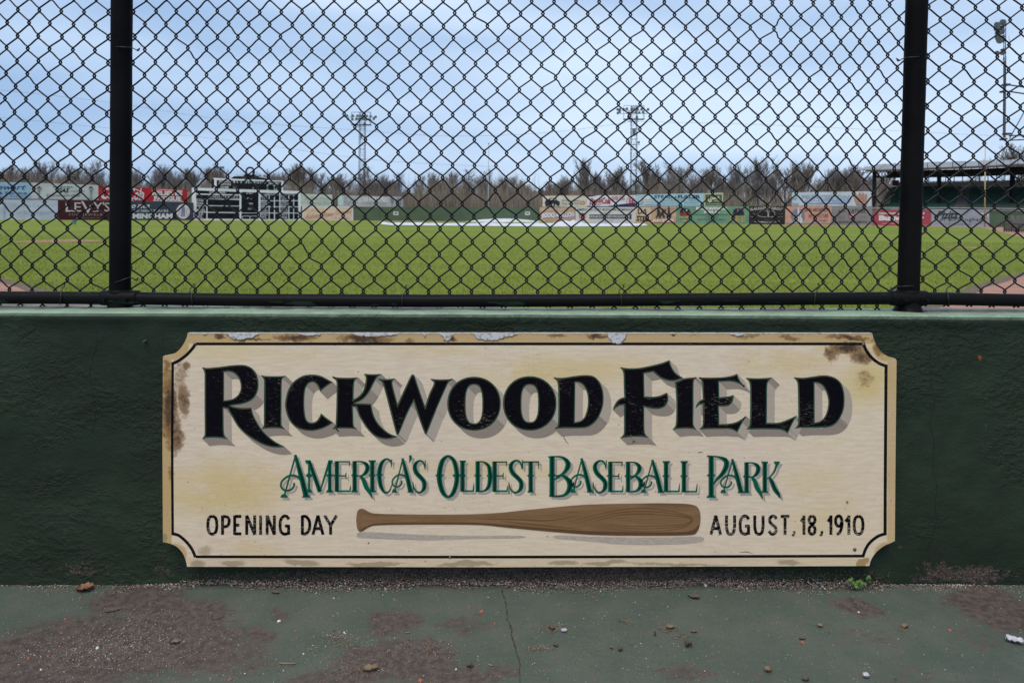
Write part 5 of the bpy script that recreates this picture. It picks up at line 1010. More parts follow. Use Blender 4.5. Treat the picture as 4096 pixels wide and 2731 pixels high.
b = mk('billboard', 'black lower board with white arched lettering and drawn pigs', 'billboard', 2996, 3139, (826, 827), (893, 894), brd(48, 45, 46), 0, to_ground=True, seams=2)
gw_ = ink(190, 190, 188); T(b, z5, 'SLAUGHTER GROUP', 618, 845, 1040, 878, gw_, bold=.03, arc=5); T(b, z5, 'FRESH MEANS CUT DAILY', 665, 995, 988, 1016, gw_, bold=.02, arc=-4)
b.line([z5(*q) for q in ((715, 935), (735, 905), (750, 885), (830, 880), (832, 950), (760, 950), (715, 935))], 1.5, gw_); b.line([z5(*q) for q in ((850, 885), (905, 882), (925, 910), (915, 945), (855, 950), (850, 885))], 1.5, gw_); b.line([z5(838, 870), z5(845, 960)], 1.5, gw_)
for x0, y0, s1, s2 in ((620, 908, 'CLEAN', 'FRESH'), (965, 908, 'ACCEPT', 'NO LESS')): T(b, z5, s1, x0, y0, x0 + 62, y0 + 14, ink(140, 140, 138)); T(b, z5, s2, x0, y0 + 36, x0 + 62, y0 + 50, ink(140, 140, 138))
T(b, z5, 'EST 1973', 800, 985, 850, 994, ink(140, 140, 138)); b.done()
b = mk('billboard', 'salmon pink lower board with a grey disc and white tower drawing', 'billboard', 3141, 3326, (826, 826), (893, 896), brd(215, 160, 138), 0, to_ground=True, seams=3)
b.oval(*z5(1212, 945), 28, 31, ink(125, 130, 150), 30)
for q in (((1190, 1028), (1190, 965), (1208, 940), (1208, 840), (1228, 835), (1232, 1028)), ((1236, 1028), (1236, 880), (1252, 880), (1252, 960), (1268, 975), (1268, 1028)), ((1172, 1028), (1172, 985), (1186, 970), (1186, 1028))): b.poly([z5(*p) for p in q], ink(215, 212, 208))
b.rect(*z5(1058, 1026), *z5(1628, 1038), ink(120, 165, 170)); T(b, z5, 'DAVIS ARCHITECTS', 1288, 842, 1605, 886, dk_, bold=.01); T(b, z5, 'ARCHITECTURE', 1340, 915, 1585, 962, dk_); T(b, z5, 'and Design', 1385, 975, 1575, 1016, ink(110, 90, 90), shear=.5); b.done()
b = mk('billboard', 'grey lower board with a round red emblem, last full height board at the stand', 'billboard', 3327, 3490, (826, 825), (896, 898), brd(140, 140, 138), 0, to_ground=True, seams=3)
T(b, z5, 'A.H. CATHER', 1705, 865, 2055, 910, dk_, bold=.01, arc=4); T(b, z5, 'PUBLISHING COMPANY', 1678, 1006, 2075, 1030, dk_, bold=.01); b.oval(*z5(1880, 938), 14, 17, ink(150, 55, 70)); b.ring(*z5(1880, 938), 11, 13.5, 1, ink(200, 190, 190)); T(b, z5, 'CPC', 1852, 918, 1908, 958, WHT, bold=.03)
for x0, s1, s2 in ((1682, 'BOOK', 'PRINTER'), (1950, 'Established', '1913')):
    b.line([z5(x0, 930), z5(x0 + 135, 930), z5(x0 + 135, 985), z5(x0, 985), z5(x0, 930)], 1, ink(160, 158, 158)); T(b, z5, s1, x0 + 22, 936, x0 + 115, 954, ink(165, 115, 120)); T(b, z5, s2, x0 + 35, 960, x0 + 100, 978, ink(165, 115, 120))
b.done()
b = mk('billboard', 'pale upper board with light blue capitals and a brown baseball glove', 'billboard', 3167, 3486, (770, 766), (824, 825), brd(200, 212, 222), .7, seams=8)
pb = ink(150, 180, 212); b.poly([z5(1138, 655), z5(1245, 648), z5(1225, 816), z5(1142, 816)], ink(185, 208, 222)); T(b, z5, 'of', 1148, 705, 1205, 750, dk_, shear=.4); T(b, z5, 'Hospital', 1142, 778, 1212, 815, ink(110, 125, 140)); T(b, z5, 'PRINCETON', 1255, 680, 1850, 738, pb, bold=.05); b.poly([z5(1285, 752), z5(1840, 740), z5(1830, 785), z5(1290, 792)], ink(150, 175, 208)); T(b, z5, 'Baptist Hospital', 1335, 756, 1632, 784, WHT, shear=.3, bold=.01)
b.poly([z5(*q) for q in ((1935, 800), (1912, 740), (1908, 680), (1935, 668), (1955, 700), (1965, 655), (1985, 650), (1998, 690), (2010, 650), (2030, 655), (2035, 695), (2052, 665), (2070, 675), (2062, 730), (2075, 770), (2060, 805))], ink(185, 142, 122)); b.ring(*z5(2000, 745), 7, 7, 1.6, ink(160, 110, 95)); T(b, z5, 'WIN', 1978, 775, 2050, 802, WHT, bold=.03); b.done()
z6 = lambda x, y: (3400 + x * .2959, 560 + y * .2959)
b = mk('billboard', 'rose red lower board with white lettering below the covered stand', 'billboard', 3492, 3723, (840, 840), (899, 902), brd(178, 72, 88), 0, to_ground=True, seams=3)
b.line([z6(320, 955), z6(1088, 955), z6(1088, 1146), z6(320, 1146), z6(320, 955)], 1.3, ink(210, 150, 158)); T(b, z6, 'PREFERRED', 385, 980, 635, 1006, WHT, bold=.03, shear=.2); T(b, z6, 'EVERYWHERE', 700, 980, 1012, 1006, WHT, bold=.03, shear=.2); b.oval(*z6(665, 995), 5, 8, ink(215, 190, 190)); T(b, z6, 'Budweiser', 388, 1018, 1000, 1092, WHT, bold=.07); T(b, z6, 'LAGER BEER', 582, 1100, 790, 1118, WHT, bold=.02, shear=.2); T(b, z6, 'ANHEUSER-BUSCH, ST. LOUIS', 430, 1124, 960, 1142, ink(215, 180, 185), bold=.02); b.done()
b = mk('billboard', 'blue grey lower board with dark script beside the yellow foul pole', 'billboard', 3724, 3957, (838, 838), (902, 905), brd(158, 165, 178), 0, to_ground=True, seams=3)
T(b, z6, 'Pizitz', 1165, 962, 1480, 1070, dk_, bold=.04, shear=.3, dy=-2); T(b, z6, 'of Birmingham', 1210, 1050, 1810, 1112, ink(70, 72, 80), bold=.01, spacing=1.15); T(b, z6, 'Now the most preferred office space in downtown Birmingham', 1152, 1118, 1815, 1134, ink(95, 98, 105), shear=.2); T(b, z6, 'for information, call 205-930-0900', 1285, 1138, 1640, 1154, ink(95, 98, 105), shear=.2)
b.rect(*z6(1770, 994), *z6(1866, 1050), WHT); T(b, z6, '332', 1782, 1004, 1856, 1040, BLK, bold=.04); b.done()
gw2 = Board('outfield_wall', 'short plain green wall at the foot of the covered stand', 'wall', 3957.5, 4400, (856, 862), (906, 916), D_(3957), D_(4300) - 2, M_gwall, .3, to_ground=True, seams=4)
# gap framework between the upper boards on the right
M_tim = mat('weathered_timber', (.12, .09, .065), .9, (.17, .14, .10), 1, 6, spec=.1)
fr = thing('empty_board_frame', P(3000, 826, 124), 'bare weathered timber board framework in the gap right of the small green board', 'frame')
for px, y0 in ((2898, 771), (2957, 800), (3123, 771), (3155, 770)):
    mb = MB(); a = P(px, y0, D_(px) + .8); mb.box((a.x - .06, a.y - .06, 2), (a.x + .06, a.y + .06, a.z)); mb.build('upright', M_tim, fr)
for px0, px1, y in ((2893, 2960, 805), (3110, 3165, 771), (3110, 3165, 805), (2893, 2925, 776)):
    mb = MB(); mb.tube([P(px0, y, D_(px0) + .72), P(px1, y, D_(px1) + .72)], .05, 5); mb.build('crossbar', M_tim, fr)
# ================================================================ FLAGPOLE, FOUL POLE, LIGHT TOWERS
M_pole = mat('painted_white_pole', (.42, .43, .44), .5, (.34, .35, .36), 2); M_steel = mat('dark_galvanised_steel', (.028, .036, .048), .6, (.045, .052, .062), 1.5, 5, spec=.2)
M_rust = mat('rusting_steel', (.085, .05, .045), .8, (.06, .06, .065), 1.2, 6, spec=.15); M_yel = mat('yellow_pole_paint', (.50, .38, .14), .6, (.42, .33, .14), 1.5)
def vpole(name, px, ytop, D, r, mt, label, cat):
    t = P(px, ytop, D); mb = MB(); mb.tube([(t.x, t.y, -.05), (t.x, t.y, t.z * .5), (t.x, t.y, t.z)], [r, r * .85, r * .6], 10)
    root = thing(name, (t.x, t.y, 0), label, cat); mb.build('pole', mt, root, True)
    m2 = MB(); m2.tube([(t.x, t.y, t.z), (t.x, t.y, t.z + r * 1.5), (t.x, t.y, t.z + r * 3)], [r * .7, r * 1.3, r * .3], 8); m2.build('finial', mt, root, True); return root
vpole('flagpole', 1955, 578, 146, .13, M_pole, 'tall thin pale grey flagpole behind the plain green outfield wall', 'flagpole')
fp = vpole('foul_pole', 3941, 574, 104.5, .10, M_yel, 'slim yellow foul pole rising in front of the covered stand', 'foul pole')
M_lamp = mat('floodlight_housing', (.075, .09, .10), .4, (.11, .125, .135), 3); M_lens = mat('floodlight_glass', (.20, .23, .25), .25, (.15, .17, .2), 3)
def truss(mb, c0, c1, z0, z1, wx, wy, step, r):
    """four corner legs with cross bracing, between heights z0 and z1"""
    def cor(z, i): return Vector((c0 + (-1, 1, 1, -1)[i] * wx / 2, c1 + (-1, -1, 1, 1)[i] * wy / 2, z))
    for i in range(4): mb.tube([cor(z0, i), cor(z1, i)], r, 5)
    z = z0
    while z < z1 - .2:
        zn = min(z + step, z1)
        for i in range(4):
            j = (i + 1) % 4
            mb.tube([cor(zn, i), cor(zn, j)], r * .7, 4)
            mb.tube([cor(z, i), cor(zn, j)], r * .42, 3); mb.tube([cor(z, j), cor(zn, i)], r * .42, 3)
        z = zn
def lampobj(root, c, r, tilt=-.35, yaw=0, mt=None):
    q = Matrix.Rotation(yaw, 3, 'Z') @ Matrix.Rotation(-tilt, 3, 'X')
    f = lambda d, rr, k, n_=12: [c + q @ Vector((rr * math.cos(2 * math.pi * j / n_), -d, rr * math.sin(2 * math.pi * j / n_))) for j in range(n_)]
    n_ = 12; R_ = [f(-r * 1.1, r * .3, 0), f(-r * .7, r * .42, 0), f(0, r * .85, 0), f(r * .35, r, 0)]
    v = [p for g in R_ for p in g]; fa = [(k * n_ + j, k * n_ + (j + 1) % n_, (k + 1) * n_ + (j + 1) % n_, (k + 1) * n_ + j) for k in range(3) for j in range(n_)] + [tuple(range(n_))[::-1]]
    o = mesh('floodlight', v, fa, mt or M_lamp, root, True)
    mesh('lens', f(r * .3, r * .95, 0), [tuple(range(n_))], M_lens, o)
def tower(label, D, mastx, ybase, cv, frame, rows, lamps, extras, width=1.15):
    c = P(mastx, 860, D); zt = P(mastx, cv(0, frame[2])[1], D).z; root = thing('light_tower', (c.x, c.y, 0), label, 'light tower')
    mb = MB(); zr = 9.0; truss(mb, c.x, c.y, -.1, zr, width, width, 2.25, .055); mb.build('lower_mast', M_rust, root)
    mb = MB(); truss(mb, c.x, c.y, zr, zt, width, width, 2.25, .05); mb.build('upper_mast', M_steel, root)
    pt = lambda x, y, off=-.75: (lambda p: Vector((p.x, c.y + off, p.z)))(P(*cv(x, y), D))
    mb = MB(); x0, x1, y0, y1 = frame
    for a_, b_ in (((x0, y0), (x1, y0)), ((x0, y1), (x1, y1)), ((x0, y0), (x0, y1)), ((x1, y0), (x1, y1)), (((x0 + x1) * .62, y0), ((x0 + x1) * .62, y1))): mb.tube([pt(*a_), pt(*b_)], .045, 5)
    for (xa, xb, y) in rows: mb.tube([pt(xa, y), pt(xb, y)], .055, 5)
    for (xa, xb, y) in rows[:1]: mb.tube([pt((xa + xb) / 2, y), pt((xa + xb) / 2, y, 0)], .05, 4)
    mb.build('lamp_frame', M_steel, root)
    mb = MB(); a_ = pt(x0, y1); b_ = pt(x1, y1); mb.box((a_.x, c.y - 1.15, a_.z - .08), (b_.x, c.y + .3, a_.z)); mb.build('catwalk', M_steel, root)
    for x, y in lamps: lampobj(root, pt(x, y, -.85), .31, yaw=rnd.uniform(-.5, .5), tilt=-.35)
    for kind, *q in extras:
        if kind == 'box':
            mb = MB(); a_ = pt(q[0], q[3], -.4); b_ = pt(q[2], q[1], -.4); mb.box((a_.x, a_.y - .3, a_.z), (b_.x, b_.y + .3, b_.z)); mb.build('equipment_box', M_lamp, root)
        else:
            mb = MB(); mb.tube([pt(q[0], q[1], -.6), pt(q[2], q[3], -.6)], .06, 5); mb.build('cross_arm', M_steel, root)
    return root
cvA = lambda x, y: (1300 + x * .1786, 380 + y * .1786)
tower('steel lattice floodlight tower behind the outfield, nearer the scoreboard', 152, 1447, 830, cvA, (610, 1045, 402, 676), [(530, 1140, 508), (560, 1100, 582)],
      [(515, 478), (640, 478), (750, 482), (825, 488), (890, 490), (960, 486), (1045, 492), (1150, 505), (535, 550), (640, 550), (725, 548), (790, 552), (870, 552), (940, 560), (1015, 560), (1110, 545), (910, 650)],
      [('arm', 700, 725, 930, 728), ('box', 800, 880, 840, 975)], width=1.2)
cvB = lambda x, y: (2380 + x * .2423, 380 + y * .2423)
tower('lattice floodlight tower with a grey box on its mast, right of the flagpole', 148, 2533, 835, cvB, (465, 802, 188, 405), [(398, 885, 268), (400, 850, 318)],
      [(365, 252), (397, 250), (462, 252), (515, 240), (590, 246), (637, 250), (687, 248), (757, 246), (865, 250), (366, 310), (397, 290), (545, 304), (600, 300), (657, 298), (717, 304), (783, 298), (540, 375), (682, 380)],
      [('arm', 530, 443, 710, 440), ('box', 614, 560, 660, 678), ('arm', 530, 828, 735, 826), ('box', 526, 780, 568, 815), ('box', 702, 772, 730, 805)], width=1.2)
# right edge tower, hung from long arms off the stand roof
cvC = lambda x, y: (3500 + x * .3825, y * .3825)
DT = 88
rt = thing('light_tower', (P(4330, 860, DT).x, DT, 0), 'slender cantilevered floodlight mast high at the right edge', 'light tower')
q3 = lambda x, y, o=0: (lambda p: Vector((p.x, DT + o, p.z)))(P(*cvC(x, y), DT))
for xa, xb, ya, yb, o_ in ((1324, 1350, 600, 1460, -.3), (1356, 1384, 262, 1412, .3)):
    mb = MB(); a_, b_ = q3(xa, yb), q3(xb, ya)
    for x in (a_.x, b_.x): mb.tube([(x, DT + o_, a_.z), (x, DT + o_, b_.z)], .045, 5)
    z = a_.z; i = 0
    while z < b_.z - .3: mb.tube([(a_.x, DT + o_, z), (b_.x, DT + o_, z)], .022, 4); mb.tube([(a_.x if i % 2 else b_.x, DT + o_, z), (b_.x if i % 2 else a_.x, DT + o_, z + .38)], .015, 3) if i % 2 else None; z += .38; i += 1
    mb.build('ladder_frame', M_steel, rt)
mb = MB(); mb.tube([q3(1352, 640), q3(1352, 1440)], .07, 6); mb.build('centre_tube', mat('pale_steel_tube', (.17, .17, .16), .5, (.13, .13, .13), 3), rt)
for xa, xb, y in ((1322, 1362, 1458), (1350, 1405, 1403), (1340, 1395, 890), (1322, 1350, 960)):
    mb = MB(); a_, b_ = q3(xa, y + 9), q3(xb, y - 9); mb.box((a_.x, DT - .4, a_.z), (b_.x, DT + .4, b_.z)); mb.build('bracket', M_rust, rt)
for pa, pb_, r_ in (((1360, 885), (2150, 1000), .09), ((1395, 958), (2150, 1070), .09), ((1400, 1420), (2150, 1405), .08), ((1415, 1468), (2150, 1440), .08), ((1405, 1452), (1660, 990), .07), ((1660, 930), (1800, 1412), .06)):
    mb = MB(); mb.tube([q3(*pa), q3(*pb_)], r_, 6); mb.build('cantilever_arm', M_steel, rt)
mb = MB(); a_ = q3(2170, 900); truss(mb, a_.x, DT, -.1, a_.z, 1.1, 1.1, 2.2, .06); mb.build('support_mast', M_steel, rt)
M_lampg = mat('big_floodlight_shell', (.24, .28, .31), .4, (.32, .35, .37), 4)
for k, (x, y) in enumerate(((1290, 258), (1325, 240), (1285, 300), (1320, 330), (1288, 350), (1300, 392), (1290, 430), (1318, 418), (1300, 545), (1322, 560))):
    M_lamp_, r_ = M_lamp, .42 if k < 8 else .28; lampobj(rt, q3(x, y, rnd.uniform(-.4, .4)), r_, tilt=-.5, yaw=-1.15, mt=M_lampg)
for x, y in ((1345, 250), (1340, 400), (1340, 540), (1328, 300)):
    mb = MB(); c = q3(x, y); f = lambda p, c=c: c + Matrix.Rotation(-.45, 3, 'Y') @ p; mb.box((-.10, -.25, -.36), (.10, .25, .36), 0, f); mb.build('ballast_box', M_rust, rt)
mb = MB(); mb.tube([q3(1322, 690), q3(1360, 520), q3(1366, 262)], .03, 4); mb.tube([q3(1385, 500), q3(1410, 460), q3(1398, 380)], .02, 4); mb.build('conduit', M_steel, rt)
# paired floodlights on a short post behind the scoreboard
a_ = P(881, 700, 128); fl_ = thing('floodlight_post', (a_.x, a_.y, 0), 'short dark post with two angled floodlights behind the upper left of the scoreboard', 'floodlight')
mb = MB(); mb.tube([(a_.x, a_.y, -.05), P(881, 676, 128)], .09, 6); mb.tube([P(864, 672, 128), P(881, 680, 128), P(889, 674, 128)], .06, 5); mb.build('post', M_steel, fl_)
for px, py in ((864, 672), (889, 671)):
    mb = MB(); c = P(px, py, 128); mb.box((c.x - .32, c.y - .2, c.z - .16), (c.x + .3, c.y + .2, c.z + .2)); mb.build('lamp_head', M_lamp, fl_)
# overhead cables, thin against the sky
M_cab = mat('black_cable', (.03, .03, .035), .7)
for k, (pts, D0, lab) in enumerate([([(-300, 330), (400, 405), (900, 480), (1440, 522)], 152, 'upper cable sagging from the left edge to the nearer light tower'), ([(-300, 440), (300, 500), (900, 560), (1500, 640), (2000, 668)], 170, 'lowest cable crossing the sky low above the scoreboard'),
                                 ([(1440, 522), (1800, 545), (2200, 530), (2530, 487)], 150, 'cable slung between the two lattice light towers'), ([(2530, 487), (3000, 498), (3500, 520), (4300, 560)], 148, 'cable running from the light tower with the grey box to the right edge')]):
    mb = MB(); mb.tube([P(a_, b_, D0) for a_, b_ in cropen(pts, 8)], .022, 4); tag(mb.build('overhead_cable', M_cab), lab, 'cable')
# ================================================================ COVERED STAND
M_conc = mat('stand_concrete', (.17, .16, .14), .85, (.12, .11, .10), 1.2, 6, spec=.1); M_dkst = mat('stand_dark_steel', (.012, .013, .015), .7, (.02, .02, .022), 2, spec=.1)
M_roof = mat('grey_metal_roofing', (.24, .25, .265), .5, (.18, .175, .17), .5, 6, spec=.3); M_seat = mat('green_bench_paint', (.03, .09, .062), .6, (.022, .07, .048), .8, 6, spec=.2)
M_under = mat('dark_roof_boards', (.02, .019, .018), .9, (.03, .028, .025), 1)
st_ = thing('grandstand', (P(3800, 830, 118).x, 118, 0), 'covered grandstand with grey metal roof and green bench rows at the right edge', 'grandstand')
def SD(px): return float(np.interp(px, [3300, 3461, 4096, 5000], [124, 121, 109, 93]))
def SP(px, py, back=0.0): return P(px, py, SD(px) + back)
zS = lambda x, y: (3400 + x * .2959, 560 + y * .2959)
# the roof, sheet by sheet
E = [SP(*zS(x, y)) for x, y in ((205, 402), (700, 392), (950, 378), (1850, 345), (2352, 318), (5300, 190))]
Rg = [SP(*zS(x, y), 9) for x, y in ((372, 331), (700, 319), (950, 306), (1850, 283), (2352, 262), (5300, 120))]
def alongp(L_, t):
    k = t * (len(L_) - 1); i = min(int(k), len(L_) - 2); return L_[i].lerp(L_[i + 1], k - i)
NS = 26
for i in range(NS):
    t0, t1 = i / NS, (i + 1) / NS - .002
    a_, b_, c_, d_ = alongp(E, t0), alongp(E, t1), alongp(Rg, t1), alongp(Rg, t0); off = Vector((0, 0, .05 * (i % 2)))
    lo = [p + Vector((0, 0, -.12)) for p in (a_, b_, c_, d_)]
    mesh('roof_sheet', [p + off for p in (a_, b_, c_, d_)] + lo, [(0, 1, 2, 3), (7, 6, 5, 4), (0, 4, 5, 1), (2, 6, 7, 3), (1, 5, 6, 2), (0, 3, 7, 4)], M_roof, st_)
bk = [p + Vector((0, 10, -.5)) for p in Rg]
mesh('rear_roof', Rg + bk, [(i, i + 1, i + 7, i + 6) for i in range(5)], M_roof, st_)
mesh('gable_end', [E[0], Rg[0], bk[0]], [(0, 1, 2)], M_roof, st_)
lowE = [p + Vector((0, .3, -.5)) for p in E]; lowB = [p + Vector((0, 0, -.6)) for p in bk]
mesh('ceiling', lowE + lowB, [(i, i + 1, i + 7, i + 6) for i in range(5)], M_under, st_)
mesh('fascia', [p + Vector((0, -.02, -.1)) for p in E] + [p + Vector((0, -.02, -.42)) for p in E], [(i, i + 1, i + 7, i + 6) for i in range(5)], mat('fascia_brown', (.07, .05, .045), .8, (.05, .04, .038), 1), st_)
# header trusses under the eave and along the back
def band(name, pts, h, mt, back, web=True):
    top = [SP(*zS(x, y), back) for x, y in pts]; mb = MB()
    for k in range(len(pts) - 1):
        for dz in (0, -h): mb.tube([top[k] + Vector((0, 0, dz)), top[k + 1] + Vector((0, 0, dz))], .12, 4)
        for j in range(9):
            p_ = top[k].lerp(top[k + 1], j / 9); q_ = top[k].lerp(top[k + 1], (j + 1) / 9); mb.tube([p_, q_ + Vector((0, 0, -h))], .07, 4); mb.tube([p_ + Vector((0, 0, -h)), q_], .07, 4)
    mb.build(name, mt, st_)
band('eave_truss', [(330, 425), (700, 425), (1210, 415), (1850, 395), (2352, 375), (4800, 260)], 1.05, M_dkst, 1.5)
mb = MB(); T0 = [SP(*zS(x, y), 1.9) for x, y in ((500, 430), (700, 425), (1210, 415), (1850, 395), (2352, 375), (4800, 260))]
mesh('valance', T0 + [p + Vector((0, 0, -1.0)) for p in T0], [(i, i + 1, i + 7, i + 6) for i in range(5)], M_under, st_)
for x, yt, back, r_ in ((330, 405, 1.2, .24), (1210, 400, 4, .2), (2195, 370, 4, .26), (3300, 330, 3, .26)):
    a_ = SP(*zS(x, yt), back); mb = MB(); mb.box((a_.x - r_, a_.y - r_, 0), (a_.x + r_, a_.y + r_, a_.z)); mb.build('column', M_dkst, st_)
    mb = MB(); mb.tube([(a_.x, a_.y, a_.z - 5.2), (a_.x + 2.2, a_.y, a_.z - 3.2)], .1, 4); mb.build('knee_brace', M_dkst, st_)
# seating rows: x runs along the stand
def lineat(back, h, x0, x1, hz):
    return None
NR = 17
def seat_pt(px, t, dz=0):          # t 0 front .. 1 top row
    back = 1.5 + 17 * t; h = 3.15 + 4.6 * t + dz; d = SD(px) + back
    r = ray(px, 860); p = CAM + r * d; return Vector((p.x, p.y, h))
segs = [(3527, 3577, 3815, 3846), (3868, 3885, 4190, 4200), (4225, 4230, 4900, 4900)]
for i in range(NR):
    t = i / NR
    for k, (a0, a1, b0, b1) in enumerate(segs):
        xa, xb = lin(a0, a1, t), lin(b0, b1, t); p, q = seat_pt(xa, t, .02), seat_pt(xb, t, .02)
        mb = MB(); sh_ = Vector((0, .5, 0)); v = [p, q, q + Vector((0, 0, .20)), p + Vector((0, 0, .20)), p + sh_, q + sh_, q + sh_ + Vector((0, 0, .20)), p + sh_ + Vector((0, 0, .20))]
        mb.add(v, [(0, 1, 2, 3), (3, 2, 6, 7), (0, 3, 7, 4), (1, 5, 6, 2)]); mb.build('bench', M_seat, st_)
    for k, (a0, a1) in enumerate(((3815, 3868), (4190, 4225))):
        e0, e1 = segs[k][3], segs[k + 1][1]; xa, xb = lin(a0, e0, t) + 1, lin(a1, e1, t) - 1; p, q = seat_pt(xa, t, -.05), seat_pt(xb, t, -.05)
        mb = MB(); up = Vector((0, 0, .22)); bk_ = Vector((0, 1.0, .22)); mb.add([p, q, q + up, p + up, q + bk_, p + bk_], [(0, 1, 2, 3), (3, 2, 4, 5)]); mb.build('stair_step', M_conc, st_)
base = [seat_pt(px, t, -.12) for t in (0, 1) for px in (3510, 5000)]
mesh('seating_deck', [base[0], base[1], seat_pt(5000, 1, -.12), seat_pt(3562, 1, -.12)], [(0, 1, 2, 3)], M_under, st_)
g0, g1 = seat_pt(3497, 0, -.1), seat_pt(5000, 0, -.1); g0.y -= 1.2; g1.y -= 1.2
mesh('stand_front_wall', [Vector((g0.x, g0.y, -.05)), Vector((g1.x, g1.y, -.05)), g1 - Vector((0, 0, .3)), g0 - Vector((0, 0, .3))], [(0, 1, 2, 3)], M_gwall, st_)
s0, s1 = seat_pt(3510, 0, -.1), seat_pt(3562, 1, -.1)
mesh('stand_side', [s0, s1, Vector((s1.x, s1.y, 0)), Vector((s0.x, s0.y, 0))], [(0, 1, 2, 3)], M_under, st_)
M_rail2 = mat('pale_pipe_rail', (.36, .37, .38), .5, (.28, .29, .3), 3)
mb = MB(); mb.tube([SP(3490, 831, -2), SP(3800, 832, -2), SP(4096, 836, -2), SP(4800, 850, -2)], .07, 6); mb.tube([SP(3490, 836, -2), SP(3800, 838, -2), SP(4096, 843, -2), SP(4800, 858, -2)], .05, 6)
mb.build('front_rail', M_rail2, st_)
for i in range(7):
    mb = MB(); xa = 3500 + i * 9; mb.tube([SP(xa, 826 - i * 2), SP(xa + 36 - i * 3, 742 + i * 3, 10)], .05, 4); mb.build('stair_rail', M_tim, st_)
mb = MB(); a_ = SP(*zS(575, 620), 12); b_ = SP(*zS(682, 543), 12); mb.box((a_.x, a_.y, a_.z), (b_.x, a_.y + .2, b_.z)); mb.build('brick_red_panel', mat('brick_red_paint', (.20, .07, .05), .8, (.15, .055, .045), 1), st_)
# rear screen wall with an open strip below the roof
mb = MB()
for i in range(30):
    px = 3585 + i * 34; a_ = seat_pt(px, 1.03, 0); mb.tube([(a_.x, a_.y + .6, 5), (a_.x, a_.y + .6, 12.5)], .10, 4)
for h in (8.6, 10.2): p, q = seat_pt(3585, 1.03, 0), seat_pt(4560, 1.03, 0); mb.tube([(p.x, p.y + .6, h), (q.x, q.y + .6, h)], .07, 4)
mb.build('rear_posts', M_dkst, st_)
p, q = seat_pt(3600, 1.03, 0), seat_pt(5000, 1.03, 0)
mesh('rear_wall', [Vector((p.x, p.y + .7, 0)), Vector((q.x, q.y + .7, 0)), Vector((q.x, q.y + .7, 8.5)), Vector((p.x, p.y + .7, 8.5))], [(0, 1, 2, 3)], M_under, st_)
# box seats and picket railing at the right edge
rl = thing('picket_railing', G(4060, 922), 'dark picket railing on the clay at the far right edge below the stand', 'railing')
for i in range(26):
    px = 4016 + i * 10; mb = MB(); a_ = P(px, 912 + i * .9, 62 - i * .35); mb.box((a_.x - .035, a_.y - .03, 0), (a_.x + .035, a_.y + .03, .78)); mb.build('picket', M_tim if i % 3 else M_steel, rl)
mb = MB(); 
for h in (.2, .76): mb.tube([(lambda a: Vector((a.x, a.y, h)))(P(4014, 912, 62)), (lambda a: Vector((a.x, a.y, h)))(P(4268, 935, 53.2))], .04, 5)
mb.build('railing_bar', M_steel, rl)
for r_ in range(3):
    for i in range(9):
        a_ = P(4062 - r_ * 6 + i * 21, 900, 68 + r_ * 1.6); mb = MB(); z0 = .35 + r_ * .38
        mb.box((a_.x - .22, a_.y - .05, z0), (a_.x + .2, a_.y + .03, z0 + .48)); mb.box((a_.x - .22, a_.y - .42, z0 - .02), (a_.x + .2, a_.y - .06, z0 + .05)); 
        o = mb.build('box_seat', M_conc); tag(o, 'grey stadium seat in the block behind the picket railing at the far right', 'seat', 'grey seats behind the picket railing')
mb = MB()
for r_ in range(3):
    a_, b_ = P(4050, 900, 68 + r_ * 1.6), P(4300, 900, 68 + r_ * 1.6); z0 = .33 + r_ * .38; mb.box((a_.x - .3, a_.y - .9, -.05), (b_.x, a_.y + .7, z0 - .03))
tag(mb.build('seating_terrace', M_conc), 'stepped concrete terrace carrying the grey seats at the far right', 'terrace')
for name, pts in (('warning_track', [(3905, 907), (3975, 921), (4040, 938), (4140, 962), (4400, 1000), (4600, 980), (4600, 903), (3957, 905)]),):
    v = [G(x, y, .008) for x, y in pts]; mesh(name, v, [tuple(range(len(v)))[::-1]], M_dirt); 
    tag(bpy.data.objects[name], kind='structure')
wp = [(px, D_(px)) for px in (-200, 0, 230, 470, 774)]; v = []; 
for px, d in [(px, D_(px)) for px in (640, 900, 1200, 1413, 1800, 2150, 2541, 2700, 2995, 3140, 3327, 3490, 3723, 3957)]:
    a_ = P(px, 884, d); v += [Vector((a_.x, a_.y, .006)), Vector((a_.x * .955, a_.y - (9 if (px > 2700 or px < 1500) else 5), .006))]
tag(mesh('warning_track', v, [(2 * i, 2 * i + 1, 2 * i + 3, 2 * i + 2) for i in range(len(v) // 2 - 1)], M_track), kind='structure')
# ================================================================ WHITE TARPS ON THE FIELD
M_tarp = mat('white_tarpaulin', (.62, .62, .64), .45, (.50, .50, .53), .35, 5, spec=.3); M_tarpg = mat('grey_tarpaulin_underside', (.30, .295, .29), .5, (.22, .215, .21), .8, 5)
def sheet(name, pts_near, pts_far, hfun, mt, label, nx=90, ny=9):
    v = []; f = []
    for i in range(nx + 1):
        t = i / nx; xn = lin(pts_near[0][0], pts_near[-1][0], t); xf = lin(pts_far[0][0], pts_far[-1][0], t)
        yn = float(np.interp(xn, [p[0] for p in pts_near], [p[1] for p in pts_near])); yf = float(np.interp(xf, [p[0] for p in pts_far], [p[1] for p in pts_far]))
        a_, b_ = G(xn, yn), G(xf, yf)
        for j in range(ny + 1):
            s = j / ny; p = a_.lerp(b_, s); p.z = .01 + hfun(t, s); v.append(p)
    for i in range(nx):
        for j in range(ny): k = i * (ny + 1) + j; f.append((k, k + ny + 1, k + ny + 2, k + 1))
    o = mesh(name, v, f, mt, None, True); return tag(o, label, 'tarp')
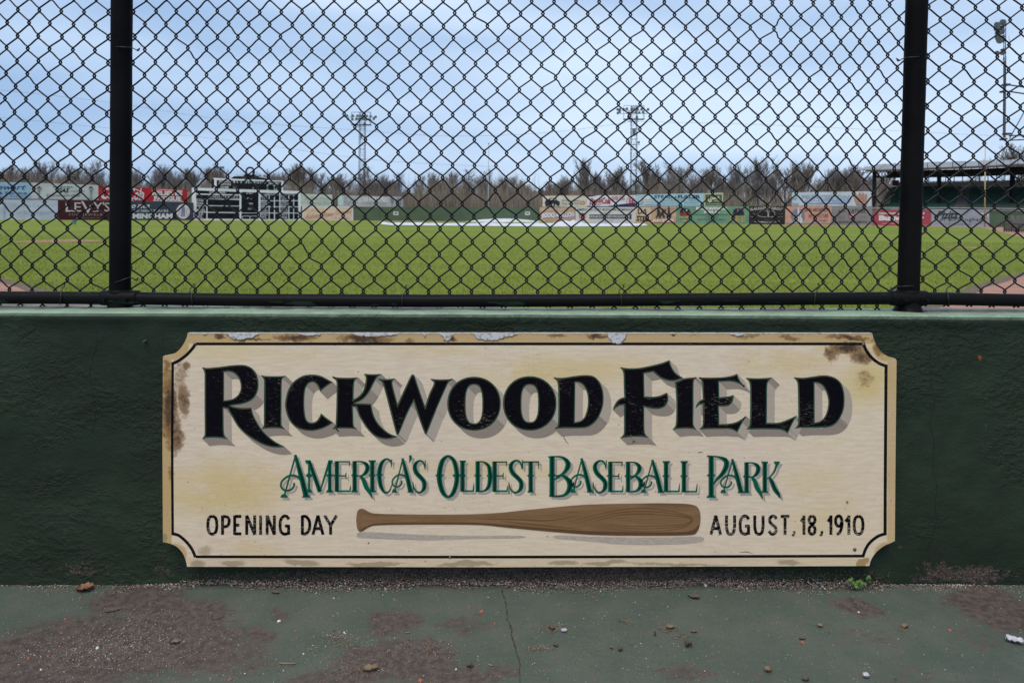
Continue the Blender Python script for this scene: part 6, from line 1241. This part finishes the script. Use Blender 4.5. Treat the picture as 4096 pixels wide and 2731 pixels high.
sheet('tarp', [(1512, 896.5), (1560, 902), (1750, 904), (2000, 906), (2200, 908), (2400, 907), (2520, 906), (2592, 903)], [(1530, 894), (1700, 895), (1900, 895), (2100, 895), (2300, 895), (2560, 896)],
      lambda t, s: math.sin(math.pi * min(1, max(0, s))) * (.16 + .14 * noise.noise(Vector((t * 40, s * 2, 0))) + .12 * noise.noise(Vector((t * 11, 2, 0)))) + .03, M_tarp, 'long white tarp spread flat and rumpled on the outfield grass')
sheet('tarp', [(1858, 887), (2020, 889), (2172, 888.5)], [(1880, 885.5), (2020, 885.5), (2165, 885.5)], lambda t, s: .64 * math.sin(math.pi * t) ** .8 * math.sin(math.pi * min(1, max(0, s))) ** .5 + .02 * noise.noise(Vector((t * 20, s * 4, 0))), M_tarp, 'white tarp domed over a low mound in front of the 392 plate', 60, 12)
sheet('tarp', [(2205, 896), (2300, 897), (2345, 896)], [(2215, 894.5), (2340, 894.5)], lambda t, s: max(0, math.sin(math.pi * t) ** .7 * math.sin(math.pi * s) * (.5 + .35 * noise.noise(Vector((t * 7, s * 2, 4))))), M_tarp, 'white tarp heap with a peaked top left of the grey folded tarp', 30, 8)
sheet('tarp', [(2352, 899), (2450, 901), (2545, 900)], [(2360, 894), (2540, 894)], lambda t, s: max(0, math.sin(math.pi * t) ** .5 * math.sin(math.pi * s) * (.50 + .6 * noise.noise(Vector((t * 6 + 2, s * 2, 9))))), M_tarpg, 'grey crumpled tarp folded on top of the long white tarp', 40, 10)
# ================================================================ BARE TREES
M_bark = mat('winter_bark', (.11, .095, .088), .95, (.15, .13, .12), 3, 5, spec=.05); M_twig = [mat('winter_twigs', c, .95, c2, .6, 4, spec=.05) for c, c2 in (((.16, .14, .14), (.20, .18, .175)), ((.18, .145, .13), (.16, .14, .125)), ((.15, .15, .16), (.19, .185, .19)))]
def tree_meshes(seed, spread, nl):
    rg = random.Random(seed); wood = MB(); tw = MB()
    def grow(p, d, L_, r, lev, acc):
        n_ = 4 if lev < 2 else 3; pts = [p.copy()]; dd = d.copy()
        for i in range(n_):
            dd = (dd + Vector((rg.gauss(0, .12), rg.gauss(0, .12), rg.gauss(0, .06) + (.09 if lev else 0)))).normalized(); pts.append(pts[-1] + dd * (L_ / n_))
        rr = [r * (1 - .75 * i / n_) for i in range(n_ + 1)]
        (wood if lev < 2 else tw).tube(pts, rr, 5 if lev < 1 else 3, cap=False)
        if lev >= 4: return
        kids = (nl, 7, 6, 5)[lev]
        for k in range(kids):
            t = rg.uniform(.28 if lev else .32, 1.0); i = min(int(t * n_), n_ - 1); q = pts[i].lerp(pts[i + 1], t * n_ - i)
            a = rg.uniform(0, 6.283); side = Vector((math.cos(a), math.sin(a), rg.uniform(-.05, .5))); nd = (dd * rg.uniform(.5, .95) + side * spread * rg.uniform(.6, 1.1)).normalized()
            grow(q, nd, L_ * rg.uniform(.42, .62) * (1.0 if lev else (1.1 - .45 * t)), max(r * (.5 if lev < 2 else .55), .010), lev + 1, acc)
    grow(Vector((0, 0, -.3)), Vector((rg.gauss(0, .04), rg.gauss(0, .04), 1)).normalized(), 9.5, .24, 0, None)
    return wood, tw
TREES = []
for s_i, (spr, nl) in enumerate(((.5, 12), (.75, 10), (.38, 13), (.9, 9), (.55, 13), (.62, 8), (.42, 9), (.8, 12))):
    wd_, tw_ = tree_meshes(40 + s_i, spr, nl); ms = []
    for nm, mb, mt in (('trunk', wd_, M_bark), ('crown', tw_, M_twig[s_i % 3])):
        me = bpy.data.meshes.new(nm); me.from_pydata([tuple(v) for v in mb.v], [], mb.f); me.materials.append(mt); me.update(); ms.append(me)
    zs = max(v.co.z for v in ms[1].vertices); TREES.append((ms[0], ms[1], zs))
def put_tree(px, ytop, D, label, group=None, kind=None):
    k = kind if kind is not None else rnd.randrange(8); a_, b_, zs = TREES[k]
    top = P(px, ytop, D); s = (top.z + .3) / zs
    root = bpy.data.objects.new('bare_tree', None); root.empty_display_size = .2; C.objects.link(root); root.location = (top.x, top.y, -.1); root.rotation_euler = (0, 0, rnd.uniform(0, 6.28)); root.scale = (s * rnd.uniform(.85, 1.1),) * 2 + (s,)
    tag(root, label, 'tree', group)
    for nm, me in (('trunk', a_), ('crown', b_)):
        o = bpy.data.objects.new(nm, me); C.objects.link(o); o.parent = root
BIG = [(172, 632, 190, 0, 'tall wispy bare tree above the left end boards'), (300, 655, 175, 4, 'bare tree just left of the left fence post'), (672, 668, 170, 2, 'bare tree above the slate board with the baseball'), (1108, 676, 172, 1, 'round bare tree directly right of the clock crest'), (1197, 652, 178, 4, 'broad dense bare tree right of the scoreboard'),
       (1540, 690, 175, 0, 'bare tree right of the nearer light tower'), (1876, 672, 170, 3, 'open spreading bare tree left of the flagpole'), (2050, 694, 175, 1, 'bare tree right of the flagpole above the 392 plate'), (2345, 625, 176, 0, 'tall slim bare tree left of the light tower with the grey box'), (2590, 632, 178, 4, 'fine twigged round bare tree behind the light tower with the grey box'),
       (2700, 640, 176, 1, 'reddish brown bare tree above the insurance board'), (2838, 655, 180, 4, 'bare tree above the small dark green upper board'), (2975, 642, 172, 2, 'bare tree above the open timber framework'), (3030, 620, 180, 0, 'tallest bare tree in the row right of the timber framework'), (3217, 652, 174, 4, 'bare tree above the left end of the glove board'), (3330, 660, 176, 2, 'bare tree above the middle of the glove board'), (3400, 655, 180, 1, 'bare tree above the painted baseball glove'), (4062, 570, 160, 4, 'bare tree top showing above the stand roof at the right edge')]
for px, y, D, k, lab in BIG: put_tree(px, y, D, lab, kind=k)
for i in range(165):
    px = -260 + i * 28 + rnd.uniform(-14, 14); D = rnd.uniform(165, 225); base_y = float(np.interp(px, [0, 700, 1300, 1500, 2100, 2400, 3500, 4100], [672, 678, 695, 715, 715, 698, 678, 672]))
    if px > 3560: D = rnd.uniform(150, 190); base_y = 735
    put_tree(px, base_y + rnd.gauss(6, 24), D, 'bare brown winter tree in the crowded treeline beyond the outfield wall', 'bare trees in the treeline beyond the outfield')
# brush and saplings between them
def brush():
    rg = np.random.default_rng(5); n_ = 42000
    px = rg.uniform(-500, 4700, n_); D = rg.uniform(150, 215, n_); h = rg.gamma(5, .95, n_) + 1.2 + 1.2 * np.sin(px / 130) + .9 * np.sin(px / 47 + 2) ; h = np.clip(h, .6, 11.5)
    h = h * (D / 175) ** 1.1
    x = (px - CX) / F * D; lx = rg.normal(0, .32, n_) * h * .5; ly = rg.normal(0, .2, n_) * h * .4; w_ = .028 + rg.random(n_) * .05
    z0 = rg.uniform(0, 1, n_) * np.minimum(h * .75, 5)
    v = np.zeros((n_, 4, 3), np.float32); cx_, cy_ = x, D
    v[:, 0] = np.stack([cx_ - w_, cy_, z0], 1); v[:, 1] = np.stack([cx_ + w_, cy_, z0], 1); v[:, 2] = np.stack([cx_, cy_ + w_ * 1.7, z0], 1); v[:, 3] = np.stack([cx_ + lx, cy_ + ly, z0 + (h - z0 * .5)], 1)
    f = np.array([[0, 1, 3], [1, 2, 3], [2, 0, 3]], np.int32)[None] + (np.arange(n_, dtype=np.int32) * 4)[:, None, None]
    me = bpy.data.meshes.new('brush'); me.vertices.add(n_ * 4); me.vertices.foreach_set('co', v.ravel()); me.loops.add(n_ * 9); me.loops.foreach_set('vertex_index', f.ravel()); me.polygons.add(n_ * 3); me.polygons.foreach_set('loop_start', np.arange(0, n_ * 9, 3, dtype=np.int32))
    me.polygons.foreach_set('material_index', np.repeat(rg.integers(0, 3, n_), 3).astype(np.int32))
    for m_ in (M_twig[1], M_bark, mat('dead_undergrowth', (.10, .085, .05), .95, (.075, .08, .045), .3, 5, spec=.05)): me.materials.append(m_)
    me.update(calc_edges=True); o = bpy.data.objects.new('undergrowth', me); C.objects.link(o)
    tag(o, 'tangled brown brush and saplings filling the foot of the distant treeline', 'undergrowth', kind='stuff')
brush()
# ================================================================ GRIT, LEAVES AND LITTER ON THE WALKWAY
M_g = [mat('grit_pale', (.42, .38, .37), .8, (.34, .30, .30), 300), mat('grit_brick', (.30, .09, .06), .8, (.38, .14, .09), 300), mat('grit_tan', (.30, .20, .12), .85, (.22, .15, .10), 300), mat('grit_dark', (.035, .03, .028), .85, (.06, .05, .045), 300), mat('grit_mauve', (.12, .09, .085), .85, (.17, .13, .125), 300), mat('grit_white', (.66, .66, .64), .7, (.6, .6, .6), 300)]
def grit():
    rg = np.random.default_rng(11); cen = []; sz = []; mi = []
    def add(x, y, h, s, m): cen.append((x, y, h)); sz.append(s); mi.append(m)
    PX = lambda x: x * F / 2.0 + CX
    def pick(): return int(rg.choice(6, p=[.28, .09, .2, .2, .18, .05]))
    # wedge of grit along the foot of the wall
    for i in range(15000):
        x = rg.uniform(-1.6, 1.6); px = PX(x); dens = float(np.interp(px, [0, 250, 560, 760, 1100, 3450, 3600, 3800, 3950, 4096], [.10, .22, .35, .8, 1, 1, .35, .5, .22, .15]))
        if rg.random() > dens: continue
        wdt = .013 + .009 * math.sin(x * 9) + .006 * math.sin(x * 31); t = abs(rg.normal(0, 1)) * .55; 
        y = 2.005 - t * wdt * 1.6; hh = max(0, (1 - t)) * .010 * dens + (rg.random() ** 3 * .012 if dens > .7 else 0)
        add(x, y, hh, rg.uniform(.0007, .0021) * (1.7 if rg.random() < .03 else 1), pick())
    # loose scatter
    cl = [((W(430, 2590)), .13, .045, 3800), (W(560, 2480), .10, .035, 700), (W(250, 2660), .16, .05, 800), (W(1450, 2620), .13, .05, 500), (W(900, 2700), .25, .05, 500), (W(1370, 2545), .05, .02, 200), (W(1720, 2590), .04, .015, 160), (W(2230, 2510), .025, .01, 110), (W(2140, 2585), .025, .008, 60), (W(1440, 2680), .035, .01, 200), (W(3720, 2350), .04, .012, 420), (W(2700, 2660), .2, .06, 200)]
    for c, sx, sy, n_ in cl:
        for i in range(n_):
            x, y = rg.normal(c.x, sx), rg.normal(c.y, sy)
            if y < 2.0: add(x, y, 0, rg.uniform(.0004, .0013) * (1.8 if rg.random() < .05 else 1), int(rg.choice(6, p=[.36, .05, .16, .12, .26, .05])))
    for i in range(6500):
        y = rg.uniform(1.35, 2.0); add(rg.uniform(-1.7, 1.7), y, 0, rg.uniform(.0004, .0013) * (2.0 if rg.random() < .03 else 1), int(rg.choice(6, p=[.30, .08, .22, .22, .1, .08])))
    n_ = len(cen); cen = np.array(cen); s = np.array(sz)[:, None, None]
    oc = np.array([(1, 0, 0), (0, 1, 0), (-1, 0, 0), (0, -1, 0), (0, 0, .8), (0, 0, -.5)], float)[None] * (1 + rg.uniform(-.35, .35, (n_, 6, 3)))
    a = rg.random(n_) * 6.283; ca, sa = np.cos(a), np.sin(a); o2 = oc.copy(); st = rg.uniform(.6, 1.5, n_)[:, None]
    o2[:, :, 0] = (oc[:, :, 0] * ca[:, None] - oc[:, :, 1] * sa[:, None]) * st; o2[:, :, 1] = oc[:, :, 0] * sa[:, None] + oc[:, :, 1] * ca[:, None]
    l = cen[:, None, :] + o2 * s; l[:, :, 2] += s[:, :, 0] * .4
    Wd = np.array(CAM)[None, None] + l[:, :, 0:1] * np.array(RV) + l[:, :, 1:2] * np.array(FV) + (l[:, :, 2:3] + WALK) * np.array(UV_)
    f = np.array([(0, 1, 4), (1, 2, 4), (2, 3, 4), (3, 0, 4), (1, 0, 5), (2, 1, 5), (3, 2, 5), (0, 3, 5)], np.int32)[None] + (np.arange(n_, dtype=np.int32) * 6)[:, None, None]
    me = bpy.data.meshes.new('grit'); me.vertices.add(n_ * 6); me.vertices.foreach_set('co', Wd.astype(np.float32).ravel()); me.loops.add(n_ * 24); me.loops.foreach_set('vertex_index', f.ravel()); me.polygons.add(n_ * 8); me.polygons.foreach_set('loop_start', np.arange(0, n_ * 24, 3, dtype=np.int32)); me.polygons.foreach_set('material_index', np.repeat(np.array(mi), 8).astype(np.int32))
    for m_ in M_g: me.materials.append(m_)
    me.update(calc_edges=True); o = bpy.data.objects.new('grit', me); C.objects.link(o)
    tag(o, 'loose pale and reddish grit strewn over the walkway and banked along the wall', 'grit', kind='stuff')
grit()
def stone(name, px, py, w_px, h_px, mt, label, cat, seed):
    c = W(px, py); D = c.y; s = w_px / F * D / 2; r2 = random.Random(seed); import bmesh
    bm = bmesh.new(); bmesh.ops.create_icosphere(bm, subdivisions=2, radius=1)
    for v in bm.verts:
        k = 1 + .35 * noise.noise(v.co * 1.6 + Vector((seed, 0, 0))) + .12 * noise.noise(v.co * 4 + Vector((0, seed, 0)))
        v.co = Vector((v.co.x * s * k, v.co.y * s * k * .8, max(v.co.z * .55, -.3) * s * k * min(1.4, 1.3 * h_px / w_px + .4)))
    me = bpy.data.meshes.new(name); bm.to_mesh(me); bm.free(); me.materials.append(mt)
    me.polygons.foreach_set('use_smooth', [False] * len(me.polygons)); o = bpy.data.objects.new(name, me); C.objects.link(o); o.location = c + Vector((0, 0, .28 * s)); o.rotation_euler = (0, -TH, r2.uniform(0, 6))
    return tag(o, label, cat)
M_brick = mat('brick_chip', (.24, .075, .048), .85, (.32, .12, .08), 200, bump=.4, bscale=300, bdist=.001)
for k, (px, py, w_, h_, lab) in enumerate([(262, 2476, 13, 10, 'rust red brick chip on the dark worn patch below the brown leaf'), (192, 2623, 14, 8, 'dark red brick chip left of the pale grit patch'), (114, 2633, 15, 9, 'flat dark red brick chip nearest the left edge'), (322, 2391, 11, 8, 'pale orange chip just below the brown leaf'), (1926, 2449, 22, 15, 'salmon red brick chip just left of the floor crack'),
                                            (1876, 2428, 13, 12, 'dark red brick chip up and left of the salmon chip by the crack'), (1682, 2724, 26, 14, 'salmon brick chip at the lower picture edge left of the crack'), (920, 2718, 17, 12, 'orange red brick chip at the lower edge below the stick'), (1182, 2524, 10, 8, 'small red chip right of the two brown worn spots'), (726, 2605, 10, 8, 'small orange chip right of the dry leaf on the worn patch'), (3799, 2521, 16, 9, 'orange brick chip left of the white feather like scrap'), (3210, 2570, 18, 10, 'dark red chip touching a dark leaf scrap'), (1906, 2663, 10, 9, 'small red chip beside the brown clod near the crack'), (2176, 2681, 9, 7, 'small orange red chip right of the crack'), (1978, 2493, 9, 7, 'small red chip right beneath the salmon chip')]):
    stone('brick_chip', px, py, w_ * .95, h_, M_brick, lab, 'brick chip', k + 1)
M_pale = mat('pale_pebble', (.55, .50, .44), .7, (.62, .60, .58), 200)
for k, (px, py, w_, h_, lab) in enumerate([(155, 2338, 11, 9, 'white pebble against the wall foot near the left edge'), (390, 2592, 15, 10, 'cream stone at the right end of the pale grit patch'), (1116, 2484, 15, 7, 'white flake below the right brown worn spot'), (164, 2678, 9, 8, 'white pebble below the pale grit patch at the left'), (1214, 2614, 8, 6, 'tiny white square pebble right of the stick'), (1377, 2529, 9, 7, 'small white pebble left of the matchstick'), (775, 2344, 12, 10, 'pale angular stone in the grit below the sign left end'), (2820, 2340, 17, 11, 'cream stone in the grit below the date on the sign'), (1824, 2676, 9, 8, 'white pebble below the brown clod'), (3434, 2448, 9, 6, 'white chip on the dark stain below the weed')]):
    stone('pebble', px, py, w_, h_, M_pale, lab, 'pebble', k + 40)
def scrap(name, px, py, w_px, d_px, mt, label, cat, seed, curl=.012, ang=0, tip=.5):
    r2 = random.Random(seed); c = W(px, py); D = c.y; hw = w_px / F * D / 2; hd = hw * tip; v = []; f = []; nx, ny = 12, 6
    for i in range(nx + 1):
        u = i / nx * 2 - 1; ww = hd * math.sqrt(max(0.0, 1 - abs(u) ** 1.8)) + .0006
        for j in range(ny + 1):
            t = j / ny * 2 - 1; x = u * hw * (1 + .1 * noise.noise(Vector((seed, t * 2, 0)))); y = t * ww * (1 + .45 * noise.noise(Vector((u * 3, seed, t))))
            z = curl * (.4 * abs(t) ** 1.5 + .5 * (noise.noise(Vector((u * 2.2, t * 2.2, seed))) + .35) * (1 - .3 * abs(u))) + .0012; ca, sa = math.cos(ang), math.sin(ang)
            v.append(CAM + RV * (c.x + x * ca - y * sa) + FV * (c.y + x * sa + y * ca) + UV_ * (WALK + max(z, .0008)))
    for i in range(nx):
        for j in range(ny): k = i * (ny + 1) + j; f.append((k, k + ny + 1, k + ny + 2, k + 1))
    return tag(mesh(name, v, f, mt, None, True), label, cat)
M_leaf = mat('dry_leaf', (.20, .075, .03), .6, (.11, .045, .02), 120, 5, .4, 200, .001); M_leafd = mat('dead_leaf_dark', (.06, .045, .035), .8, (.11, .08, .06), 150, 5, .5, 300, .001); M_leaft = mat('dead_leaf_tan', (.20, .14, .08), .8, (.12, .08, .05), 150, 5, .5, 300, .001); M_pap = mat('white_scrap', (.48, .48, .52), .6, (.36, .36, .40), 100)
for q in [(328, 2362, 62, 30, M_leaf, 'curled orange brown dry leaf against the foot of the wall at the left', .022, .25, .75), (432, 2440, 62, 18, M_leafd, 'flat dark rotting leaf on the large worn patch', .004, .15, .5), (686, 2573, 34, 16, M_leaft, 'crumpled tan dry leaf right of the pale grit patch', .012, .1, .6), (1090, 2372, 34, 15, M_leafd, 'small grey brown curled leaf below the opening day words', .008, -.3, .5),
          (1468, 2682, 62, 20, M_leaft, 'curled brown leaf on a patch of dry clippings at the lower edge', .016, .2, .5), (1865, 2667, 26, 18, M_leafd, 'small brown clod left of the floor crack at the lower edge', .014, 0, .9), (2763, 2390, 46, 26, M_leafd, 'dark wedge of bark on the clean paint right of centre', .012, -.5, .55), (2740, 2585, 30, 26, M_leafd, 'dark crumpled leaf right of the crack and below the bark wedge', .022, .6, .9), (2668, 2512, 34, 14, M_leaft, 'tan crumbled leaf below the bark wedge', .01, .1, .6), (2763, 2529, 26, 10, M_leaf, 'narrow orange brown leaf bit below the bark wedge', .006, 0, .4),
          (3268, 2507, 22, 12, M_leaft, 'brown seed husk below the dark round stain', .01, 0, .7), (3606, 2508, 28, 16, M_leaft, 'tan leaf crumb with a straw, right of the dark round stain', .01, .3, .7), (3058, 2685, 30, 18, M_leaft, 'orange tan curled leaf near the lower edge, left of the green and white scrap', .014, .5, .8), (3208, 2722, 28, 16, M_leafd, 'dark brown leaf at the lower picture edge right of centre', .012, .1, .7), (2195, 2516, 26, 22, M_leafd, 'brown clod with grass bits just right of the crack', .012, .2, .8), (2606, 2541, 14, 26, M_leafd, 'small dark upright clod at the centre right of the walkway', .016, 1.4, .6), (2210, 2584, 20, 14, M_leafd, 'small dark crumb below the clod with grass bits', .01, 0, .8), (2468, 2602, 18, 14, M_leafd, 'left one of three small brown clods right of the crack', .012, .3, .9), (2432, 2594, 12, 9, M_leaft, 'tiny tan clod beside the small brown ones', .008, 0, .9), (3196, 2554, 30, 12, M_leafd, 'dark leaf scrap beneath the dark stain', .006, .3, .5)]:
    scrap('dry_leaf', q[0], q[1], q[2], q[3], q[4], q[5], 'leaf', rnd.randint(1, 900), q[6], q[7], q[8])
scrap('paper_scrap', 4046, 2570, 62, 30, M_pap, 'white feather like scrap on the walkway near the right edge', 'scrap', 77, .02, -.5, .6)
scrap('paper_scrap', 3450, 2710, 26, 16, M_pap, 'white and green crumpled scrap at the lower edge right', 'scrap', 78, .014, 0, .8)
scrap('foil_scrap', 2243, 2524, 26, 16, mat('lilac_scrap', (.34, .31, .38), .6), 'pale lilac flake beside the clod right of the crack', 'scrap', 79, .006, .2, .7)
M_stick = mat('dry_stick', (.26, .19, .12), .8, (.18, .13, .09), 80)
def stick(pts, r, label, mt=None):
    mb = MB(); mb.tube([W(x, y, .0015 + r) for x, y in pts], [r, r * 1.1, r * .8][:len(pts)] + [r * .6] * (len(pts) - 3), 6); tag(mb.build('stick', mt or M_stick, None, True), label, 'stick')
stick([(1118, 2650), (1150, 2652), (1184, 2651)], .0016, 'short pale stick lying on the walkway below the brown worn spots'); stick([(1618, 2529), (1630, 2528), (1643, 2526)], .0012, 'short pale matchstick like splinter on the green paint'); stick([(1953, 2655), (1962, 2658), (1973, 2660)], .0014, 'pale splinter left of the crack at the lower edge'); stick([(3612, 2530), (3616, 2542), (3622, 2556)], .0006, 'thin straw pointing down from the tan leaf crumb')
stick([(850, 2474), (870, 2472), (898, 2462)], .0009, 'thin dark green twig on the clean paint left of the brown spots', M_leafd)
# weed at the foot of the wall
M_weed = mat('weed_leaf', (.075, .15, .025), .6, (.05, .11, .02), 60, spec=.3)
weed = thing('weed', W(3420, 2345), 'small bright green weed growing at the foot of the wall below the sign', 'plant')
wb = W(3432, 2346)
for k, (px, py, r_) in enumerate([(3400, 2318, 9), (3392, 2324, 8), (3407, 2312, 8), (3410, 2328, 10), (3420, 2332, 11), (3430, 2337, 12), (3436, 2345, 12), (3446, 2330, 11), (3440, 2322, 8), (3424, 2344, 10), (3444, 2342, 10), (3458, 2333, 9), (3414, 2338, 9), (3429, 2325, 8), (3474, 2306, 8), (3480, 2311, 7), (3468, 2312, 7), (3476, 2302, 6)]):
    D = 1.985 - rnd.uniform(0, .02); c = P(px, py, D); r = r_ * .8 / F * D; mb = MB()
    nrm = Vector((rnd.uniform(-.5, .5), -.75, rnd.uniform(.4, 1))).normalized(); u = nrm.cross(Vector((0, 0, 1))).normalized(); w_ = u.cross(nrm)
    ring = [c + u * (r * math.cos(a)) + w_ * (r * .85 * math.sin(a)) + nrm * (r * .25 * math.cos(2 * a)) for a in [2 * math.pi * i / 9 for i in range(9)]]
    mb.add([c] + ring, [(0, i + 1, (i + 1) % 9 + 1) for i in range(9)]); mb.build('leaf', M_weed, weed, True)
    if k % 2 == 0:
        mb = MB(); foot = wb if px < 3465 else W(3476, 2346); mb.tube([foot, foot.lerp(c, .5) + Vector((0, -.004, .002)), c], .0006, 4); mb.build('stem', M_weed, weed)
# dry clippings in little mats (nobody could count them)
def clippings():
    mb = MB(); r2 = random.Random(8)
    for px, py, sx, sy, n_ in [(1440, 2672, 34, 12, 150), (1400, 2580, 26, 10, 70), (1345, 2545, 22, 8, 60), (1715, 2592, 16, 9, 80), (2195, 2512, 26, 10, 90), (2140, 2590, 22, 6, 60), (2505, 2484, 16, 6, 50), (2670, 2512, 24, 8, 70), (3607, 2512, 14, 8, 30), (2720, 2543, 20, 7, 50), (1290, 2560, 50, 25, 50), (2900, 2560, 300, 60, 60), (2300, 2600, 200, 50, 60), (700, 2560, 200, 60, 50), (2100, 2350, 900, 4, 160), (3730, 2345, 80, 5, 50)]:
        for i in range(n_):
            x, y = r2.gauss(px, sx), r2.gauss(py, sy); y = min(max(y, 2343), 2800); a = r2.uniform(0, 3.14); L_ = r2.uniform(4, 13) / 1400; c = W(x, y, .001 + r2.random() * .003); d = Vector((math.cos(a), math.sin(a), r2.uniform(-.1, .25))) * L_ / 2; s = Vector((-math.sin(a), math.cos(a), 0)) * .0005
            mb.add([c - d - s, c - d + s, c + d + s, c + d - s], [(0, 1, 2, 3)], i % 2)
    o = mb.build('grass_clippings', [M_stick, M_leafd]); tag(o, 'dry tan grass clippings gathered in small mats on the walkway', 'clippings', kind='stuff')
clippings()
# soil splashed against the wall foot, its colours darkened for the sign's shade
def soil():
    rg = np.random.default_rng(21); n_ = 9000; px = rg.uniform(740, 3560, n_); py = 2268 + rg.random(n_) ** .7 * 75
    D = 2.0045 - rg.random(n_) * .003; x = (px - CX) / F * D; z = -(py - HY) / F * D; s = rg.uniform(.0005, .0016, n_)[:, None, None]
    oc = np.array([(1, 0, 0), (-.5, .1, .9), (-.5, .1, -.9), (0, -1, 0)], float)[None] * (1 + rg.uniform(-.4, .4, (n_, 4, 3)))
    l = np.stack([x, D, z], 1)[:, None, :] + oc * s
    Wd = np.array(CAM)[None, None] + l[:, :, 0:1] * np.array(RV) + l[:, :, 1:2] * np.array(FV) + l[:, :, 2:3] * np.array(UV_)
    f = np.array([(0, 1, 3), (1, 2, 3), (2, 0, 3)], np.int32)[None] + (np.arange(n_, dtype=np.int32) * 4)[:, None, None]
    me = bpy.data.meshes.new('soil'); me.vertices.add(n_ * 4); me.vertices.foreach_set('co', Wd.astype(np.float32).ravel()); me.loops.add(n_ * 9); me.loops.foreach_set('vertex_index', f.ravel()); me.polygons.add(n_ * 3); me.polygons.foreach_set('loop_start', np.arange(0, n_ * 9, 3, dtype=np.int32)); me.polygons.foreach_set('material_index', np.repeat(rg.choice([4, 3, 3, 3, 2, 3], n_), 3).astype(np.int32))
    for m_ in M_g: me.materials.append(m_)
    me.update(calc_edges=True); o = bpy.data.objects.new('splashed_soil', me); C.objects.link(o)
    tag(o, 'splashed soil and specks stuck to the wall, darkened for the shade beneath the sign', 'soil', kind='stuff')
soil()
